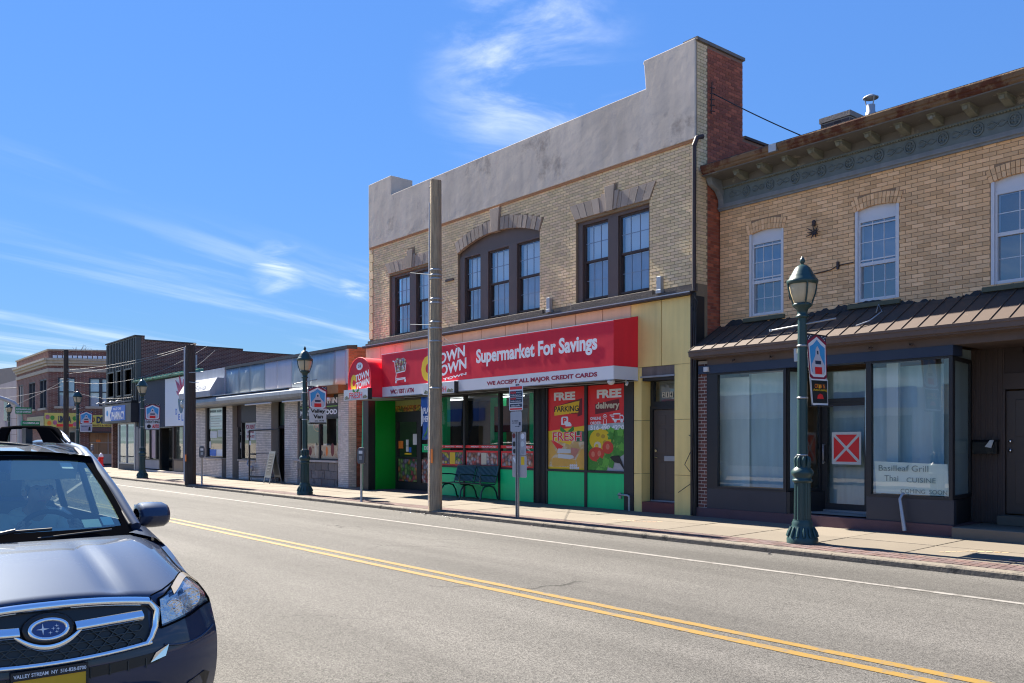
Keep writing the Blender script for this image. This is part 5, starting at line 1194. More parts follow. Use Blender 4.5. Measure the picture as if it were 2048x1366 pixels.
    for (a, c, z0, z1, m_) in ((-38.6,-37.8,1.85,2.15,M['white']),(-37.7,-37.05,1.9,2.2,M['white_paper']),(-38.65,-37.9,1.06,1.35,M['blue']),(-37.85,-37.05,1.06,1.35,M['letter_white']),(-38.7,-38.5,1.4,1.7,M['white'])): part('window_notice', MB().box(a,c,YF+.112,YF+.117,z0,z1), m_, w1)
    part('door_surround', MB().box(-36.948,-36.9,YF+.2,YF+.9,.12,3.3), M['brown_dark'], b); d1 = part('door', MB().box(-36.9,-36.44,YF+.8,YF+.86,.14,2.3), BK, b); part('door_head', MB().box(-36.93,-36.44,YF+.3,YF+.8,2.3,3.3), M['charcoal_panel'], b)
    d2 = part('door', MB().box(-35.77,-35.6,YF+.25,YF+.33,.14,2.3).box(-35.15,-35.1,YF+.25,YF+.33,.14,2.3).box(-35.6,-35.15,YF+.25,YF+.33,.14,.4).box(-35.6,-35.15,YF+.25,YF+.33,2.2,2.3), BK, b); pane(d2,-35.6,-35.15,.4,2.2,YF+.28)
    text('20-B', -35.55, -35.25, 1.98, 2.08, YF+.265, M['letter_white'], d2, .02); part('shield_print', MB().xz([(-35.58,1.65),(-35.2,1.65),(-35.2,1.45),(-35.39,1.28),(-35.58,1.45)], YF+.272, YF+.268), M['grey_sign'], d2)
    part('door_head', MB().box(-35.77,-34.95,YF+.2,YF+.3,2.302,3.3), M['brown_dark'], b)
    w2 = win(-34.95,-33.35,.96,2.52); part('head_panel', MB().box(-34.95,-33.34,YF+.06,YF+.2,2.522,3.3), M['charcoal_panel'], b)
    rs = part('poster', MB().box(-34.6,-33.6,YF+.10,YF+.112,1.75,2.46), M['white_paper'], w2); 
    text('FOR RENT', -34.55,-33.65,2.2,2.38,YF+.097,M['letter_dred'],rs,.04); text('BY OWNER',-34.4,-33.75,2.03,2.13,YF+.097,M['letter_dred'],rs,.03); text('917-804-7577',-34.5,-33.7,1.83,1.95,YF+.097,M['letter_dred'],rs,.03)
    # gated entrance
    part('entrance_wall', MB().box(-33.3,-32.36,YF+.7,YF+.8,.12,3.3).box(-32.36,-30.71,YF+.7,YF+.8,2.25,3.3), mat('tan_wall', (.34,.275,.19), .8, .15, 2), b)
    part('pale_panel', MB().box(-32.34,-31.2,YF+.58,YF+.62,2.32,3.2), mat('mint', (.42,.62,.52), .6, .08, 2), b)
    part('entrance_door', MB().box(-32.3,-31.3,YF+.62,YF+.68,.14,2.2), M['door_brown'], b); part('entrance_frame', MB().box(-31.9,-30.71,YF+.3,YF+.4,2.2,2.3).box(-32.42,-32.34,YF+.55,YF+.7,.14,3.3), BK, b)
    # restaurant window
    w3 = win(-29.52,-26.56,1.032,2.52,mull=(-28.0,)); sgn = part('sign_panel', MB().box(-29.6,-26.53,YF+.02,YF+.2,2.53,3.3), M['charcoal_panel'], b)
    for tx, a, c, z0, z1 in (('HOM',-29.4,-28.55,2.98,3.18),('MEAT',-29.4,-28.6,2.62,2.80),('LATIN',-27.75,-26.6,3.0,3.2),('FOOD',-27.6,-26.62,2.62,2.80)): text(tx, a, c, z0, z1, YF+.017, M['letter_white'], sgn, .05)
    for a, c in ((-29.4,-28.5),(-27.75,-26.6)): part('green_rule', MB().box(a,c,YF+.012,YF+.018,2.885,2.915), mat('lime', (.25,.5,.08), .5), sgn)
    for a, c in ((-29.44,-28.06),(-27.94,-26.64)): part('food_print', MB().box(a,c,YF+.10,YF+.112,1.085,1.55), mat('food_print', (.55,.42,.26), .6, .5, 5, spots=(4,.56,(.35,.09,.04))), w3)
    for k in range(7):
        x = -29.2+.42*k; h = .14+.1*(k % 3)
        part('food_shape', MB().xz([(x+.13*math.cos(i*.7)*(1 if k % 2 else .6), 1.2+h*.6+h*.7*math.sin(i*.7)) for i in range(9)], YF+.0985, YF+.096), [M['orange'], M['dred'], M['cream'], M['door_brown']][k % 4], w3)
    oc = part('open_sign', MB().tube([(-28.3+.33*math.cos(i*.35), YF+.16, 2.22+.17*math.sin(i*.35)) for i in range(19)], .014, 5), M['orange'], w3); text('OPEN', -28.5,-28.1,2.16,2.29,YF+.15,M['red'],oc,.03)
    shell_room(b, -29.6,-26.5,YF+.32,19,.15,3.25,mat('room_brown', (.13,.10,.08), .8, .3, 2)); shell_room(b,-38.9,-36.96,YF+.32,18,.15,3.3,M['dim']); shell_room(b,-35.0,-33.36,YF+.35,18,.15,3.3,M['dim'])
    part('shelf', MB().box(-28.6,-26.8,16,16.3,.2,2.0), M['door_brown'], b); part('white_bucket', MB().lathe([(.18,0),(.2,.3),(.0,.31)], (-28.9,15.0,1.3), 12), M['white'], b)
    part('rear_wall', MB().box(XL,XR-.3,19.5,24,.1,4.4), M['brick_char'], b); part('roof', MB().box(XL,XR-.3,YF+.3,24,4.2,4.3), M['tar'], b)
    mt = MB().tube([(-33.85,14.1,.95),(-33.85,14.05,.75),(-33.6,14.04,.7),(-33.4,14.04,.68)], .03, 8).tube([(-33.4,14.04,.68),(-33.4,14.04,.14)], .03, 8).lathe([(.07,-.1),(.09,-.08),(.09,.08),(.07,.1)], (-33.3,14.0,.62), 10)
    part('gas_meter', mt, M['zinc'], b)
    return b
low_row()
# open metal gate standing out from the entrance
g = thing('security_gate', 'black metal security gate standing open before a shop entrance', 'gate', (-32.0, 13.9, .14))
gx = MB().box(-32.02,-31.97,13.5,13.55,.14,2.2).box(-31.0,-30.95,13.95,14.0,.16,2.2)
def gbar(p, q, r=.022): return MB().tube([p, q], r, 6)
for nm, p, q, r in (('gate_post',(-32.9,13.75,.15),(-32.9,13.75,2.12),.035),('gate_post',(-31.0,14.12,.18),(-31.0,14.12,2.15),.03),('gate_rail',(-32.9,13.75,2.12),(-31.0,14.12,2.15),.035),('gate_rail',(-32.9,13.75,.32),(-31.0,14.12,.34),.035),('gate_rail',(-32.9,13.75,1.22),(-31.0,14.12,1.22),.012)):
    part(nm, gbar(p, q, r), M['black'], g)
part('gate_latch', MB().box(-32.75,-32.35,13.72,13.80,1.17,1.23), M['black'], g); part('gate_sticker', MB().box(-32.86,-32.72,13.73,13.74,1.55,1.72), M['white'], g)
# chalk board
s = thing('sandwich_board', 'grey framed chalkboard sandwich board leaning on the pavement by the gate', 'sandwich board', (-30.55, 13.6, .14))
for sgn_ in (1, -1):
    tp = lambda u, v, d=0: (-30.75+.55*u, 13.62 - sgn_*(.24*(1-v)) - d*sgn_, .145+1.18*v)
    f = MB()
    for (u0, u1, v0, v1) in ((0,.1,0,1),(.9,1,0,1),(.1,.9,.93,1),(.1,.9,.18,.25)):
        f.prism([tp(u0,v0),tp(u1,v0),tp(u1,v1),tp(u0,v1)], (0,.02,0))
    part('board_frame', f, mat('board_frame', (.10,.12,.14), .6, .15, 5), s); part('chalk_panel', MB().prism([tp(.1,.25),tp(.9,.25),tp(.9,.93),tp(.1,.93)], (0,.012,0)), mat('slate', (.05,.06,.07), .8, .2, 6), s)
cz = MB()
for k in range(6):
    v = .84-.09*k; q = lambda u, vv: (-30.75+.55*u, 13.62-.24*(1-vv)-.004, .145+1.18*vv)
    cz.quad(q(.2,v), q(.78-.1*(k % 3),v), q(.78-.1*(k % 3),v+.025), q(.2,v+.025))
part('chalk_lines', cz, mat('chalk', (.15,.16,.17), .9, .4, 30), s, kind='stuff')

# ================================================================== the deli with blue cladding
def deli():
    YF = 14.2; b = thing('deli_building', 'low deli shop with navy ribbed cladding, white sign board and copper green eave', 'building', (-45, 15, .1))
    part('wall', MB().box(-49.1,-40.47,YF+.06,YF+.3,2.42,4.85), M['black'], b); part('rear_wall', MB().box(-49.1,-40.47,19,24,.1,4.6), M['brick_char'], b); part('roof', MB().box(-49.1,-40.47,YF+.2,24,4.6,4.7), M['tar'], b)
    x = -48.75
    while x < -44.35: part('cladding_rib', MB().prism([(x,YF+.06,2.42),(x+.03,YF+.01,2.42),(x+.10,YF+.01,2.42),(x+.13,YF+.06,2.42)], (0,0,2.42)), M['navy_clad'], b); x += .165
    sb = part('sign_board', MB().box(-44.28,-40.9,YF-.04,YF+.05,2.45,4.78), mat('sign_white', (.74,.76,.80), .5, .06, 1), b)
    y = YF-.043; c = -41.95
    ov = [(c+.42*math.cos(i*.314-3.14), 3.62+.55*math.sin(i*.314-3.14)*(1 if math.sin(i*.314-3.14) < 0 else .0)) for i in range(20)]
    part('oval_print', MB().xz([(c+.42*math.cos(a), 3.75+.72*math.sin(a)) for a in [math.pi+math.pi*i/14 for i in range(15)]], y, y-.002), mat('lake', (.07,.16,.24), .5, .4, 5, spots=(3,.55,(.10,.22,.08))), sb)
    pk = mat('flower_pink', (.62,.13,.20), .5, .2); ft = MB()
    for i in range(11):
        a = .35+2.45*i/10; r = .42+.22*(i % 3); ft.tube([(c+.06*math.cos(a),y-.004,3.85),(c+r*.6*math.cos(a),y-.004,3.85+r*.7*math.sin(a)),(c+r*math.cos(a+.3),y-.004,3.85+r*1.25*math.sin(a))], [.05,.07,.02], 5)
    part('flourish_print', ft, pk, sb); part('flourish_print', MB().xz([(c+.3*math.cos(i*.5), 4.05+.22*math.sin(i*.5)) for i in range(12)], y, y-.002), pk, sb)
    for ch_, dx, dz in (('D',-.78,2.98),('E',-.38,2.72),('L',.08,2.68),('I',.52,2.86)): text(ch_, c+dx, c+dx+(.22 if ch_ != 'I' else .07), dz, dz+.30, y-.001, M['blue'], sb, .03)
    ev = MB().prism([(-49.2,YF-.22,4.86),(-49.2,YF-.25,4.93),(-49.2,YF+.5,5.12),(-49.2,YF+.5,4.86)], (8.7,0,0)); part('eave', ev, M['copper'], b)
    x = -49.0
    er = MB()
    while x < -40.6: er.prism([(x,YF-.26,4.93),(x,YF+.5,5.12),(x,YF+.5,5.17),(x,YF-.26,4.98)], (.05,0,0)); x += .42
    part('eave_ribs', er, M['copper'], b)
    # ground floor
    part('tile_strip', MB().box(-48.75,-48.15,YF,YF+.15,.06,2.4), mat('tile_check', (.26,.25,.25), .6, .4, 14), b)
    w = part('shop_window', MB().box(-48.1,-45.35,YF+.02,YF+.12,.74,.80).box(-48.1,-45.35,YF+.02,YF+.12,2.34,2.41).box(-47.0,-46.85,YF+.02,YF+.12,.8,2.34).box(-46.0,-45.85,YF+.02,YF+.12,.8,2.34).box(-45.42,-45.3,YF+.02,YF+.12,.06,2.41), M['black'], b); pane(w,-48.1,-45.4,.8,2.34,YF+.1)
    part('poster', MB().box(-46.8,-46.05,YF+.085,YF+.095,.85,2.3), mat('pink_poster', (.52,.38,.40), .6, .35, 4), w)
    part('stall_riser', MB().box(-48.15,-45.42,YF+.02,YF+.14,.3,.735), mat('riser_grey', (.28,.29,.33), .6, .12), b); part('step', MB().box(-48.2,-40.5,YF-.12,YF+.02,.02,.24), M['brick_white'], b)
    part('entrance', MB().box(-45.3,-43.35,YF+.5,YF+.55,.1,2.41).box(-45.3,-43.35,YF+.02,YF+.5,2.38,2.42), M['black_gloss'], b)
    w2 = part('shop_window', MB().box(-43.35,-43.2,YF+.02,YF+.12,.1,2.41).box(-41.9,-41.78,YF+.02,YF+.12,.1,2.41).box(-43.2,-41.9,YF+.02,YF+.12,.78,.86).box(-40.9,-40.5,YF+.02,YF+.12,.1,2.42).box(-41.78,-40.9,YF+.02,YF+.12,.78,.86), M['brown_dark'], b); pane(w2,-43.2,-41.9,.86,2.4,YF+.1); pane(w2,-41.78,-40.9,.86,2.4,YF+.1)
    pb = MB(); x = -43.3
    while x < -40.6: pb.box(x, x+.10, YF+.03, YF+.1, .26, .775); x += .112
    part('bead_board', pb, mat('tan_board', (.30,.23,.16), .7, .15, 3), b); shell_room(b,-49,-40.5,YF+.16,18.5,.1,2.42,M['dim'])
deli()
# ================================================================== the pharmacy
def pharmacy():
    YF = 14.2; XL, XR = -54.9, -49.15
    b = thing('pharmacy_building', 'two storey pharmacy with dark ribbed metal front, blue sign and dark brick side wall', 'building', (-52, 15, .1))
    part('upper_core', wall_cells(MB(), XL, XR-.02, 3.95, 7.40, [(-54.4,-53.2,4.3,5.65),(-52.55,-51.75,4.3,5.65),(-51.0,-49.7,4.3,5.65)], YF, YF+.25), M['clad_dark'], b)
    x = XL+.05
    while x < XR-.1:
        segs_ = [(3.98,7.34)]
        for a, c in ((-54.4,-53.2),(-52.55,-51.75),(-51.0,-49.7)):
            if a-.12 < x < c+.05: segs_ = [(3.98,4.22),(5.74,7.34)]
        me = MB()
        for z0, z1 in segs_: me.box(x, x+.075, YF-.045, YF-.0, z0, z1)
        part('cladding_rib', me, M['clad_dark'], b); x += .315
    for a, c in ((-54.4,-53.2),(-52.55,-51.75),(-51.0,-49.7)):
        w = part('window', MB().box(a-.1,a,YF-.09,YF+.2,4.22,5.73).box(c,c+.1,YF-.09,YF+.2,4.22,5.73).box(a,c,YF-.09,YF+.2,5.65,5.73).box(a,c,YF-.09,YF+.2,4.22,4.3), M['clad_dark'], b)
        part('pane', MB().quad((a,YF+.15,4.3),(c,YF+.15,4.3),(c,YF+.15,5.65),(a,YF+.15,5.65)), M['black_gloss'], w)
    part('coping', MB().box(XL-.04,XR+.02,YF-.09,YF+.44,7.402,7.46), M['charcoal_panel'], b); part('soffit', MB().box(XL,XR,13.95,YF+.25,3.86,3.948), M['charcoal_panel'], b)
    sw = bricktex('far_dark_brick', (.17,.065,.05), (.09,.04,.038), (.26,.19,.165), 'Y', .215, .075)
    part('side_wall', MB().box(XR-.25,XR,YF+.26,YF+.44,2.4,7.40).box(XR-.25,XR,YF+.44,17.42,2.4,7.2).box(XR-.25,XR,17.42,20.15,2.4,7.07).box(XR-.25,XR,20.15,30,2.4,6.94), sw, b)
    part('side_coping', MB().box(XR-.3,XR+.04,YF+.442,17.42,7.202,7.26).box(XR-.3,XR+.04,17.421,20.15,7.072,7.12).box(XR-.3,XR+.04,20.151,30,6.942,6.99), M['charcoal_panel'], b)
    part('edge_paint', MB().box(XR,XR+.015,YF+.0,YF+.25,4.4,7.2), M['clad_dark'], b)
    part('rear_wall', MB().box(XL,XR-.3,25,30,.1,6.8), sw, b); part('roof', MB().box(XL,XR-.3,YF+.3,30,6.6,6.7), M['tar'], b); part('far_side_wall', MB().box(XL,XL+.25,YF+.26,30,.1,7.0), sw, b)
    part('vent_stack', MB().tube([(XR+.3,17.3,5.0),(XR+.3,17.3,6.55)], .08, 8), M['zinc'], b)
    sb = part('sign_box', MB().box(-54.5,-48.95,13.86,YF+.2,2.74,3.80), M['navy_black'], b); y = 13.845
    sg = part('sign_face', MB().box(-53.95,-49.95,13.85,13.862,2.87,3.70), M['blue'], sb); part('sign_white', MB().xz([(-53.95,2.87),(-53.95,3.70),(-52.4,3.70),(-52.9,3.2),(-52.7,2.87)], y+.004, y+.001), M['letter_white'], sg)
    text('PHARMACY', -52.55, -50.1, 2.93, 3.38, y, M['letter_white'], sg, .03); text('VALLEY CARE', -52.2, -50.7, 3.47, 3.6, y, M['letter_white'], sg, .02)
    part('sign_swirl', MB().xz([(-53.45+.2*math.cos(i*.6), 3.32+.17*math.sin(i*.6)) for i in range(11)], y, y-.002), M['sky_print'], sg)
    for k in range(4): part('sign_lamp', MB().tube([(-54+1.3*k,13.85,3.86),(-54+1.3*k,13.5,3.92),(-54+1.3*k,13.42,3.86)], .04, 6), M['zinc'], b)
    w = part('shop_window', MB().box(-52.45,-52.25,YF-.05,YF+.1,.06,2.74).box(-49.4,-49.2,YF-.05,YF+.1,.06,2.74).box(-50.85,-50.78,YF-.05,YF+.1,.5,2.7).box(-52.25,-49.4,YF-.05,YF+.1,2.66,2.74).box(-52.25,-49.4,YF-.05,YF+.1,.46,.52), M['zinc'], b); pane(w,-52.25,-50.85,.52,2.66,YF,M['glass_up']); pane(w,-50.78,-49.4,.52,2.66,YF,M['glass_up'])
    part('stall_riser', MB().box(-52.25,-49.4,YF-.02,YF+.08,.04,.46), mat('riser_dark', (.06,.065,.075), .6, .15), b); shell_room(b,-52.4,-49.3,YF+.3,18,.1,2.8,mat('pharm_wall', (.22,.24,.25), .8, .3, 1.5))
    part('corner_wall', MB().prism([(-52.45,YF,.06),(-54.3,15.6,.06),(-54.3,15.8,.06),(-52.45,YF+.2,.06)], (0,0,2.68)), M['zinc'], b)
    part('tile_strip', MB().box(-49.19,-48.8,YF-.02,YF+.1,.06,2.5), mat('tile_check', (.26,.25,.25), .6, .4, 14), b)
pharmacy()
# ================================================================== corner brick block across the side street
def corner_block():
    P0 = Vector((-70.25, 14.2, 0)); b = thing('corner_building', 'two storey dark red brick corner block with stone bands and a boarded shopfront', 'building', (-70, 15, .1))
    br = bricktex('corner_brick_x', (.20,.07,.05), (.12,.045,.036), (.28,.22,.19), 'X', .24, .085); ang = R(62)
    e = Vector((math.cos(ang), math.sin(ang), 0)); n = Vector((e.y, -e.x, 0))   # direction and outward normal of the street-corner face
    LR, LL = 16.0, 11.85
    def Rp(u, z, d=0): q = P0 + e*u + n*d; return (q.x, q.y, z)
    def rbox(u0, u1, z0, z1, d0, d1): return MB().prism([Rp(u0,z0,d0),Rp(u1,z0,d0),Rp(u1,z0,d1),Rp(u0,z0,d1)], (0,0,z1-z0))
    H = 8.35
    winR = [(.62,1.80,4.3,6.4),(2.72,4.3,4.3,6.4),(5.3,6.6,4.3,6.4)]
    bm_r = MB(); 
    us = sorted({0, LR, *[k for w in winR for k in w[:2]]}); zz = [2.9,4.3,6.4,H]
    for i in range(len(us)-1):
        for j in range(3):
            cu, cz = (us[i]+us[i+1])/2, (zz[j]+zz[j+1])/2
            if any(w[0] < cu < w[1] and w[2] < cz < w[3] for w in winR): continue
            q = rbox(us[i], us[i+1], zz[j], zz[j+1], -.3, 0); bm_r.add(q.v, q.f)
    q = rbox(.02, .35, .1, 2.9, -.3, 0); bm_r.add(q.v, q.f); q = rbox(2.1, 2.72, .1, 2.9, -.3, 0); bm_r.add(q.v, q.f); q = rbox(5.25, LR, .1, 2.9, -.3, 0); bm_r.add(q.v, q.f)
    part('wall', bm_r, br, b)
    winL = [(-73.2,-70.9,4.2,6.35),(-77.2,-74.8,4.2,6.35),(-81.2,-79.3,4.2,6.35)]
    part('wall', wall_cells(MB(), P0.x-LL, P0.x-.01, .1, H, winL, 14.2, 14.5), br, b)
    for (x0, x1, z0, z1) in winL:
        w = part('window', MB().box(x0,x0+.12,14.22,14.4,z0,z1).box(x1-.12,x1,14.22,14.4,z0,z1).box((x0+x1)/2-.06,(x0+x1)/2+.06,14.22,14.4,z0,z1).box(x0,x1,14.22,14.4,z1-.1,z1), M['navy_black'], b); pane(w, x0, x1, z0, z1, 14.36, M['glass_up']); part('blind', MB().quad((x0,14.48,z0),(x1,14.48,z0),(x1,14.48,z1),(x0,14.48,z1)), M['blind'], w); part('window_sill', MB().box(x0-.15,x1+.15,14.08,14.4,z0-.16,z0), M['limestone'], b)
    for (u0, u1, z0, z1) in winR:
        mbw = MB()
        for a, c in ((u0,u0+.07),((u0+u1)/2-.10,(u0+u1)/2+.10),(u1-.07,u1)): q = rbox(a,c,z0,z1,-.2,-.02); mbw.add(q.v,q.f)
        q = rbox(u0,u1,z1-.1,z1,-.2,-.03); mbw.add(q.v,q.f); q = rbox(u0,u1,(z0+z1)/2-.04,(z0+z1)/2+.04,-.2,-.05); mbw.add(q.v,q.f)
        w = part('window', mbw, M['navy_black'], b)
        for a, c in ((u0+.07,(u0+u1)/2-.10),((u0+u1)/2+.10,u1-.07)): part('pane', MB().quad(Rp(a,z0,-.1),Rp(c,z0,-.1),Rp(c,z1,-.1),Rp(a,z1,-.1)), M['glass_up'], w)
        part('blind', MB().quad(Rp(u0,z0,-.24),Rp(u1,z0,-.24),Rp(u1,z1,-.24),Rp(u0,z1,-.24)), M['blind'], w)
        part('window_sill', rbox(u0-.2,u1+.2,z0-.17,z0,-.1,.12), M['limestone'], b)
    def band(z0, z1, d, m, nm):
        mb = rbox(-.0, LR, z0, z1, 0, d); mb.box(P0.x-LL-.05, P0.x+d*.5, 14.2-d, 14.2, z0+.001, z1+.001)
        part(nm, mb, m, b)
    band(6.80,7.05,.06,M['limestone'],'stone_band'); band(7.42,7.62,.22,M['limestone'],'cornice'); band(7.622,7.78,.34,M['limestone'],'cornice_top'); band(H,H+.10,.08,M['limestone'],'coping'); band(7.25,7.40,.10,M['limestone'],'stone_band')
    dn = MB(); u = .3
    while u < LR: q = rbox(u, u+.27, 7.80, 8.0, 0, .05); dn.add(q.v,q.f); u += .34
    part('stone_blocks', dn, M['letter_white'], b)
    # shop sign and boarded shopfront
    def rtext(s_, u0, u1, z0, z1, m, par, bold=.03): text(s_, u0, u1, z0, z1, 0, m, par, bold, fn=lambda x, z, d: Rp(x, z, .24+d))
    sg = part('shop_sign', rbox(-.2, 2.2, 2.75, 3.8, .05, .22), mat('sign_yellow', (.62,.52,.12), .5, .15, 2), b)
    rtext('LIMEÑA', .72, 1.58, 3.1, 3.68, M['navy'], sg, .06); part('print_red', rbox(.6,1.7,2.8,3.0,.22,.226), M['red'], sg)
    for k, (u, z) in enumerate(((.0,3.5),(.33,3.45),(.12,3.05),(.5,3.1),(1.82,3.4),(2.05,3.1),(1.85,2.98))): part('fruit_print', MB().prism([Rp(u+.15*math.cos(i*.63), z+.17*math.sin(i*.63), .222) for i in range(10)], n*.006), [mat('fruit_pink', (.45,.14,.22), .5, .4, 4), M['pgreen'], M['orange']][k % 3], sg)
    s2 = part('shop_sign', rbox(2.75, 5.2, 2.8, 3.65, .05, .22), mat('sign_yellow2', (.70,.60,.10), .5, .1, 2), b); rtext('DELI', 3.3, 4.15, 3.05, 3.55, M['navy'], s2, .06); rtext('PIZZA', 2.8, 3.22, 3.15, 3.48, M['dred'], s2, .04); rtext('FRUITS & VEGS', 3.0, 4.3, 2.84, 2.97, M['dred'], s2, .02)
    s3 = part('shop_sign', MB().box(P0.x-6.5,P0.x-.6,14.0,14.18,2.7,3.6), mat('sign_worn', (.36,.33,.18), .6, .35, 2), b)
    rr = MB(); u = 2.0
    while u < 5.6: q = MB().prism([Rp(u,2.70,.2),Rp(u+.09,2.70,.2),Rp(u+.09,2.46,.6),Rp(u,2.46,.6)], (0,0,.05)); rr.add(q.v,q.f); u += .11
    part('tile_awning', rr, mat('terracotta_dark', (.22,.09,.055), .85, .25, 5), b); part('awning_edge', rbox(2.0,5.6,2.38,2.45,.54,.6), M['black'], b)
    bo = MB()
    bd = mat('plywood', (.33,.20,.10), .8, .3, 1.3, streak=.3)
    u = 2.74
    for k in range(4): part('board', rbox(u+.625*k, u+.625*k+.615, .8, 2.36, -.18, -.1-.01*(k % 2)), bd, b)
    part('board_frame', MB().add(*(lambda q: (q.v, q.f))(rbox(2.73,5.25,1.60,1.66,-.1,-.05))).add(*(lambda q: (q.v, q.f))(rbox(4.0,4.06,.8,2.36,-.09,-.04))), M['limestone'], b)
    part('notice', rbox(3.2,3.5,1.68,1.86,-.1,-.06), M['orange'], b); part('stall_riser', rbox(2.73,5.25,.1,.8,-.3,-.05), M['limestone'], b); part('white_shopfront', rbox(.36,2.09,.1,2.9,-.3,-.05), M['limestone'], b)
    for u0 in (.6,1.4): part('shop_opening', rbox(u0,u0+.35,1.3,2.4,-.1,-.03), M['black_gloss'], b)
    part('roof', MB().prism([(P0.x-LL,14.5,H-.4),(P0.x-.2,14.5,H-.4),Rp(LR,H-.4,-.3),(P0.x-LL,28.3,H-.4)], (0,0,.05)), M['tar'], b)
corner_block()
f = thing('stucco_building', 'plain grey stucco building at the far left end of the street', 'building', (-90, 15, .1))
part('wall', MB().box(-118,-80.2,14.6,28,.1,7.0), mat('stucco_lilac', (.33,.29,.31), .9, .2, .6, streak=.2), f); part('wing', MB().box(-82.2,-80.0,14.3,14.58,.1,7.3), mat('stucco_white', (.55,.52,.50), .9, .1, .6), f); part('roof', MB().prism([(-118,14.6,7.0),(-82.2,14.6,7.0),(-84,14.6,8.1),(-100,14.6,8.8),(-118,14.6,8.8)], (0,13,0)), mat('roof_grey', (.12,.11,.12), .8, .2), f)
for x in (-90,-97,-104): part('window', MB().box(x,x+1.6,14.55,14.598,3.6,5.4), M['black_gloss'], f)
ht = thing('terrace_building', 'long dark building closing the view at the far end of the street', 'building', (-150, 20, 0))
part('wall', MB().box(-190,-140,16,40,.0,8), mat('far_grey', (.14,.13,.14), .9, .2, .3), ht); part('roof', MB().box(-190,-140,16,40,8,8.3), M['tar'], ht)
# ================================================================== street lamps
def lamp_mesh_parts(root):
    G = M['lamp_green']
    part('base', MB().lathe([(.235,0),(.235,.07),(.22,.10),(.19,.17),(.165,.25),(.155,.28),(.158,.31),(.142,.335),(.14,.36)], n=28), G, root)
    lv = MB()
    for k in range(14):
        a = k*2*math.pi/14; ca, sa = math.cos(a), math.sin(a)
        lv.tube([(.225*ca,.225*sa,.10),(.20*ca,.20*sa,.17),(.172*ca,.172*sa,.25)], [.022,.026,.010], 6)
    part('base_leaves', lv, G, root, kind='stuff')
    part('fluted_shaft', MB().lathe([(.128,.345),(.122,.95)], n=32, flute=.10, smooth=False), G, root)
    part('lower_collar', MB().lathe([(.122,.93),(.15,.95),(.15,.975),(.13,.985),(.135,1.02),(.165,1.06),(.165,1.10),(.13,1.15),(.10,1.175),(.09,1.2)], n=24), G, root)
    cl = MB()
    for k in range(8):
        a = k*math.pi/4; ca, sa = math.cos(a), math.sin(a)
        cl.tube([(.085*ca,.085*sa,1.16),(.10*ca,.10*sa,1.26),(.105*ca,.105*sa,1.30),(.08*ca,.08*sa,1.335)], [.035,.03,.026,.012], 6)
    part('leaf_collar', cl, G, root, kind='stuff')
    part('shaft', MB().lathe([(.085,1.18),(.078,1.4),(.074,2.2),(.068,3.40),(.068,3.47)], n=20), G, root)
    for z in (1.34,2.22,3.02): part('band_ring', MB().lathe([(.078,z),(.084,z+.006),(.084,z+.02),(.078,z+.026)], n=20), M['steel'], root)
    part('neck', MB().lathe([(.07,3.46),(.098,3.47),(.098,3.495),(.075,3.51),(.075,3.55),(.09,3.60),(.13,3.63),(.15,3.65),(.15,3.675),(.12,3.69)], n=20), G, root)
    part('globe', MB().lathe([(.115,3.685),(.15,3.75),(.18,3.84),(.197,3.93),(.20,3.985)], n=28), M['lamp_glass'], root)
    cg = MB()
    for k in range(4):
        a = k*math.pi/2 + .9; ca, sa = math.cos(a), math.sin(a)
        cg.tube([(r*ca, r*sa, z) for r, z in ((.14,3.665),(.168,3.75),(.20,3.84),(.218,3.93),(.222,4.0))], .013, 6)
    part('globe_cage', cg, G, root)
    part('hood', MB().lathe([(.195,3.975),(.225,3.98),(.235,4.01),(.235,4.04),(.20,4.065),(.192,4.10),(.165,4.135),(.155,4.16),(.135,4.19),(.11,4.235),(.075,4.265),(.03,4.285)], n=28), G, root)
    part('finial', MB().lathe([(.028,4.27),(.02,4.30),(.034,4.315),(.04,4.345),(.03,4.375),(.014,4.40),(.006,4.42)], n=12), G, root)
    part('holder_arm', MB().tube([(-.55,-.02,3.32),(.55,.02,3.40)], .014, 8).lathe([(.02,-.02),(.025,0),(.02,.02)], (-.55,-.02,3.32), 8), M['steel'], root)
    part('clamp', MB().box(-.12,-.06,-.04,.04,2.80,2.92).box(-.13,-.09,-.03,.03,2.9,3.0), M['zinc'], root)
    part('banner_arm', MB().tube([(0,.06,3.23),(0,.70,3.235)], .012, 6).tube([(.1,.06,2.115),(.1,.70,2.12)], .012, 6), M['black'], root)
lamps = []
def copy_tree(o, parent=None):
    c = o.copy(); COL.objects.link(c)
    if parent is not None: c.parent = parent
    for ch_ in o.children: copy_tree(ch_, c)
    return c
LL = [(-7.5,11.97,'near green street lamp in front of the vacant black framed shop'),(-23.9,11.70,'green street lamp with the Valley Van banner before the white brick row'),
      (-39.45,11.65,'green street lamp with the EVERYTHING AUTO banner in front of the deli'),(-50.7,11.65,'green street lamp before the corner block, left of the pharmacy'),(-70.4,11.7,'tiny far street lamp behind the roof of the parked car')]
root = thing('street_lamp', LL[0][2], 'street lamp', (LL[0][0], LL[0][1], zs(LL[0][1])), 'green street lamps along the kerb', world=False)
lamp_mesh_parts(root)
for i, (x, y, lb) in enumerate(LL):
    o = root if i == 0 else copy_tree(root)
    o.location = (x, y, zs(y) if x > -56 else .12); o['label'] = lb; o.rotation_euler.z = [0, .15, -.1, .2, .1][i]; lamps.append(o)
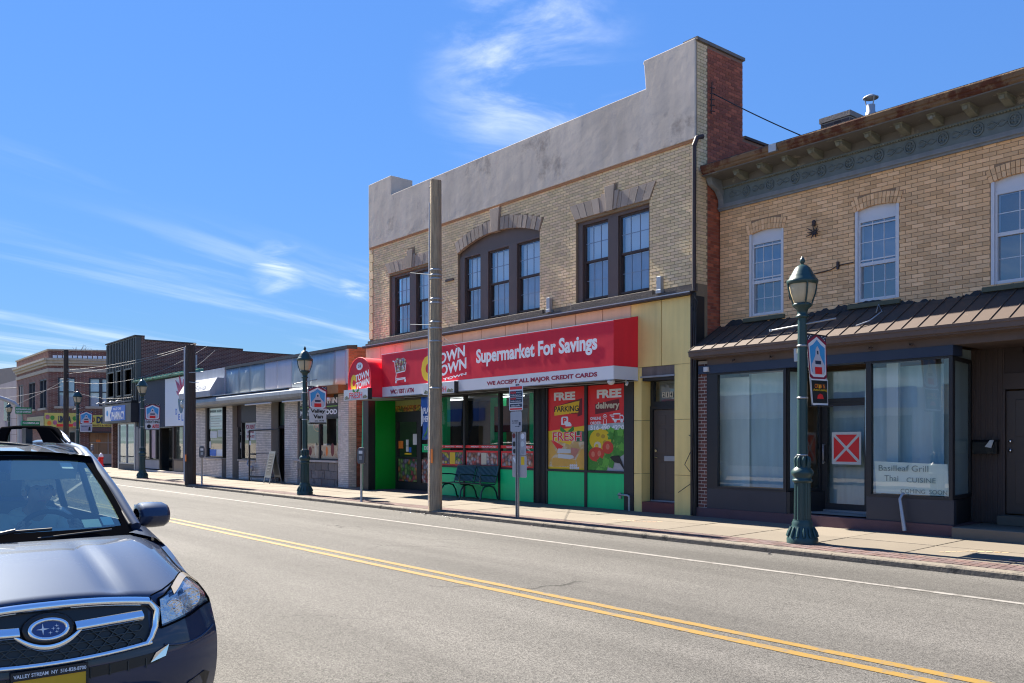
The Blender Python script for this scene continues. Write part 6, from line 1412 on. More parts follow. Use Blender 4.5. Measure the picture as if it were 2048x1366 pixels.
# banners: cloth hung across the pavement from the lamp arms
def banner(i, label, lower, w=.56):
    x, y, _ = LL[i]; zb = zs(y)
    def P(u, v, d=0):       # u across (towards the shops), v up 0..1; the cloth is skewed and bellied by the wind
        yy = y + .10 + w*(u*(1-.10*(1-v))) ; zz = zb + 2.12 + 1.11*v + .01*u
        xx = x + .10*(1-v)*(1-.4*u)
        return (xx + d, yy, zz)
    rows = [[P(u/8, v/14) for u in range(9)] for v in range(15)]
    t = top('street_banner', MB().grid(rows), M['white'], label, 'banner', 'banners hung on the street lamps', solid=.002)
    def shape(nm, pts, m, d):
        # subdivide polygon edges, then map onto the cloth
        q = []
        for k in range(len(pts)):
            (a, b_), (c, e) = pts[k], pts[(k+1) % len(pts)]
            for s_ in range(3): q.append((a+(c-a)*s_/3, b_+(e-b_)*s_/3))
        V = [P(u, v, d) for u, v in q]
        bm = bmesh.new(); vs = [bm.verts.new(p) for p in V]; f_ = bm.faces.new(vs); bmesh.ops.triangulate(bm, faces=[f_])
        for fc in bm.faces:
            if fc.normal.x < 0: fc.normal_flip()
        me = bpy.data.meshes.new(nm); bm.to_mesh(me); bm.free(); me.materials.append(m)
        return part(nm, me, None, t)
    # stars-and-stripes border, sky and white lighthouse building with red door
    shape('print_border', [(0,.42),(1,.42),(1,1),(0,1)], M['navy'], .005)
    for su, sv in ((.06,.97),(.15,.955),(.1,.93),(.94,.97),(.85,.955),(.9,.93),(.22,.98),(.78,.98)): shape('print_star', [(su+.022*math.cos(k_*1.257), sv+.012*math.sin(k_*1.257)) for k_ in range(5)], M['letter_white'], .0065)
    shape('print_stripe', [(.0,.90),(.5,1.0),(1,.90),(1,.40),(.8,.36),(.2,.36),(0,.40)], M['letter_dred'], .007)
    shape('print_stripe', [(.05,.86),(.5,.97),(.95,.86),(.95,.44),(.8,.40),(.2,.40),(.05,.44)], M['letter_white'], .009)
    shape('print_sky', [(.10,.82),(.30,.86),(.5,.93),(.7,.86),(.90,.82),(.88,.48),(.8,.44),(.2,.44),(.12,.48)], M['sky_print'], .011)
    shape('print_house', [(.16,.44),(.14,.57),(.30,.66),(.38,.71),(.40,.79),(.50,.84),(.60,.79),(.62,.71),(.70,.66),(.86,.57),(.84,.44)], mat('house_print', (.62,.60,.64), .6, .1, 20), .013)
    shape('print_door', [(.30,.44),(.30,.54),(.70,.54),(.70,.44)], M['red'], .015)
    shape('print_window', [(.34,.58),(.34,.63),(.66,.63),(.66,.58)], M['navy'], .015)
    shape('print_window', [(.46,.72),(.46,.77),(.54,.77),(.54,.72)], M['navy'], .015)
    lower(t, P, shape); return t
def bt(t, P, s, u0, u1, v0, v1, m, bold=.03): text(s, u0, u1, v0, v1, 0, m, t, bold, fn=lambda x, z, d: P(x, z, .019+d))
def low_black(t, P, shape):
    shape('print_panel', [(.0,.0),(.0,.37),(1,.37),(1,.0)], M['letter_white'], .016); shape('print_panel', [(.03,.03),(.03,.35),(.97,.35),(.97,.03)], M['print_black'], .0175)
    bt(t, P, 'CR W N', .2, .82, .24, .30, M['orange'], .02); bt(t, P, 'Auto Leasing', .10, .92, .19, .235, M['lyellow'], .01)
    shape('print_car', [(.3,.09),(.35,.14),(.5,.165),(.65,.15),(.72,.09)], M['red'], .0195); shape('print_crown', [(.45,.24),(.43,.30),(.5,.275),(.57,.30),(.55,.24)], M['lyellow'], .0195)
def low_valley(t, P, shape):
    shape('print_panel', [(.0,.02),(.0,.40),(1,.40),(1,.02)], M['white'], .016); shape('print_hem', [(0,0),(0,.025),(1,.025),(1,0)], M['print_black'], .018)
    bt(t, P, 'Valley', .08, .92, .26, .38, M['print_black'], .04); bt(t, P, 'Van', .22, .8, .13, .24, M['print_black'], .04); bt(t, P, 'est. 1978', .3, .85, .05, .09, M['print_black'], .02)
def low_auto(t, P, shape):
    shape('print_panel', [(.0,.0),(.0,.38),(1,.38),(1,.0)], M['white'], .016)
    bt(t, P, 'EVERYTHING', .02, .98, .24, .35, M['print_black'], .04); bt(t, P, 'AUTO', .48, .97, .05, .2, M['red'], .05); shape('print_tyre', [(.1+.15+.15*math.cos(k*.6), .12+.08*math.sin(k*.6)) for k in range(10)], M['print_black'], .0185)
def low_grey(t, P, shape):
    shape('print_panel', [(.0,.0),(.0,.38),(1,.38),(1,.0)], M['white'], .016); shape('print_panel', [(.06,.04),(.06,.34),(.94,.34),(.94,.04)], mat('lavender', (.45,.42,.52), .6, .1), .0175)
    bt(t, P, 'Insurance', .12, .6, .24, .30, M['navy'], .02); shape('print_figure', [(.68,.06),(.70,.18),(.76,.26),(.84,.22),(.88,.06)], M['print_black'], .019)
banner(0, 'banner with blue sky print above a black Auto Leasing panel on the near lamp', low_black)
banner(1, 'banner reading Valley Van on a white panel, second lamp', low_valley, .62)
banner(2, 'banner with EVERYTHING AUTO panel on the lamp before the deli', low_auto, .66)
banner(3, 'banner with pale lavender panel on the lamp left of the pharmacy', low_grey, .66)

# ================================================================== utility poles, wires
def pole(name, label, x, y, zt, r0, r1, m, extra=True, lean=0):
    t = thing(name, label, 'utility pole', (x, y, zs(y)), 'wooden utility poles')
    n = 18; rows = []
    for k in range(15):
        z = zs(y)-.02 + (zt-zs(y)+.02)*k/14; r = r0+(r1-r0)*k/14
        rows.append([(x+lean*z+r*(1+.025*math.sin(5*a+k*.3))*math.cos(a), y+r*(1+.025*math.sin(3*a+1+k*.2))*math.sin(a), z) for a in [2*math.pi*q/n for q in range(n+1)]])
    mb = MB().grid(rows); mb.add([(p[0], p[1], p[2]+.01*math.sin(i)) for i, p in enumerate(rows[-1][:-1])], [tuple(range(n))]); part('shaft', mb, m, t)
    return t
p1 = pole('utility_pole', 'tall pale grey wooden utility pole on the kerb before the supermarket', -16.62, 11.4, 7.68, .158, .128, M['wood_pole'], lean=.002)
def ringband(par, x, y, z, r): part('steel_band', MB().lathe([(r,-.02),(r+.008,-.015),(r+.008,.015),(r,.02)], (x, y, z), 18), M['steel'], par)
for z in (2.9,3.98,4.28,4.42,4.86,4.95,5.42,5.5,5.62): ringband(p1, -16.6, 11.4, z, .158-.03*(z/7.5))
part('steel_bracket', MB().tube([(-16.6,11.26,5.5),(-17.4,11.22,5.66)], .009, 6).tube([(-16.6,11.26,4.35),(-17.4,11.22,4.44)], .009, 6), M['corn_pale'], p1)
part('cable_guard', MB().tube([(-16.74,11.29,.2),(-16.735,11.29,4.2),(-16.715,11.3,7.2)], .018, 6), M['vinyl'], p1)
part('orange_tag', MB().box(-16.57,-16.50,11.235,11.244,1.18,1.50), M['orange'], p1)
part('drop_wire', MB().tube([(-16.72,11.3,4.4),(-17.4,12.2,4.18),(-18.4,13.3,4.15),(-19.6,14.1,4.35)], .008, 5), M['vinyl'], p1)
part('pole_top_bolt', MB().tube([(-16.75,11.33,7.55),(-16.6,11.3,7.6)], .02, 6), M['steel'], p1)
p2 = pole('utility_pole', 'dark brown wooden utility pole between the deli and the white brick row', -32.75, 11.4, 5.28, .205, .175, M['wood_dark'])
part('cable_guard', MB().tube([(-32.9,11.23,.2),(-32.88,11.23,5.2)], .035, 6), M['vinyl'], p2); part('orange_tag', MB().box(-32.70,-32.58,11.18,11.19,.95,1.2), M['orange'], p2)
part('steel_bracket', MB().tube([(-32.6,11.3,4.25),(-31.3,11.35,4.2)], .015, 6).tube([(-32.6,11.3,3.9),(-31.7,11.35,3.82)], .015, 6), M['zinc'], p2)
p3 = pole('utility_pole', 'thin dark wooden utility pole in front of the corner brick block', -52.15, 11.4, 6.7, .15, .12, M['wood_dark'])
part('steel_bracket', MB().tube([(-53.0,11.4,5.0),(-51.4,11.4,4.98)], .02, 6).tube([(-52.9,11.3,5.15),(-51.6,11.5,5.1)], .02, 6), M['zinc'], p3); part('notice', MB().box(-52.32,-52.02,11.24,11.25,1.0,1.6), M['white'], p3)
def wire(label, pts, sag, r, m):
    A, B = Vector(pts[0]), Vector(pts[1]); q = []
    for k in range(13):
        t = k/12; p = A.lerp(B, t); p.z -= sag*4*t*(1-t); q.append(p)
    top('overhead_wire', MB().tube(q, r, 5), m, label, 'wire', 'overhead wires')
wh = mat('wire_grey', (.30,.30,.31), .6, .1); bk = M['black']
wire('pale service wire from the thin pole up to the dark brick pharmacy side wall', [(-52.1,11.4,5.6),(-46.5,16.5,6.95)], .25, .010, wh)
wire('second pale wire just under the first at the pharmacy wall', [(-52.1,11.4,5.4),(-46.5,16.6,6.9)], .25, .010, wh)
wire('pale wire crossing low over the pharmacy upper windows', [(-52.1,11.4,5.0),(-46.3,17.0,6.8)], .8, .010, wh)
wire('lowest sagging pale wire past the pharmacy windows', [(-52.1,11.4,4.6),(-46.2,17.4,6.6)], 1.4, .010, wh)
wire('pale wire from the thin pole off to the left street end', [(-52.1,11.4,5.1),(-84,9.5,3.2)], .5, .012, wh)
wire('another wire running left from the thin pole past the corner block', [(-52.1,11.4,4.8),(-84,10.5,5.4)], .4, .012, wh)
wire('dark wire along the far left skyline above the mast arm', [(-66,11.4,5.3),(-100,11.4,7.4)], .2, .025, bk)
wire('thin black wire from the supermarket brick tower down to the tan cornice', [(-11.22,14.64,8.85),(-8.9,15.6,7.25)], .05, .012, bk)

# ================================================================== parking signs, meters, bench, hydrant, signal mast
s = thing('sign_post', 'perforated steel post carrying a red and blue parking notice and plain grey signs', 'sign post', (-13.8, 11.5, zs(11.5)))
part('post', MB().box(-13.84,-13.825,11.49,11.53,.06,2.86).box(-13.775,-13.76,11.49,11.53,.06,2.86).box(-13.825,-13.775,11.515,11.53,.06,2.86), M['steel'], s)
hl = MB(); z = .12
while z < .85: hl.box(-13.808,-13.792,11.512,11.5149,z,z+.014); z += .04
part('post_holes', hl, M['white'], s, kind='stuff')
def plate(x0, x1, z0, z1, y, m, nm='sign_plate', back=False):
    c = .035; q = []
    for cx, cz, a0 in ((x1-c,z0+c,-1.57),(x1-c,z1-c,0),(x0+c,z1-c,1.57),(x0+c,z0+c,3.14)):
        for k in range(4): a = a0+k*.5236; q.append((cx+c*math.cos(a), cz+c*math.sin(a)))
    return part(nm, MB().xz(q, y, y-.004), m, s)
fx = plate(-14.02,-13.58,2.31,2.82,11.475,M['white']); 
for (z0, z1, m_) in ((2.745,2.805,M['red']),(2.325,2.36,M['red']),(2.595,2.715,M['navy']),(2.47,2.585,M['navy']),(2.38,2.45,M['navy'])): part('print_block', MB().box(-13.995,-13.605,11.469,11.4705,z0,z1), m_, fx)
for z0 in (2.66,2.535): text('FLEX!', -13.97,-13.80,z0,z0+.042,11.468,M['red'],fx,.04); text('By Request Stop', -13.78,-13.62,z0+.008,z0+.03,11.468,M['letter_white'],fx,0); text('516-000 or flex line info', -13.97,-13.64,z0-.045,z0-.02,11.468,M['letter_white'],fx,0)
text('nicebus.com/flex', -13.95,-13.66,2.395,2.43,11.468,M['letter_white'],fx,0)
g1 = plate(-13.98,-13.615,1.87,2.29,11.475,M['grey_sign']); text('NO  PARKING', -13.93,-13.72,2.08,2.11,11.47,M['navy'],g1,0); text('2AM 6AM', -13.93,-13.75,2.04,2.065,11.47,M['navy'],g1,0); part('arrow_print', MB().xz([(-13.83,1.985),(-13.72,1.985),(-13.72,1.995),(-13.68,1.98),(-13.72,1.965),(-13.72,1.975),(-13.83,1.975)],11.471,11.469), M['navy'], g1)
part('wheelchair_print', MB().box(-13.71,-13.65,11.469,11.471,2.0,2.07), M['navy'], g1)
g2 = plate(-14.0,-13.55,1.39,1.865,11.535,M['grey_sign']); g3 = plate(-13.99,-13.53,.93,1.38,11.535,mat('grey_back2', (.46,.43,.42), .5, .1, 4))
for (x, z, r, m_) in ((-13.94,1.79,.055,M['dred']),(-13.66,1.78,.06,M['letter_white']),(-13.93,1.62,.055,M['print_black']),(-13.66,1.62,.06,M['white_paper']),(-13.92,1.47,.05,M['print_black']),(-13.65,1.46,.05,M['zinc'])): part('sticker', MB().xz([(x+r*math.cos(k*.7), z+r*math.sin(k*.7)) for k in range(9)], 11.5305, 11.529), m_, g2)
part('sticker', MB().xz([(-13.97,1.32),(-13.93,1.35),(-13.83,1.22),(-13.87,1.19)],11.5305,11.529), M['letter_white'], g3); part('sticker', MB().box(-13.71,-13.60,11.529,11.5305,1.19,1.36), M['lyellow'], g3)
def meter(x, y, label, z=None):
    t = thing('parking_meter', label, 'parking meter', (x, y, zs(y) if z is None else z), 'parking meters along the kerb', world=False)
    part('post', MB().lathe([(.045,-.01),(.032,.02),(.032,.98),(.045,1.0)], n=12), M['steel'], t)
    hd = MB().prism([(-.085,-.06,1.0),(.085,-.06,1.0),(.105,-.06,1.12),(.10,-.06,1.30),(.085,-.06,1.39),(.045,-.06,1.425),(-.045,-.06,1.425),(-.085,-.06,1.39),(-.10,-.06,1.30),(-.105,-.06,1.12)], (0,.12,0))
    part('head', hd, mat('meter_grey', (.10,.105,.115), .45, .15, 5), t, bev=.015); part('display', MB().box(-.05,.05,-.066,-.058,1.26,1.34), M['white'], t); part('coin_plate', MB().box(-.04,.04,-.066,-.058,1.1,1.2), M['steel'], t)
    return t
meter(-20.2, 11.5, 'grey parking meter at the kerb left of the wooden pole by the supermarket').rotation_euler.z = .7
meter(-31.84, 11.5, 'dark parking meter right beside the dark wooden pole').rotation_euler.z = 1.2
meter(-61.5, 15.0, 'far parking meter left of the red hydrant', .1).rotation_euler.z = .9
# bench
bn = thing('street_bench', 'dark green slatted metal bench with curled iron arms against the green panels', 'bench', (-18.62, 13.82, zs(13.82)), world=False)
G2 = mat('bench_green', (.012,.05,.05), .3, .15, 5)
for k in range(11):         # seat slats
    u = k/10; part('seat_slat', MB().box(-.90,.90,-.27+.42*u,-.27+.42*u+.03, .43-.02*math.sin(u*2.6)+.0*u, .442-.02*math.sin(u*2.6)), G2, bn)
for k in range(34):         # vertical back slats in two bays
    x = -.87+1.74*k/33
    if abs(x) < .03: continue
    part('back_slat', MB().prism([(x-.017,.19,.47),(x+.017,.19,.47),(x+.017,.205,.47),(x-.017,.205,.47)], (0,.12,.40)), G2, bn)
part('back_rail', MB().tube([(-.90,.205,.47),(.90,.205,.47)], .016, 6).tube([(-.90,.325,.88),(.90,.325,.88)], .022, 6), G2, bn)
for x in (-.9,0,.9):
    e = MB()
    e.tube([(x,-.27,.43),(x,-.22,.40),(x,.2,.42),(x,.22,.5),(x,.33,.89)], .02, 6)
    e.tube([(x,-.30,.02),(x,-.27,.06),(x,-.24,.24),(x,-.15,.36),(x,0,.39),(x,.15,.35),(x,.24,.22),(x,.28,.06),(x,.33,.02)], .022, 6)
    part('end_frame', e, G2, bn)
    part('armrest', MB().tube([(x,-.24,.43),(x,-.30,.50),(x,-.26,.56),(x,-.30,.62),(x,-.24,.665),(x,-.1,.66),(x,.12,.65),(x,.26,.62)], .02, 6), G2, bn)
# hydrant
hy = thing('fire_hydrant', 'red fire hydrant with white cap beside the corner block', 'hydrant', (-60.9, 15.4, .1), world=False)
part('barrel', MB().lathe([(.2,0),(.2,.05),(.14,.07),(.13,.5),(.17,.52),(.17,.57),(.13,.6)], n=16), M['red'], hy); part('bonnet', MB().lathe([(.13,.6),(.15,.62),(.13,.72),(.07,.8),(.04,.86),(0,.87)], n=16), M['letter_white'], hy)
part('nozzle', MB().tube([(-.22,0,.42),(.22,0,.42)], .06, 10).tube([(0,-.22,.40),(0,0,.40)], .075, 10), M['red'], hy)
# traffic-signal mast with street-name signs
ms = thing('signal_mast', 'grey curved signal mast arm with green street name signs at the far left', 'signal mast', (-67.0, 11.8, .1))
part('mast', MB().tube([(-67,11.8,.1),(-67,11.8,3.4),(-67,11.7,4.0),(-67,11.4,4.35),(-67,10.9,4.55),(-67,9.0,5.2),(-67,5.5,6.3)], [.18,.17,.16,.15,.14,.13,.10], 12), M['zinc'], ms)
part('signal_head', MB().box(-67.16,-66.84,5.3,5.62,5.1,6.15).box(-66.84,-66.70,5.36,5.56,5.95,6.0), M['lyellow'], ms)
def nsign(yc, z, w_, s_):
    o = part('street_sign', MB().box(-66.7,-66.66,yc-w_/2,yc+w_/2,z,z+.44), M['green_dark'], ms)
    text(s_, yc-w_/2+.06, yc+w_/2-.06, z+.24, z+.36, 0, M['letter_white'], o, .02, fn=lambda a, b_, d: (-66.655+d, a, b_)); return o
o = nsign(11.95, 3.60, .98, 'ROCKAWAY AVE'); text('FOR OUR CHAMPIONS', 11.52, 12.38, 3.67, 3.79, 0, M['letter_white'], o, .02, fn=lambda a, b_, d: (-66.655+d, a, b_)); nsign(12.4, 2.68, 1.1, 'N CORONA AV')
# bare tree beyond the corner
def bare_tree():
    t = thing('bare_tree', 'bare leafless tree behind the stucco building at the far left', 'tree', (-104, 24, 0))
    random.seed(21); tr = MB(); tr.tube([(-104,24,0),(-104,24,6)], [.35,.25], 7); part('trunk', tr, M['wood_dark'], t)
    br = MB()
    def grow(p, d, l, r, n):
        q = p + d*l; br.tube([p, q], [r, r*.6], 4, cap=False)
        if n == 0: return
        for _ in range(3):
            nd = (d + Vector((random.uniform(-.8,.8), random.uniform(-.8,.8), random.uniform(-.1,.5)))).normalized(); grow(q, nd, l*random.uniform(.6,.8), r*.55, n-1)
    for k in range(4): grow(Vector((-104,24,5)), Vector((random.uniform(-.5,.5), random.uniform(-.5,.5), 1)).normalized(), 2.6, .18, 4)
    part('crown', br, M['wood_dark'], t)
bare_tree()
# shopfront row across the street: stands behind the camera, reflected in the windows
op = thing('opposite_shops', 'low brick shop row on the near side of the street seen only in window reflections', 'building', (-20, -6, 0))
part('wall', MB().box(-60,-9,-16,-4.6,.1,3.75).box(-60,-38,-16,-4.59,3.75,6.4), mat('opp_stucco', (.62,.57,.50), .8, .15, .5), op)
for k in range(9):
    x = -58+5.4*k; part('shop_window', MB().box(x,x+4.2,-4.6,-4.55,.6,2.7), M['black_gloss'], op); part('sign_board', MB().box(x,x+4.4,-4.6,-4.5,3.0,3.8), [M['red'],M['white'],M['blue'],M['cream'],M['green_panel']][k % 5], op)
# ================================================================== the dark SUV in the near lane, nose towards +X
def carmats():
    def flake(name, col):
        m, nt, out = newmat(name); b = N(nt, 'ShaderNodeBsdfPrincipled'); L(nt, b.outputs[0], out.inputs[0])
        b.inputs['Metallic'].default_value = .0; b.inputs['Specular IOR Level'].default_value = .1; b.inputs['Roughness'].default_value = .6; b.inputs['Coat Weight'].default_value = 1; b.inputs['Coat IOR'].default_value = 1.5; b.inputs['Coat Tint'].default_value = (.84,.92,1,1); b.inputs['Coat Roughness'].default_value = .035; b.inputs['Base Color'].default_value = (*col, 1)
        tc = N(nt, 'ShaderNodeTexCoord'); n = N(nt, 'ShaderNodeTexNoise'); n.inputs['Scale'].default_value = 2.2; n.inputs['Detail'].default_value = 9; n.inputs['Roughness'].default_value = .7; L(nt, tc.outputs['Object'], n.inputs['Vector'])
        mr = N(nt, 'ShaderNodeMapRange'); mr.inputs[1].default_value = .4; mr.inputs[2].default_value = .75; mr.inputs[3].default_value = .015; mr.inputs[4].default_value = .05; L(nt, n.outputs[0], mr.inputs[0]); L(nt, mr.outputs[0], b.inputs['Coat Roughness'])
        n2 = N(nt, 'ShaderNodeTexNoise'); n2.inputs['Scale'].default_value = 500; L(nt, tc.outputs['Object'], n2.inputs['Vector'])
        dust = vmath(nt, 'MULTIPLY', mr.outputs[0], .45)
        L(nt, mixc(nt, dust, mixc(nt, vmath(nt, 'MULTIPLY', n2.outputs[0], .5), tuple(c*.75 for c in col), tuple(c*1.5 for c in col)), (.35,.34,.33)), b.inputs['Base Color'])
        return m
    C_ = {}
    C_['paint'] = flake('car_paint', (.030,.042,.082)); C_['silver'] = flake('car_paint_silver', (.42,.43,.44))
    C_['trim'] = mat('car_trim', (.02,.02,.022), .5, .1, 5); C_['rubber'] = mat('rubber', (.018,.018,.018), .8, .2, 8, bump=.2)
    C_['glass'] = glass('car_glass', (.72,.88,.81), .26, refl=(.95,1.0,.86)); C_['glass_dark'] = glass('car_glass_dark', (.25,.30,.30), .08)
    C_['lens'] = glass('lens', (.94,.94,.93), .10); C_['rim'] = mat('alloy', (.3,.3,.32), .35, .05, 4, metal=1)
    C_['haze_lens'] = mat('haze_lens', (.34,.29,.21), .3, .1, 5, coat=.6); C_['seat'] = mat('seat_grey', (.22,.22,.21), .85, .1, 5); C_['dash'] = mat('dash_grey', (.30,.31,.29), .7, .1, 5); C_['headliner'] = mat('headliner', (.48,.49,.46), .9, .05, 5)
    C_['gap'] = mat('gap_black', (.006,.006,.007), 1.0, .1, 4, spec=0)
    C_['plate'] = mat('plate_yellow', (.75,.42,.02), .5, .06, 4); C_['bulb'] = mat('reflector', (.8,.8,.82), .06, .3, 40, metal=1, bump=.7, bs=55)
    C_['emblem'] = mat('emblem_blue', (.012,.03,.16), .25, .1, 4, coat=.8); C_['mesh'] = mat('grille_black', (.012,.012,.013), .35, .1, 4); C_['meshedge'] = mat('grille_edge', (.05,.06,.06), .3, .1, 4)
    return C_
CM = carmats()
def bez(t, *p): return sum(math.comb(len(p)-1, i)*(1-t)**(len(p)-1-i)*t**i*q for i, q in enumerate(p))
def sstep(a, b_, x):
    t = min(1, max(0, (x-a)/(b_-a))); return t*t*(3-2*t)
# car space: nose centre at (0, 0), +x forward, +y the car's left, z up
def plan(v): a = abs(v); return .045*(a/.5)**2 + .11*max(0, (a-.55)/.35)**2
def Sf(v, w, off=0.0):      # front fascia: v across, w height -> point
    x = -plan(v) - .10*max(0, (w-.52)/.4)**1.4 - .10*max(0, (.50-w)/.28)**2
    nx = 1.0; ny = (1 if v > 0 else -1)*(.2*abs(v)/.5 + 1.4*max(0, (abs(v)-.52)/.38)**1.3)
    l = math.hypot(nx, ny); yv = v*(1 - .035*sstep(.55, .9, abs(v))*sstep(.55, .85, w)); return Vector((x + off*nx/l, yv + off*ny/l, w))
def ftop(v): a = abs(v); return .893 - .043*(a/.5)**2*(1 if a < .5 else 0) - (0 if a < .5 else .043 + .03*((a-.5)/.4)**2 + .055*max(0, (a-.74)/.165)**2)
def cowl_x(v): return -1.0 - .0 - .20*(abs(v)/.72)**2
def shoulder(s): return .865 + .04*s         # half width of the body along the bonnet
def Hd(v, s, off=0):        # bonnet and wings: s 0 (nose) .. 1 (screen base)
    a = abs(v); p = Sf(v, ftop(v)); x = p.x + (cowl_x(min(a, .74)*1.0) - p.x)*s
    zc = 1.085 - .012*(a/.6)**2
    z = p.z + (zc - p.z)*(1-(1-s)**1.5)
    z += .010*sstep(.30, .42, a)*(1-sstep(.62,.80,a))*math.sin(math.pi*min(1, s*.95+.05))*1.0      # raised bonnet flanks
    z -= .012*math.exp(-((a-.33)/.05)**2)*math.sin(math.pi*(s*.75+.25))
    edge = sstep(.66, .905, a); z -= edge**1.6*(.125 - .07*s**1.5)*sstep(0, .6, s)
    return Vector((x, v*(1 - .035*sstep(.55, .9, a)*(1-sstep(0, .5, s))), z + off))
def suv(tname, label, paint, loc, driver=True, group=None):
    C_ = CM; t = thing(tname, label, 'car', loc, group, world=False)
    # ---- front shell: bumper, wings, bonnet in one smooth skin
    vs = [-.905 + 1.81*i/56 for i in range(57)]
    rows = []
    for k in range(15):
        w0 = .20 + k/14*1.0
        rows.append([Sf(v, .20 + (ftop(v)-.20)*k/14) for v in vs])
    for k in range(1, 19): rows.append([Hd(v, (k/18)**1.0) for v in vs])
    body = part('body_front', MB().grid([[tuple(p) for p in r] for r in rows], flip=True), paint, t)
    # side skins with wheel arches
    def side(sg):
        y0 = sg*.905; Lc = 4.55; out = []
        topl = [(-.45,.72),(-.75,.84),(-1.2,.93),(-2.2,.98),(-3.3,1.0),(-4.2,1.0),(-4.5,.95)]
        def arch(cx, r): return [(cx+r*math.cos(a), .34+r*math.sin(a)) for a in [math.pi*k/12 for k in range(13)]]
        pts = topl + [(-4.55,.5),(-4.45,.28)] + [(x, z) for x, z in reversed(arch(-3.55,.39))] + [(x, z) for x, z in reversed(arch(-.92,.39))] + [(-.45,.28)]
        mb = MB().prism([(x, y0, z) for x, z in pts], (0, -sg*.05, 0)); return mb
    for sg in (1, -1):
        sp = part('side_panel', side(sg), paint, t, bev=.012)
        cl = MB()
        for cx in (-.92, -3.55): cl.tube([(cx+.40*math.cos(a), sg*.905, .34+.40*math.sin(a)) for a in [math.pi*k/14 for k in range(15)]], .03, 6)
        cl.box(-3.1,-1.4,sg*.86,sg*.915,.22,.34); part('arch_trim', cl, C_['trim'], t)
        # shoulder strip from bonnet edge down to the side
        r1 = [tuple(Hd(sg*.905, k/12)) for k in range(13)]; r2 = [(p[0], sg*.903, min(p[2]-.002, .70+.25*(k/12)**.6)) for k, p in enumerate(r1)]
        part('wing_strip', MB().grid([r1, r2], flip=(sg > 0)), paint, t)
        rows = []                                                        # door tops, beltline and window glass
        for k in range(15):
            x = -1.42 - 2.78*k/14; f = 1; rows.append([(x, sg*.905, .93), (x, sg*.90, .985+.035*f), (x, sg*.855, 1.04+.06*f), (x, sg*.78, 1.07+.055*f)])
        part('wing_rear', MB().grid([[(x_, sg*.70, 1.085-.01*j), (x_, sg*.78, 1.062+.03*j), (x_, sg*.86, 1.035+.032*j), (x_, sg*.905, .985+.017*j), (x_, sg*.907, .90)] for j, x_ in enumerate((-1.14,-1.29,-1.44))], flip=(sg < 0)), paint, t)
        part('belt_panel', MB().grid(rows, flip=(sg < 0)), paint, t)
        def gl(x0, x1, x2, x3): return MB().quad((x0, sg*.80, 1.125), (x1, sg*.80, 1.125), (x2, sg*.66, 1.56), (x3, sg*.66, 1.56))
        for q in ((-1.45,-2.33,-2.28,-2.0),(-2.42,-3.30,-3.2,-2.37),(-3.38,-4.35,-4.2,-3.28)): part('side_window', gl(*q), C_['glass_dark'] if q[0] < -2.4 else C_['glass'], t)
        pl = MB()
        for (x0, x1, w_) in ((-2.375,-2.325,.05),(-3.34,-3.24,.06),(-4.45,-4.3,.08)): pl.prism([(x0-w_,sg*.805,1.12),(x0+w_,sg*.805,1.12),(x1+w_*.6,sg*.662,1.575),(x1-w_*.6,sg*.662,1.575)], (0,-sg*.03,0))
        part('pillar', pl, C_['trim'], t)
        ap = [(-1.30,sg*.765,1.105),(-1.62,sg*.722,1.31),(-1.97,sg*.668,1.505),(-2.2,sg*.652,1.585),(-2.8,sg*.645,1.635),(-3.6,sg*.640,1.63),(-4.58,sg*.63,1.55)]
        part('roof_pillar', MB().tube(ap, [.036,.04,.043,.045,.045,.045,.04], 8), paint, t); 
        part('pillar_gap', MB().tube([(p[0]+.02,p[1]-sg*.042,p[2]+.018) for p in ap[:4]], .014, 6), C_['trim'], t)
        # mirror
        mr_ = MB().grid([[(-1.60+.13*math.cos(a)*r, sg*(.955+.10*math.sin(b_)*1.0), 1.155+.088*math.sin(a)*r) for a in [2*math.pi*q/16 for q in range(17)]] for b_, r in [(-1.57,.55),(-1.3,.82),(-.8,.98),(0,1.0),(.7,.97),(1.2,.80),(1.5,.45),(1.57,.05)]], flip=(sg < 0))
        mo = part('door_mirror', mr_, paint, t); part('mirror_arm', MB().tube([(-1.58,sg*.80,1.09),(-1.6,sg*.90,1.10)], [.05,.045], 8), C_['trim'], mo); part('mirror_glass', MB().box(-1.735,-1.73,sg*.88,sg*1.03,1.09,1.22), C_['bulb'], mo)
        # roof rail with its long front foot
        part('roof_rail', MB().tube([(-2.30,sg*.575,1.655),(-2.42,sg*.57,1.70),(-2.56,sg*.565,1.745),(-2.72,sg*.56,1.76),(-3.2,sg*.56,1.772),(-4.0,sg*.555,1.782),(-4.66,sg*.55,1.78),(-4.71,sg*.545,1.64)], [.010,.018,.018,.015,.015,.015,.015,.012], 8), C_['gap'], t)
        part('rail_foot', MB().tube([(-2.22,sg*.582,1.65),(-2.38,sg*.585,1.685),(-2.54,sg*.58,1.73)], [.010,.022,.016], 8), C_['rim'], t); part('rail_blade', MB().prism([(-2.30,sg*.565,1.645),(-2.72,sg*.565,1.76),(-3.2,sg*.565,1.772),(-3.05,sg*.565,1.72),(-2.9,sg*.565,1.65)], (0,-sg*.02,0)), C_['gap'], t); part('rail_blade', MB().prism([(-4.72,sg*.555,1.62),(-4.68,sg*.555,1.78),(-4.2,sg*.555,1.78),(-4.38,sg*.555,1.71),(-4.45,sg*.555,1.62)], (0,-sg*.02,0)), C_['gap'], t); part('rail_post', MB().box(-3.66,-3.5,sg*.535,sg*.585,1.62,1.77), C_['trim'], t)
    # roof skin, sunroof
    rr = []
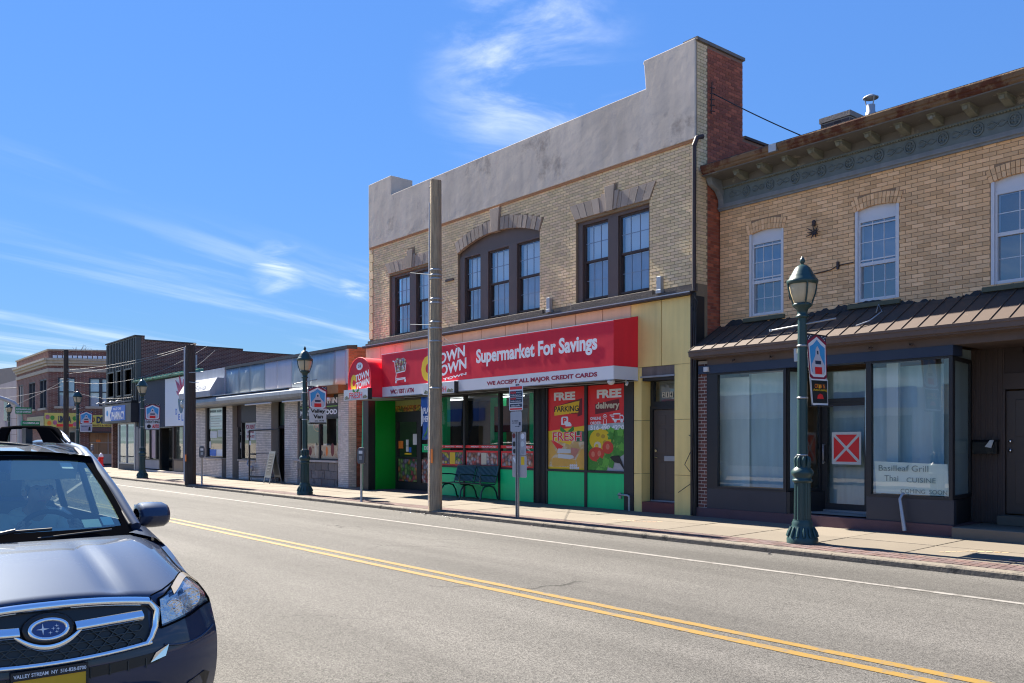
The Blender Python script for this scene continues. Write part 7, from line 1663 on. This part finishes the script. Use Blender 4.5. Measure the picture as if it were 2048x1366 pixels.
    for k in range(15):
        x = -1.90 - 2.85*k/14; hw = .665 - .03*(k/14); zc = 1.572 + .075*math.sin(min(1, k/9)*math.pi/2) - .08*max(0, (k-10)/4)**2
        rr.append([(x + .075*(1-abs(2*i/20-1)**2)*max(0, 1-k/4), hw*(2*i/20-1), zc + .045*(1-abs(2*i/20-1)**2.6)-.02) for i in range(21)])
    part('roof', MB().grid(rr, flip=True), paint, t); part('headliner', MB().grid([[(p[0], p[1]*.98, p[2]-.03) for p in r] for r in rr]), C_['headliner'], t)
    sun_ = [[(p[0], p[1]*.68, p[2]+.012) for p in r] for r in rr[3:9]]
    sr = part('sunroof', MB().grid(sun_, flip=True), C_['glass'], t); part('sunroof_edge', MB().tube([(p[0], p[1], p[2]+.004) for p in sun_[0]], .010, 5), C_['trim'], sr); part('sunroof_shade', MB().grid([[(p[0],p[1],p[2]-.006) for p in r] for r in sun_], flip=True), mat('sunroof_shade', (.30,.42,.50), .4, .05), sr)
    part('rear_hatch', MB().quad((-4.74,-.63,1.55),(-4.74,.63,1.55),(-4.62,.80,1.0),(-4.62,-.80,1.0)).quad((-4.5,-.905,1.0),(-4.5,.905,1.0),(-4.55,.905,.3),(-4.55,-.905,.3)), paint, t)
    part('floor_pan', MB().box(-4.4,-.3,-.84,.84,.20,.30).box(-1.25,-1.15,-.84,.84,.3,1.0).box(-4.4,-2.9,-.8,.8,.3,.85), C_['trim'], t)
    # windscreen: glass patch, black frit border, wiper
    def Ws(u, v, off=0):       # u -1..1 across, v 0 base .. 1 top
        hb, ht = .735, .635; hw = hb + (ht-hb)*v; y = u*hw
        xb = cowl_x(.72*abs(u)) - .03 - .0; xt = -1.86 - .075*(abs(u)**2); z = 1.08 - .012*u*u + (1.575-1.08 + .012*u*u - .02*abs(u)**2.6)*v
        x = xb + (xt-xb)*v + .045*math.sin(math.pi*v)
        return (x + off*.52, y, z + off*.85)
    gd = [[Ws(-1+2*i/24, k/12) for i in range(25)] for k in range(13)]
    ws = part('windscreen', MB().grid(gd, flip=True), C_['glass'], t)
    fr = MB()
    def strip(p0, p1):
        fr.grid([[Ws(*a, .004) for a in p0], [Ws(*a, .004) for a in p1]], flip=True)
    us = [-1+2*i/24 for i in range(25)]
    strip([(u,0) for u in us], [(u,.09+.03*abs(u)**8) for u in us]); strip([(u,.925-.03*abs(u)**8) for u in us], [(u,1) for u in us])
    for sg in (1,-1):
        vv = [k/12 for k in range(13)]; a = [(sg*1.0, v) for v in vv]; c = [(sg*(.93-.02*abs(2*v-1)**6), v) for v in vv]
        strip(c, a) if sg < 0 else strip(a, c)
    part('screen_border', fr, C_['gap'], ws)
    part('wiper', MB().tube([Ws(-.75,.02,.03),Ws(-.2,.055,.035),Ws(.32,.075,.03)], .009, 5).tube([Ws(-.2,.03,.02),Ws(.05,.05,.05)], .013, 5).tube([Ws(.2,.0,.02),Ws(.8,.04,.02)], .007, 5), C_['trim'], t)
    part('cowl', MB().grid([[Ws(u,-.035,-.012) for u in us], [Ws(u,.012,-.006) for u in us]], flip=True), C_['trim'], t)
    for (u0, u1, v0, v1, m_) in ((.60,.75,.12,.21,mat('sticker_green', (.42,.62,.52), .6, .1, 20)),(.77,.87,.135,.23,mat('sticker_blue', (.10,.38,.55), .6, .2, 40)),(.66,.77,.83,.905,M['white_paper'])):
        st = part('registration_sticker', MB().quad(Ws(u0,v0,-.006),Ws(u1,v0,-.006),Ws(u1,v1,-.006),Ws(u0,v1,-.006)), m_, ws)
    # bonnet shut lines
    for sg in (1,-1):
        ln_ = [tuple(Hd(sg*(.50+.33*min(1,k/24/.28)**.8+.02*k/24), k/24, .0005)) for k in range(25)]
        part('bonnet_gap', MB().tube(ln_, .0045, 4), C_['gap'], t)
    part('bonnet_gap', MB().tube([tuple(Sf(-.5+1.0*k/20, ftop(-.5+1.0*k/20)-.012, .001)) for k in range(21)], .005, 4), C_['gap'], t)
    # grille opening, chrome surround, wing bar, hexagon mesh
    def gz(v): return .868-.040*(abs(v)/.5)**2.2
    def gb(v): return .595 + .03*(abs(v)/.5)**2
    vg = [-.475+.95*i/30 for i in range(31)]
    gp = part('grille', MB().grid([[tuple(Sf(v, gb(v)+(gz(v)-gb(v))*k/5, .004)) for v in vg] for k in range(6)], flip=True), C_['mesh'], t)
    part('grille_surround', MB().tube([tuple(Sf(v, gz(v)-.006, .018)) for v in vg] , .024, 8), M['chrome'], gp)
    part('grille_surround', MB().tube([tuple(Sf(v, gb(v)+.004, .015)) for v in vg], .015, 8), M['chrome'], gp)
    for sg in (1,-1):
        q = [Sf(sg*.475, gz(.475)-.006, .018), Sf(sg*.515, gz(.475)-.05, .016), Sf(sg*.50, .70, .016), Sf(sg*.478, gb(.475)+.03, .015), Sf(sg*.455, gb(.455)+.004, .015)]
        part('grille_surround', MB().tube([tuple(p) for p in q], [.022,.022,.019,.017,.015], 8), M['chrome'], gp)
        wb = []
        for i in range(9):
            v = sg*(.12+.32*i/8); c_ = .752+.012*(i/8); h = .027
            wb.append([tuple(Sf(v, c_-h, .012)), tuple(Sf(v, c_-h*.4, .034)), tuple(Sf(v, c_+h*.2, .036)), tuple(Sf(v, c_+h, .014))])
        part('grille_bar', MB().grid(wb, flip=(sg < 0)), M['chrome'], gp)
    lower = []
    for i in range(15): v = -.15+.30*i/14; lower.append([tuple(Sf(v, .655+.08*(abs(v)/.15)**2, .012)), tuple(Sf(v, .668+.08*(abs(v)/.15)**2, .034)), tuple(Sf(v, .69+.07*(abs(v)/.15)**2, .030))])
    part('grille_bar', MB().grid(lower), M['chrome'], gp)
    hx = MB()
    for r in range(4):
        z = .625+.035*r; n = 12
        for k in range(n):
            v0 = -.44+.88*(k+(.5 if r % 2 else 0))/n; dv = .88/n
            if v0+dv > .45: continue
            if z > .70 and abs(v0) < .16: continue
            zz = lambda v: z + .03*(abs(v)/.5)**2
            hx.tube([tuple(Sf(v0, zz(v0), .012)), tuple(Sf(v0+dv*.25, zz(v0)+.017, .014)), tuple(Sf(v0+dv*.75, zz(v0)+.017, .014)), tuple(Sf(v0+dv, zz(v0), .012))], .0035, 4, cap=False)
            hx.tube([tuple(Sf(v0, zz(v0), .012)), tuple(Sf(v0+dv*.25, zz(v0)-.017, .014)), tuple(Sf(v0+dv*.75, zz(v0)-.017, .014)), tuple(Sf(v0+dv, zz(v0), .012))], .0035, 4, cap=False)
    part('grille_mesh', hx, C_['meshedge'], gp, kind='stuff')
    # oval badge with six stars
    def E_(a, rx, rz, off): return tuple(Sf(rx*math.cos(a), .762+rz*math.sin(a), off))
    bd = part('badge', MB().add([E_(2*math.pi*k/32, .071, .037, .040) for k in range(32)], [tuple(range(32))]), C_['emblem'], gp)
    part('badge_ring', MB().tube([E_(2*math.pi*k/32, .080, .044, .038) for k in range(33)], .011, 8), M['chrome'], bd)
    part('badge_seat', MB().tube([E_(2*math.pi*k/32, .096, .057, .020) for k in range(33)], .019, 8), C_['mesh'], bd)
    stv = MB()
    def star(cy, cz, r):
        p = []
        for k in range(8): rr_ = r if k % 2 == 0 else r*.20; a = k*math.pi/4; p.append(tuple(Sf(cy+rr_*1.0*math.cos(a), .762+cz+rr_*.95*math.sin(a), .0425)))
        stv.add(p, [tuple(range(8))])
    star(-.026, .004, .028)
    for cy, cz in ((.004,-.015),(.018,.003),(.033,.014),(.038,.0),(.032,-.013)): star(cy, cz, .010)
    part('badge_stars', stv, M['letter_white'], bd)
    # headlamps wrapped over the nose corner
    for sg in (1,-1):
        def Hl(p, off):        # p = (v, w): fascia up to the wing edge, then back along the wing
            v, w = p
            if w <= ftop(v): q = Sf(sg*v, w, off); return tuple(q)
            s_ = (w-ftop(v))*2.6; q = Hd(sg*v, s_); n_ = Vector((.35, sg*.75, .55)).normalized()*off; return tuple(q+n_)
        rows = []; rows2 = []
        for i in range(13):
            f = i/12; v = .535 + .345*f
            lo = .688 + .070*f + .02*max(0, f-.5)*math.sin((f-.5)*6.28); hi = ftop(v) - .015 + .165*f**1.1 - .06*max(0, f-.8)/.2
            rows.append([Hl((v, lo+(hi-lo)*k/6), .010) for k in range(7)]); rows2.append([Hl((v, lo+.012+(hi-lo-.024)*k/6), -.0+.003) for k in range(7)])
        h = part('headlight', MB().grid(rows, flip=(sg < 0)), C_['lens'], t)
        part('lamp_reflector', MB().grid(rows2, flip=(sg < 0)), mat('lamp_inside', (.72,.73,.75), .22, .35, 11, metal=.75, bump=.6, bs=26), h)
        edge = [r[0] for r in rows] + rows[-1] + [r[-1] for r in reversed(rows)] + list(reversed(rows[0]))
        part('lamp_seal', MB().tube(edge, .006, 5), C_['gap'], h)
        top_ = [[(p[0]+.002, p[1]+sg*.002, p[2]+.0035) for p in r[5:]] for r in rows[3:]]; part('hazed_edge', MB().grid(top_, flip=(sg < 0)), C_['haze_lens'], h)
        for (v, w, r) in ((.62,.775,.046),(.74,.81,.052)):
            c_ = Vector(Sf(sg*v, w, .003)); bl = MB().lathe([(.0,.012),(r*.16,.010),(r*.2,.002),(r*.3,-.004),(r*.6,.0),(r*.9,.008),(r,.011),(r*1.04,.006)], (0,0,0), 18)
            m_ = Matrix.Rotation(math.pi/2, 4, 'Y'); bl.v = [tuple(m_ @ Vector(q) + c_) for q in bl.v]
            part('lamp_bowl', bl, C_['bulb'], h)
    # lower intake, fog-lamp pockets, number plate
    part('lower_intake', MB().grid([[tuple(Sf(v, .50+.05*k+.02*(abs(v)/.5)**2, .004)) for v in [-.52+1.04*i/24 for i in range(25)]] for k in range(2)], flip=True), C_['mesh'], t)
    vb = MB()
    for k in range(11): v = -.45+.09*k; vb.tube([tuple(Sf(v,.50,.008)),tuple(Sf(v,.55,.008))], .003, 4)
    part('intake_ribs', vb, C_['meshedge'], t, kind='stuff')
    part('intake_lower', MB().grid([[tuple(Sf(v, .22+.10*k, .006)) for v in [-.5+1.0*i/24 for i in range(25)]] for k in range(2)], flip=True), C_['mesh'], t)
    for sg in (1,-1):
        pk = [tuple(Sf(sg*v, w, .006)) for v, w in ((.62,.26),(.62,.31),(.70,.37),(.80,.40),(.84,.38),(.82,.27))]
        part('fog_pocket', MB().add(pk, [tuple(range(6)) if sg > 0 else tuple(range(5,-1,-1))]), C_['trim'], t)
        part('chrome_tip', MB().quad(*[tuple(Sf(sg*v, w, .012)) for v, w in ((.47,.525),(.55,.545),(.57,.60),(.50,.57))]), M['chrome'], t)
        cr = [tuple(Sf(sg*(.55+.33*k/10), .60-.05*math.sin(k/10*1.6)+.08*(k/10)**2, .003)) for k in range(11)]
        part('bumper_crease', MB().tube(cr, .006, 5), paint, t)
    npl = part('number_plate', MB().box(.012,.02,-.155,.155,.40,.56), C_['plate'], t); part('plate_frame', MB().box(.005,.024,-.165,.165,.545,.585).box(.005,.022,-.165,-.155,.40,.545).box(.005,.022,.155,.165,.40,.545), C_['trim'], npl)
    text('VALLEY STREAM  NY  516-828-8700', -.155, .155, .556, .574, 0, M['letter_white'], npl, .02, fn=lambda a, b_, d: (.0242+d, a, b_))
    # wheels
    for cx in (-.92,-3.55):
        for sg in (1,-1):
            c_ = (cx, sg*.80, .34); tm = MB().lathe([(.21,-.11),(.31,-.115),(.335,-.09),(.34,0),(.335,.09),(.31,.115),(.21,.11)], (0,0,0), 28); tm.v = [(cx+v[0], sg*.79+v[2], .34+v[1]) for v in tm.v]
            w = part('wheel', tm, C_['rubber'], t); rm = MB().lathe([(.20,-.1),(.215,.1),(.19,.11),(.17,.07),(.05,.06),(.05,.085),(0,.085)], (0,0,0), 20); rm.v = [(cx+v[0], sg*(.79+v[2]), .34+v[1]) for v in rm.v]; part('rim', rm, C_['rim'], w)
    # cabin
    def Q(y, x0, x1, z0, z1, w=.25): return MB().box(x0, x1, y-w, y+w, z0, z1)
    for sg in (1,-1):
        st = part('seat', Q(sg*.37,-2.75,-2.2,.45,.62), C_['seat'], t, bev=.05); part('seat_back', MB().prism([(-2.62,sg*.37-.24,.6),(-2.78,sg*.37-.24,.62),(-2.93,sg*.37-.22,1.2),(-2.80,sg*.37-.22,1.22)], (0,.47,0)), C_['seat'], st, bev=.05); part('headrest', Q(sg*.37,-2.93,-2.83,1.24,1.42,.13), C_['seat'], st, bev=.04)
    ds = [[(-1.28-.02*k, -.72+1.44*i/16, [1.03,1.075,1.07,.98,.6][k] + .035*math.exp(-((-.72+1.44*i/16-.37)/.2)**2)*(k < 3)) if k < 3 else (-1.42-.06*(k-2), -.72+1.44*i/16, [0,0,0,.98,.6][k]) for i in range(17)] for k in range(5)]
    ds = [[(x - .12*k*(k < 4), y, z) for (x, y, z) in r] for k, r in enumerate(ds)]
    part('dashboard', MB().grid(ds), C_['dash'], t, solid=.01)
    part('steering_wheel', MB().tube([(-1.80-.075*math.sin(a), .37+.185*math.cos(a), 1.02+.17*math.sin(a)) for a in [2*math.pi*k/24 for k in range(25)]], .017, 6, cap=False).tube([(-1.72,.37,1.0),(-1.80,.37,1.02)], .06, 8).tube([(-1.8,.19,1.02),(-1.8,.55,1.02)], .015, 6), C_['trim'], t)
    for y in (.37,-.37): part('sun_visor', MB().prism([(-1.93,y-.2,1.53),(-1.99,y-.2,1.40),(-2.0,y-.2,1.405),(-1.94,y-.2,1.54)], (0,.4,0)), C_['headliner'], t)
    part('interior_mirror', MB().box(-1.86,-1.83,-.12,.12,1.40,1.46).tube([(-1.85,0,1.46),(-1.83,0,1.54)], .012, 6), C_['trim'], t)
    return t
NX, NY = -4.58, .93
car = suv('parked_car', 'dark grey SUV with chrome grille and roof rails at the lower left of the road', CM['paint'], (NX, NY, 0), group=None)
def copy_car(o, paint, loc, label):
    c = copy_tree(o); c.location = loc; c['label'] = label
    for ch_ in c.children:
        if ch_.data and ch_.data.materials and ch_.data.materials[0] == CM['paint']:
            ch_.material_slots[0].link = 'OBJECT'; ch_.material_slots[0].material = paint
    return c
copy_car(car, CM['silver'], (-21, .7, 0), 'silver SUV parked behind the frame, seen only reflected in shop windows')
copy_car(car, M['white'], (-30, .7, 0), 'white SUV parked further back, seen only reflected in shop windows')

# ------------------------------------------------------------------ the driver
def person():
    t = thing('person', 'white haired driver in a light top looking down behind the steering wheel', 'person', (NX-2.45, NY+.37, .62))
    def skin(name, verts, edges, radii, m, root, par, lv=2):
        me = bpy.data.meshes.new(name); me.from_pydata([tuple(Vector((NX, NY, 0))+Vector(v)) for v in verts], edges, []); me.materials.append(m)
        o = bpy.data.objects.new(name, me); link(o, par)
        sk = o.modifiers.new('k', 'SKIN'); sk.use_smooth_shade = True
        for i, r in enumerate(radii): me.skin_vertices[0].data[i].radius = r if isinstance(r, tuple) else (r, r)
        me.skin_vertices[0].data[root].use_root = True
        s_ = o.modifiers.new('u', 'SUBSURF'); s_.levels = lv; s_.render_levels = lv
        return o
    sk = mat('skin', (.50,.30,.22), .55, .08, 6); shirt = mat('shirt_pale', (.70,.69,.60), .85, .12, 4); hair = mat('hair_white', (.80,.76,.68), .8, .2, 20, bump=.8, bs=60)
    y = .37
    # one continuous body: pelvis, spine, neck, head, arms to the wheel, legs
    V = [(-2.48,y,.66),(-2.46,y,.86),(-2.36,y,1.06),(-2.27,y,1.17),(-2.20,y,1.23),(-2.12,y,1.30),(-2.07,y+.01,1.335),      # 0..6
         (-2.33,y+.17,1.09),(-2.16,y+.24,.93),(-1.90,y+.17,1.06),(-1.84,y+.15,1.10),
         (-2.33,y-.17,1.09),(-2.16,y-.24,.93),(-1.90,y-.17,1.06),(-1.84,y-.15,1.10),
         (-2.42,y+.1,.66),(-2.0,y+.14,.70),(-1.75,y+.13,.35),(-2.42,y-.1,.66),(-2.0,y-.14,.70),(-1.75,y-.13,.35)]
    Ed = [(0,1),(1,2),(2,3),(3,4),(4,5),(5,6),(2,7),(7,8),(8,9),(9,10),(2,11),(11,12),(12,13),(13,14),(0,15),(15,16),(16,17),(0,18),(18,19),(19,20)]
    Rr = [(.16,.13),(.165,.13),(.17,.12),.065,.055,.088,.075,.07,.05,.035,.03,.07,.05,.035,.03,.10,.08,.055,.10,.08,.055]
    b = skin('body', V, Ed, Rr, sk, 0, t)
    sh = skin('shirt', V[:4]+V[7:10]+V[11:14], [(0,1),(1,2),(2,3),(2,4),(4,5),(5,6),(2,7),(7,8),(8,9)], [(.172,.142),(.178,.142),(.184,.133),.076,.082,.062,.045,.082,.062,.045], shirt, 0, t)
    base = Vector((NX, NY, 0)); hc = base+Vector((-2.125,y,1.335)); 
    h = MB(); rows = []
    for i in range(9):
        ph = .05+1.6*i/8
        rows.append([tuple(hc + Vector((-.03+.112*math.sin(ph)*math.cos(a)*(.80 if math.cos(a) > 0 else 1.06), .104*math.sin(ph)*math.sin(a)*(1+.06*math.sin(5*a)), .03+.122*math.cos(ph)*(1+.04*math.sin(4*a+i)) - (.06*(i/8)**3 if math.cos(a) < .45 else 0) + .012*math.sin(9*a+i*2)*(i/8)))) for a in [2*math.pi*k/20 for k in range(21)]])
    part('hair', h.grid(rows), hair, t)
    nb = Vector(hc)
    part('nose', MB().tube([tuple(hc+Vector((.075,0,-.005))), tuple(hc+Vector((.105,0,-.04))), tuple(hc+Vector((.085,0,-.055)))], [.010,.017,.012], 6), sk, t)
    for s_ in (1,-1):
        part('eye', MB().lathe([(0,-.008),(.008,-.004),(.008,.004),(0,.008)], tuple(hc+Vector((.078,s_*.032,.0))), 8), M['print_black'], t); part('ear', MB().lathe([(.0,-.03),(.016,-.02),(.018,.015),(.0,.03)], tuple(hc+Vector((-.01,s_*.09,-.03))), 8), sk, t)
    part('mouth', MB().tube([tuple(hc+Vector((.07,-.022,-.085))), tuple(hc+Vector((.078,0,-.083))), tuple(hc+Vector((.07,.022,-.085)))], .006, 5), mat('lips', (.35,.12,.11), .5), t)
    for s_ in (1,-1):      # hands closed round the wheel rim: palm, four fingers, thumb
        c = base+Vector((-1.84,y+s_*.155,1.10)); hd = MB().tube([tuple(c+Vector((-.05,s_*.01,-.03))), tuple(c+Vector((.0,0,.005)))], [.03,.036], 8)
        part('palm', hd, sk, t)
        for k in range(4):
            o = c+Vector((.02,s_*(.0-.0*k),.03-.02*k)); part('finger', MB().tube([tuple(o), tuple(o+Vector((.045,s_*.004,.004))), tuple(o+Vector((.06,s_*.014,-.01))), tuple(o+Vector((.05+.004*k,s_*.03,-.02)))], [.0095,.009,.0085,.007], 6), sk, t)
        o = c+Vector((.0,-s_*.03,.01)); part('thumb', MB().tube([tuple(o), tuple(o+Vector((.03,-s_*.012,.018))), tuple(o+Vector((.05,-s_*.008,.022)))], [.012,.0105,.008], 6), sk, t)
person()
bpy.context.view_layer.update()
